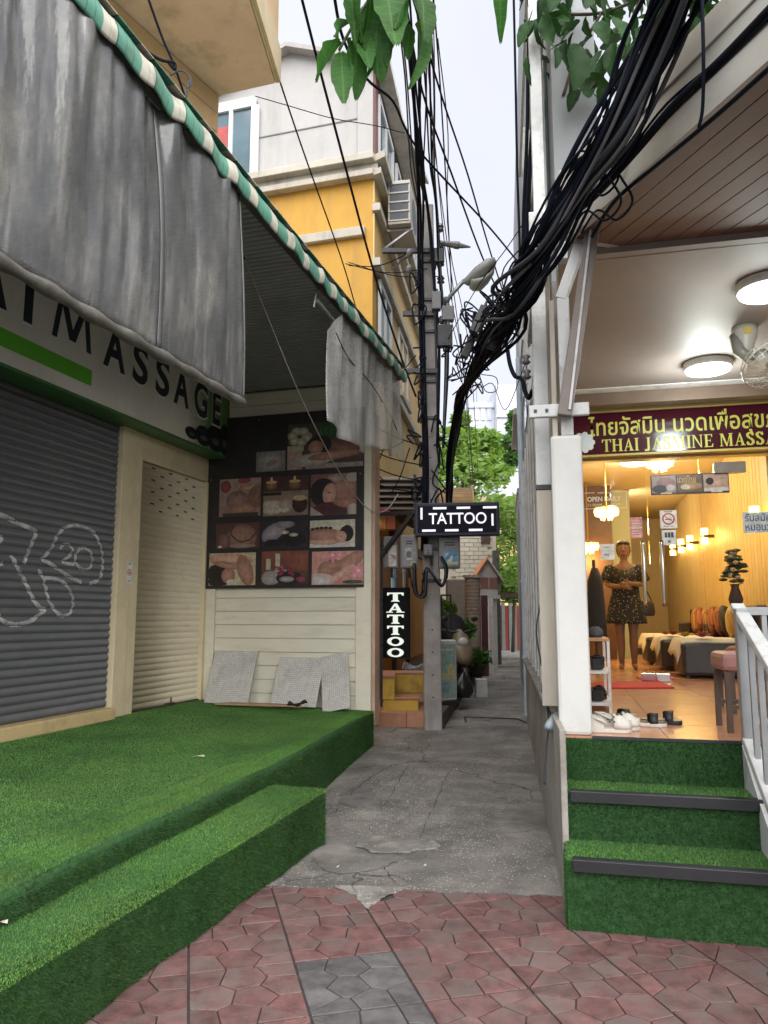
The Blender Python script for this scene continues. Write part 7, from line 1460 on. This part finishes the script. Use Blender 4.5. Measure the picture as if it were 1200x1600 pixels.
# lantern and bracket by the sign
p = atY(594, 815, 10.1); t = thing('spirit_lantern', 'orange and yellow little house lantern beside the brown post', 'lantern', tuple(p), W)
m = MB(); m.box(p.x - .1, p.x + .08, 10.1, 10.3, p.z - .1, p.z + .1); part('body', m, mat('lantern_orange', (.55, .22, .03), .5, var=.2), t, bev=.008); m = MB(); m.disc((p.x - .03, 10.095, p.z), .055, 16, 'y'); part('face', m, mat('lantern_gold', (.65, .45, .15), .4), t); m = MB(); m.prism([(p.x - .13, 10.05, p.z + .101), (p.x + .2, 10.05, p.z + .101), (p.x + .03, 10.05, p.z + .19)], (0, .3, 0)); part('roof', m, mat('lantern_red', (.25, .05, .03), .5), t)
m = MB(); m.box(p.x + .085, p.x + .2, 10.1, 10.3, p.z - .1, p.z + .1); part('side', m, mat('lantern_maroon', (.35, .07, .03), .5), t)
# dark roofed balcony with louvres behind the wires, and the rolled bamboo awning
a, b = atY(583, 802, 10.9), atY(648, 748, 10.9); t = thing('shop_canopy', 'dark louvred canopy frame behind the wires above the tattoo shop', 'canopy', ((a.x + b.x) / 2, 10.9, a.z), W)
m = MB(); m.box(a.x, b.x + .1, 10.95, 11.0, a.z, b.z); part('backing', m, DKWOOD, t)
for i in range(6): z = a.z + .05 + (b.z - a.z - .08) * i / 5; m = MB(); m.prism([(a.x, 10.85, z), (a.x, 10.93, z + .05), (a.x, 10.93, z + .065), (a.x, 10.85, z + .015)], (b.x - a.x + .1, 0, 0)); part('slat', m, mat('canopy_slat', (.13, .105, .085), .6, var=.3) if i == 0 else bpy.data.materials['canopy_slat'], t)
for x in (a.x, b.x): m = MB(); m.box(x - .02, x + .02, 10.83, 10.94, a.z - .3, b.z + .05); part('post', m, DARKST, t)
p0, p1 = atY(684, 783, 12.2), atY(738, 783, 12.2); t = thing('barrel_awning', 'yellow brown ribbed barrel awning just above the tattoo light box', 'awning', ((p0.x + p1.x) / 2, 12.2, p0.z), W)
for i in range(9):
    a0, a1 = math.pi * .5 * i / 9, math.pi * .5 * (i + 1) / 9; rr = .46; m = MB(); y = lambda a: 12.6 - rr * math.cos(a); z = lambda a: p0.z - .15 + rr * math.sin(a) * .95
    m.prism([(p0.x - .1, y(a0), z(a0)), (p0.x - .1, y(a1) - .01, z(a1) - .004), (p0.x - .1, y(a1) + .01, z(a1) - .03), (p0.x - .1, y(a0) + .02, z(a0) - .02)], (p1.x - p0.x + .1, 0, 0)); part('rib', m, mat('awning_bamboo', (.36, .22, .09), .55, var=.25, rnd=.15) if i == 0 else bpy.data.materials['awning_bamboo'], t, bev=.004)
m = MB(); m.prism([(p1.x + .001, 12.6 - .46 * math.cos(k * math.pi / 16), p0.z - .15 + .46 * math.sin(k * math.pi / 16)) for k in range(9)] + [(p1.x + .001, 12.6, p0.z - .15)], (.03, 0, 0)); part('end_cap', m, mat('awning_end', (.42, .28, .10), .5), t)
# ================================================================ CABLES
CABLEP = mat('cable_dusty', (.10, .10, .105), .75, var=.3, bump=0)
def sp(pts, n=6):        # smooth curve through points
    P = [Vector(p) for p in pts]; P = [P[0] * 2 - P[1]] + P + [P[-1] * 2 - P[-2]]; out = []
    for i in range(1, len(P) - 2):
        for k in range(n):
            t = k / n; a, b, c, d = P[i - 1], P[i], P[i + 1], P[i + 2]
            out.append(.5 * ((2 * b) + (c - a) * t + (2 * a - 5 * b + 4 * c - d) * t * t + (3 * b - a - 3 * c + d) * t ** 3))
    out.append(P[-2]); return out
def px(lst): return [atY(x, y, Y) for x, y, Y in lst]
def wire(lab, lst, r_=.008, mt=None, group=None, name='cable', n=6, sides=6):
    P = sp(px(lst), n); m = MB(); m.tube(P, r_, sides); return solo(name, m, mt or CABLE, lab, 'cable', tuple(P[0]), W, group, smooth=True)
wire('thin dark cable from the upper edge down past the yellow house front', [(395, -40, 6), (420, 70, 6.6), (470, 225, 7.6), (532, 400, 9.5), (556, 480, 11)], .009)
wire('double black cable crossing the yellow wall to the pole foot of the wires', [(462, -40, 6), (500, 110, 6.8), (550, 300, 8), (577, 400, 8.8), (600, 477, 9.2), (630, 567, 9.6), (650, 620, 9.75)], .014)
wire('black cable looping under the hanging leaves to the pole', [(518, -30, 5.5), (537, 63, 6), (573, 123, 6.6), (613, 157, 7.2), (633, 200, 7.8), (653, 233, 8.3), (690, 275, 9), (760, 350, 10), (810, 410, 11)], .014)
wire('slack thin wire strung across the grey gable wall', [(398, 150, 9.5), (450, 165, 9.5), (520, 185, 9.6), (585, 196, 9.7), (632, 208, 9.7)], .006)
wire('long cable crossing the sky from the leaves to the lamp and beyond', [(628, -30, 6), (660, 143, 7.2), (705, 270, 8.4), (753, 400, 10), (790, 480, 12), (815, 540, 14)], .012)
wire('second long cable crossing the sky close above the street lamp', [(640, -20, 6.3), (690, 150, 7.5), (730, 270, 8.8), (765, 390, 10.4), (800, 500, 13)], .011)
for i, lst in enumerate(([(676, -20, 7), (690, 167, 8.2), (703, 400, 10), (706, 470, 10.2)], [(684, 60, 7.5), (700, 210, 9), (702, 380, 10), (735, 560, 14), (748, 760, 20)], [(668, 100, 8), (700, 430, 10.2), (722, 560, 13), (735, 700, 17), (742, 770, 20)], [(672, 180, 8.6), (712, 480, 11), (730, 620, 15), (740, 765, 20)], [(705, 500, 10.5), (718, 560, 12.5), (728, 660, 16), (737, 768, 20)])):
    wire(('thin cable dropping straight from the sky to the pole clamp', 'pinkish service wire running from the sky to the far alley', 'pinkish service wire nearest the pole running down the alley', 'pinkish service wire between two others down the alley', 'short service wire leaving the pole clamp for the far alley')[i], lst, .007 if i else .009, mat('wire_mauve', (.12, .09, .10), .6) if i else CABLE)
# main drop beside the pole: a bundle with its strands
def bundle(name, lab, path, n, spread, r0, mt=CABLE, loose=.25, taper=0):
    P0 = [(x, y, Y) for x, y, Y in path]; t = thing(name, lab, 'cable bundle', tuple(atY(*P0[0])), W)
    for k in range(n):
        a = 2 * math.pi * random.random(); rr = math.sqrt(random.random()); ph = random.uniform(0, 6.28); pts = []
        for i, (x, y, Y) in enumerate(P0):
            s_ = spread[i] if isinstance(spread, (list, tuple)) else spread; c = atY(x, y, Y); a2 = a + .35 * math.sin(ph + i * .9); q = rr * s_ * (1 + loose * math.sin(ph * 3 + i * 1.7))
            tn = (atY(*P0[min(i + 1, len(P0) - 1)]) - atY(*P0[max(i - 1, 0)])).normalized(); e1 = tn.cross(Vector((0, 1, 0))).normalized(); e2 = tn.cross(e1); pts.append(c + e1 * q * math.cos(a2) + e2 * q * math.sin(a2))
        q_ = sp(pts, 5); rk_ = r0 * random.choice((.45, .6, .8, 1, 1, 1.25, 1.6)); m = MB(); m.tube(q_, [rk_ * (1 - taper * i / len(q_)) for i in range(len(q_))], 6); part('strand', m, mt if k % 5 else (CABLEG if k % 2 else CABLEP), t, smooth=True)
    return t
bundle('cable_bundle', 'bundle of black cables dropping from the leaves to the pole top', [(628, -20, 6.5), (640, 120, 7.4), (648, 260, 8.6), (655, 330, 9.4), (656, 430, 9.66), (660, 560, 9.68), (664, 700, 9.69), (662, 780, 9.68), (660, 860, 9.68)], 8, [.22, .17, .13, .07, .05, .04, .04, .05, .06], .009)
bundle('cable_bundle', 'dark cables dropping just beyond the first bundle to the pole clamp', [(652, -20, 6.8), (662, 130, 8), (668, 260, 9), (678, 330, 9.5), (683, 420, 9.65), (688, 500, 9.68), (693, 560, 9.7), (690, 700, 9.72)], 6, [.2, .16, .12, .09, .07, .08, .09, .05], .013)
bundle('cable_bundle', 'thick sagging bundle of black cables from the canopy to the tattoo sign', [(1085, -60, 3.0), (1020, 70, 3.35), (962, 195, 3.6), (905, 290, 3.85), (850, 385, 4.1), (810, 452, 4.45), (783, 510, 5.3), (746, 572, 6.8), (722, 620, 8.2), (712, 665, 9.0), (704, 720, 9.6), (702, 765, 9.95), (700, 815, 10.1)], 46, [.11, .105, .10, .095, .095, .12, .13, .07, .05, .045, .04, .035, .03], .0115, loose=.42, taper=.5)
bundle('cable_bundle', 'loose black cables running below the thick bundle along the fascia', [(1215, 10, 2.6), (1130, 95, 3.0), (1050, 170, 3.4), (985, 245, 3.75), (930, 305, 4.1), (880, 350, 4.5), (845, 405, 5.0)], 4, .03, .012)
bundle('cable_bundle', 'upright dark cables hanging along the side wall above the thick bundle', [(842, -30, 5.4), (836, 90, 5.4), (830, 200, 5.5), (825, 320, 5.6), (822, 420, 5.7), (812, 470, 5.9)], 9, [.09, .07, .06, .06, .06, .08], .012)
wire('single black cable at the edge of the sky along the side wall', [(802, -30, 7), (805, 100, 7), (808, 260, 7), (812, 400, 6.9), (806, 470, 6.6)], .013)
wire('black cable along the brown soffit edge of the canopy', [(1215, 95, 2.75), (1120, 180, 3.15), (1030, 255, 3.6), (960, 315, 4.05), (925, 370, 4.3)], .012)
wire('black cable hanging straight down past the white fascia', [(1096, -30, 3.0), (1099, 80, 3.05), (1098, 165, 3.15), (1092, 200, 3.2)], .008)
for i in range(30):           # tangles by the bundle's middle
    cx, cy_, Y = random.choice(((745, 505, 6.2), (770, 480, 5.4), (760, 525, 6), (805, 440, 4.6), (725, 590, 8), (790, 500, 5.4), (735, 545, 6.8))); a = random.uniform(0, 6.28); pts = [(cx + random.uniform(-30, 30), cy_ + random.uniform(-34, 34), Y + random.uniform(-.15, .15)) for _ in range(5)]
    wire('short looped stray cable end curling out of the thick bundle', pts, .0075, group='stray cable loops around the thick bundle')
for i, (x, y, Y) in enumerate(((733, 540, 6.4), (748, 500, 5.9), (776, 522, 5.4))):
    p = atY(x, y, Y); m = MB(); m.bar(p + Vector((-.05, 0, -.11)), p + Vector((.05, 0, .11)), .07); m.tube([p + Vector((.05, 0, .11)), p + Vector((.09, .05, .22)), p + Vector((.2, .1, .3))], .012, 6); solo('splice_closure', m, BLACK, ('lowest black splice closure dangling from the thick bundle', 'upper black splice closure dangling beside the thick bundle', 'black splice closure tucked under the thick bundle by the side wall')[i], 'splice box', tuple(p), W, bev=.012)
for i in range(9):
    x0 = random.uniform(930, 985); y0 = random.uniform(180, 300); wire('stray cable loop hanging off the bundle before the fascia', [(x0, y0, 3.9), (x0 + 20, y0 + 40, 3.9), (x0 - 5, y0 + 70, 4.0), (x0 - 35, y0 + 55, 4.1), (x0 - 60, y0 + 90, 4.3)], .007, group='stray loops before the white fascia')
wire('thick black pipe bend clipped to the side wall', [(792, 540, 7.6), (797, 570, 7.5), (805, 588, 7.4), (815, 592, 7.3), (820, 610, 7.2), (826, 622, 7.1), (832, 610, 7)], .022)
for k, (x, y) in enumerate(((822, 562), (823, 585))):
    p = atY(x, y, 7.1); m = MB(); m.loft([(p.x, p.y, p.z + dz, r_, r_) for dz, r_ in ((-.05, .02), (-.03, .045), (0, .02), (.03, .045), (.05, .02))], 10); solo('insulator', m, INS, ('upper dark insulator on the side wall', 'lower dark insulator on the side wall')[k], 'insulator', tuple(p), W, smooth=True)
wire('thin wire sagging from the side wall insulator back to the bundle', [(822, 565, 7.1), (790, 640, 8), (770, 600, 8.4), (752, 605, 8.6), (735, 600, 8.6)], .005)
wire('thin loop of wire hanging free beside the bundle', [(752, 585, 8), (775, 590, 8), (776, 610, 8), (760, 612, 8), (752, 595, 8), (745, 570, 8)], .005)
wire('faint wire from the street lamp across to the side wall', [(700, 530, 9.6), (745, 450, 9), (790, 390, 8), (830, 330, 6.5)], .006)
# cords before the photo board and the awning
wire('dark cord crossing the eave and the grey sheet', [(222, -30, 4.3), (252, 55, 4.5), (275, 110, 4.6), (310, 215, 4.9), (352, 330, 5.3), (382, 405, 5.6)], .009, )
wire('pale cord hanging in front of the photo board', [(382, 405, 5.6), (420, 500, 6.2), (470, 620, 7.0), (520, 720, 7.7), (560, 780, 8.3), (585, 800, 8.7), (606, 795, 9.0), (622, 772, 9.4)], .006, mat('pale_cord', (.38, .36, .33), .7))
wire('black twin cable draped over the striped awning', [(104, -20, 4.2), (128, 18, 4.2), (170, 45, 4.25), (215, 72, 4.3), (250, 93, 4.4), (272, 98, 4.5), (272, 108, 4.5), (262, 96, 4.5)], .010)
wire('small hooked wire coil over the awning edge', [(266, 118, 4.5), (282, 110, 4.5), (295, 118, 4.5), (298, 132, 4.5), (292, 138, 4.5), (296, 126, 4.5), (290, 155, 4.5)], .006, CABLEG)
wire('black cord down the clear curtain to the pole', [(525, 520, 6.2), (545, 560, 6.8), (580, 600, 7.4), (610, 650, 8.2), (628, 690, 8.7)], .005)
for i, (a, b) in enumerate((((546, 640), (668, 700)), ((546, 684), (664, 728)), ((548, 708), (660, 752)), ((548, 735), (655, 770)), ((560, 690), (600, 752)), ((600, 700), (570, 755)), ((640, 700), (612, 770)), ((630, 690), (575, 700)))):
    wire(('wire to the pole below the clear curtain, uppermost', 'wire to the pole below the clear curtain, second', 'wire to the pole below the clear curtain, third', 'lowest wire to the pole above the dark canopy', 'slanting wire hung between the yellow wall wires', 'crossing wire hung between the yellow wall wires', 'short wire hung beside the pole wires', 'nearly level wire just under the curtain corner')[i], [(*a, 9.2), ((a[0] + b[0]) / 2, (a[1] + b[1]) / 2 + 8, 9.4), (*b, 9.68)], .008)
for i, (a, b) in enumerate((((540, 412), (668, 420)), ((545, 410), (690, 432)), ((545, 415), (640, 395)), ((560, 640), (650, 555)), ((600, 600), (665, 560)))):
    wire(('wire from the knot on the yellow wall to the pole', 'longer slack wire from the yellow wall knot past the pole', 'rising wire from the yellow wall knot to the insulators', 'wire from the awning end up to the pole', 'short wire from the curtain corner to the pole')[i], [(*a, 10.6), ((a[0] + b[0]) / 2, (a[1] + b[1]) / 2 + 10, 10.2), (*b, 9.7)], .007)
# clutter of small fittings and coils at the pole
for i in range(18):
    y = random.uniform(430, 780); x = 668 + 6 * (y - 430) / 350 + random.choice((-1, 1)) * random.uniform(10, 26); Y = 9.66
    pts = [(x + random.uniform(-14, 14), y + random.uniform(-22, 22), Y + random.uniform(-.06, .03)) for _ in range(5)]
    wire('short tangled cable end strapped against the concrete pole', pts, .011, group='tangled cable ends on the pole')
for i, (x, y, w_, h_) in enumerate(((700, 490, .16, .2), (695, 525, .2, .3), (682, 470, .12, .25), (686, 400, .14, .2))):
    p = atY(x, y, 9.64); m = MB(); m.box(p.x - w_ / 2, p.x + w_ / 2, 9.6, 9.72, p.z - h_ / 2, p.z + h_ / 2); m.tube([(p.x, 9.66, p.z - h_ / 2 - .06), (p.x, 9.66, p.z + h_ / 2 + .05)], .03, 8)
    solo('splice_box', m, DARKST if i % 2 else MBX, ('small grey splice box under the street lamp arm', 'larger dark splice box below the street lamp arm', 'slim grey splice box at the lamp arm root', 'dark splice box at the upper pole clamp')[i], 'splice box', tuple(p), W, bev=.012)
bundle('cable_bundle', 'coiled black slack cable hung on the pole under the meter boxes', [(648, 880, 9.56), (650, 925, 9.54), (662, 930, 9.54), (668, 890, 9.54), (690, 915, 9.54), (697, 890, 9.55), (688, 870, 9.56)], 6, .035, .012)
wire('loop of black cable hanging below the grey meter box', [(640, 890, 9.6), (645, 918, 9.58), (655, 930, 9.58), (666, 915, 9.58), (660, 895, 9.6)], .008)
for i, (x, dx) in enumerate(((853, 0), (857, 4), (849, -3))):
    wire(('dangling grey cable on the stained side wall beside the column', 'second dangling cable on the side wall beside the column', 'third dangling cable on the side wall beside the column')[i], [(x, 840, 5.6), (x - 3, 930, 5.5), (x - 8 + dx, 985, 5.45), (x + dx, 1040, 5.3), (x - 6, 1075, 5.2), (x + 4, 1120, 4.9), (x, 1180, 4.75), (x - 2, 1225, 4.6)][:8 - 2 * i], .006, CABLEG)
p = atY(860, 1131, 4.78); m = MB(); m.tube([p + Vector((.06, .08, .04)), p, p + Vector((-.02, -.04, -.02))], .028, 12); m.tube([p + Vector((-.021, -.042, -.021)), p + Vector((-.022, -.044, -.022))], .02, 12); solo('pipe_stub', m, mat('pvc_grey', (.30, .36, .42), .4), 'short grey pipe stub poking from the plinth beside the turf', 'pipe', tuple(p), W, smooth=True)
# ================================================================ OVERHANGING LEAVES
LEAFD = mat('big_leaf', (.03, .10, .018), .6, var=.3, vs=6, bump=.12, bs=40, rnd=.3, spec=.15)
LEAFD.node_tree.nodes['Principled BSDF'].inputs['Transmission Weight'].default_value = 0
def translucent(m_, col, f):
    t = m_.node_tree; o = t.nodes['Material Output']; p = t.nodes['Principled BSDF']; tr_ = t.nodes.new('ShaderNodeBsdfTranslucent'); tr_.inputs[0].default_value = (*col, 1); x = t.nodes.new('ShaderNodeMixShader'); x.inputs[0].default_value = f; t.links.new(p.outputs[0], x.inputs[1]); t.links.new(tr_.outputs[0], x.inputs[2]); t.links.new(x.outputs[0], o.inputs[0])
translucent(LEAFD, (.05, .20, .02), .35); translucent(LEAFY, (.25, .42, .06), .4); translucent(LEAFG, (.10, .25, .04), .3)
lfm = MB()
NL = 10
for sgn in (1,):
    rows = []
    for i in range(NL + 1):
        f = i / NL; w_ = .21 * math.sin(math.pi * min(1, f * .93 + .04)) ** .8 * (1 - .25 * f); dz = -.10 * f * f
        rows.append([(-w_, f, dz + .05 * w_ / .2), (-w_ * .5, f, dz + .018), (0, f, dz), (w_ * .5, f, dz + .018), (w_, f, dz + .05 * w_ / .2)])
    for q in rows: lfm.v += q
    for i in range(NL):
        for j in range(4): a = i * 5 + j; lfm.f.append((a, a + 1, a + 6, a + 5))
def leafvar(k):
    q = MB(); q.f = list(lfm.f)
    for x, y, z in lfm.v: q.v.append((x * (.85 + .2 * math.sin(k * 2.1)) + .05 * math.sin(y * 3.2 + k) * (k % 2) + .008 * math.sin(y * 25 + k * 2) * (1 if abs(x) > .1 else 0), y, z * (1 + .8 * k) - .12 * (k - 1) * y * y + .02 * math.sin(y * 18 + k) * abs(x) / .2))
    return q.mesh('leaf', LEAFD, smooth=True)
t_ = LEAFD.node_tree; pz = t_.nodes['Principled BSDF']; src_ = pz.inputs['Base Color'].links[0].from_socket; tq = t_.nodes.new('ShaderNodeTexCoord'); sx_ = t_.nodes.new('ShaderNodeSeparateXYZ'); t_.links.new(tq.outputs['Object'], sx_.inputs[0])
ab = t_.nodes.new('ShaderNodeMath'); ab.operation = 'ABSOLUTE'; t_.links.new(sx_.outputs['X'], ab.inputs[0]); a2_ = t_.nodes.new('ShaderNodeMath'); a2_.operation = 'MULTIPLY_ADD'; a2_.inputs[1].default_value = -.8; t_.links.new(ab.outputs[0], a2_.inputs[0]); t_.links.new(sx_.outputs['Y'], a2_.inputs[2])
wv = t_.nodes.new('ShaderNodeMath'); wv.operation = 'MULTIPLY'; wv.inputs[1].default_value = 11; t_.links.new(a2_.outputs[0], wv.inputs[0]); fr_ = t_.nodes.new('ShaderNodeMath'); fr_.operation = 'FRACT'; t_.links.new(wv.outputs[0], fr_.inputs[0])
l1 = t_.nodes.new('ShaderNodeMath'); l1.operation = 'LESS_THAN'; l1.inputs[1].default_value = .10; t_.links.new(fr_.outputs[0], l1.inputs[0]); l2 = t_.nodes.new('ShaderNodeMath'); l2.operation = 'LESS_THAN'; l2.inputs[1].default_value = .010; t_.links.new(ab.outputs[0], l2.inputs[0]); mxx = t_.nodes.new('ShaderNodeMath'); mxx.operation = 'MAXIMUM'; t_.links.new(l1.outputs[0], mxx.inputs[0]); t_.links.new(l2.outputs[0], mxx.inputs[1])
hf = t_.nodes.new('ShaderNodeMath'); hf.operation = 'MULTIPLY'; hf.inputs[1].default_value = .5; t_.links.new(mxx.outputs[0], hf.inputs[0]); xm_ = t_.nodes.new('ShaderNodeMix'); xm_.data_type = 'RGBA'; t_.links.new(hf.outputs[0], xm_.inputs['Factor']); t_.links.new(src_, xm_.inputs['A']); xm_.inputs['B'].default_value = (.10, .22, .05, 1); t_.links.new(xm_.outputs['Result'], pz.inputs['Base Color'])
lfvars = [leafvar(k) for k in range(3)]; lfmesh = lfvars[0]
LEAFK = mat('shaded_vine_leaf', (.016, .05, .012), .6, var=.3, vs=6, bump=.12, bs=40, rnd=.35, spec=.12)  # leaf green darkened to paint in backlight and shadow on the vine
translucent(LEAFK, (.03, .09, .015), .25); lfdk = [q.copy() for q in lfvars]
for q in lfdk: q.materials[0] = LEAFK
def leaf(par, p, tip, roll=0.0, wide=1.0):
    d = Vector(tip) - Vector(p); ln = d.length; q = d.to_track_quat('Y', 'Z'); o = place('leaf', random.choice(lfdk if par.name.startswith('climb') else lfvars), par, p, (0, 0, 0), (ln * wide, ln, ln)); o.rotation_euler = (q @ Matrix.Rotation(roll, 3, 'Y').to_quaternion()).to_euler()
br = thing('leafy_branch', 'leafy green branch hanging into view at the upper edge', 'branch', tuple(atY(600, -60, 3.3)), W)
m = MB(); m.tube(sp(px([(640, -120, 3.3), (600, -40, 3.3), (560, 25, 3.25), (530, 78, 3.2)]), 5), .007, 6); m.tube(sp(px([(600, -40, 3.3), (610, 10, 3.3), (625, 40, 3.3)]), 5), .006, 6); m.tube(sp(px([(640, -120, 3.3), (650, -20, 3.3), (655, 30, 3.3)]), 5), .006, 6); m.tube(px([(556, 28, 3.25), (575, 60, 3.25), (570, 80, 3.25)]), .004, 5); part('twig', m, mat('green_twig', (.07, .09, .035), .6), br, smooth=True)
for (x0, y0, x1, y1, d0, d1, rl) in ((548, 35, 500, 52, 3.25, 3.1, .9), (535, 62, 474, 124, 3.2, 3.05, .7), (533, 82, 538, 166, 3.2, 3.05, .2), (552, 66, 565, 136, 3.25, 3.1, -.4), (565, 50, 578, 110, 3.25, 3.1, .2), (585, 10, 590, 100, 3.3, 3.1, .1), (575, 55, 600, 102, 3.3, 3.2, -.5), (618, 25, 608, 106, 3.3, 3.15, .5), (640, 40, 636, 80, 3.3, 3.2, -.2), (648, 38, 684, 104, 3.3, 3.1, -.6), (655, -10, 674, 42, 3.3, 3.1, -.3), (560, -20, 532, 36, 3.25, 3.1, .5), (545, -40, 556, 26, 3.2, 3.05, .2), (600, -40, 618, 78, 3.3, 3.05, 0), (640, -60, 622, 50, 3.35, 3.1, .4), (575, -50, 600, 40, 3.3, 3.1, -.3), (780, -60, 784, 24, 3.3, 3.2, 0)):
    leaf(br, atY(x0, y0, d0), atY(x1, y1, d1), rl, .82)
# climbing plant over the canopy
vn = thing('climbing_plant', 'dark climbing plant spilling over the canopy behind the thick cables', 'plant', tuple(atY(930, 60, 5.2)), W)
m = MB()
for lst in ([(1150, -60, 4.2), (1040, -20, 4.6), (940, 20, 5), (850, 20, 5.4)], [(940, 20, 5), (900, 90, 5.2), (880, 150, 5.3)], [(1000, 0, 4.7), (960, 90, 4.9), (915, 150, 5.1)]): m.tube(sp(px(lst), 5), .012, 6)
part('vine', m, BARK, vn, smooth=True)
for k in range(210):
    x, y = random.uniform(818, 1040), random.uniform(-50, 165)
    if y > 150 - abs(x - 910) * .8 + random.uniform(-30, 20): continue
    Y = random.uniform(4.5, 5.6); ln = random.uniform(20, 50); a = random.gauss(1.5, .7); leaf(vn, atY(x, y, Y), atY(x + ln * math.cos(a), y + ln * math.sin(a), Y - random.uniform(-.1, .2)), random.uniform(-1, 1), random.uniform(.8, 1.2))
for k in range(34):
    x, y = random.uniform(1040, 1130), random.uniform(-50, 45); Y = random.uniform(3.9, 4.3); ln = random.uniform(35, 60); a = random.gauss(1.5, .8); leaf(vn, atY(x, y, Y), atY(x + ln * math.cos(a), y + ln * math.sin(a), Y), random.uniform(-1, 1))
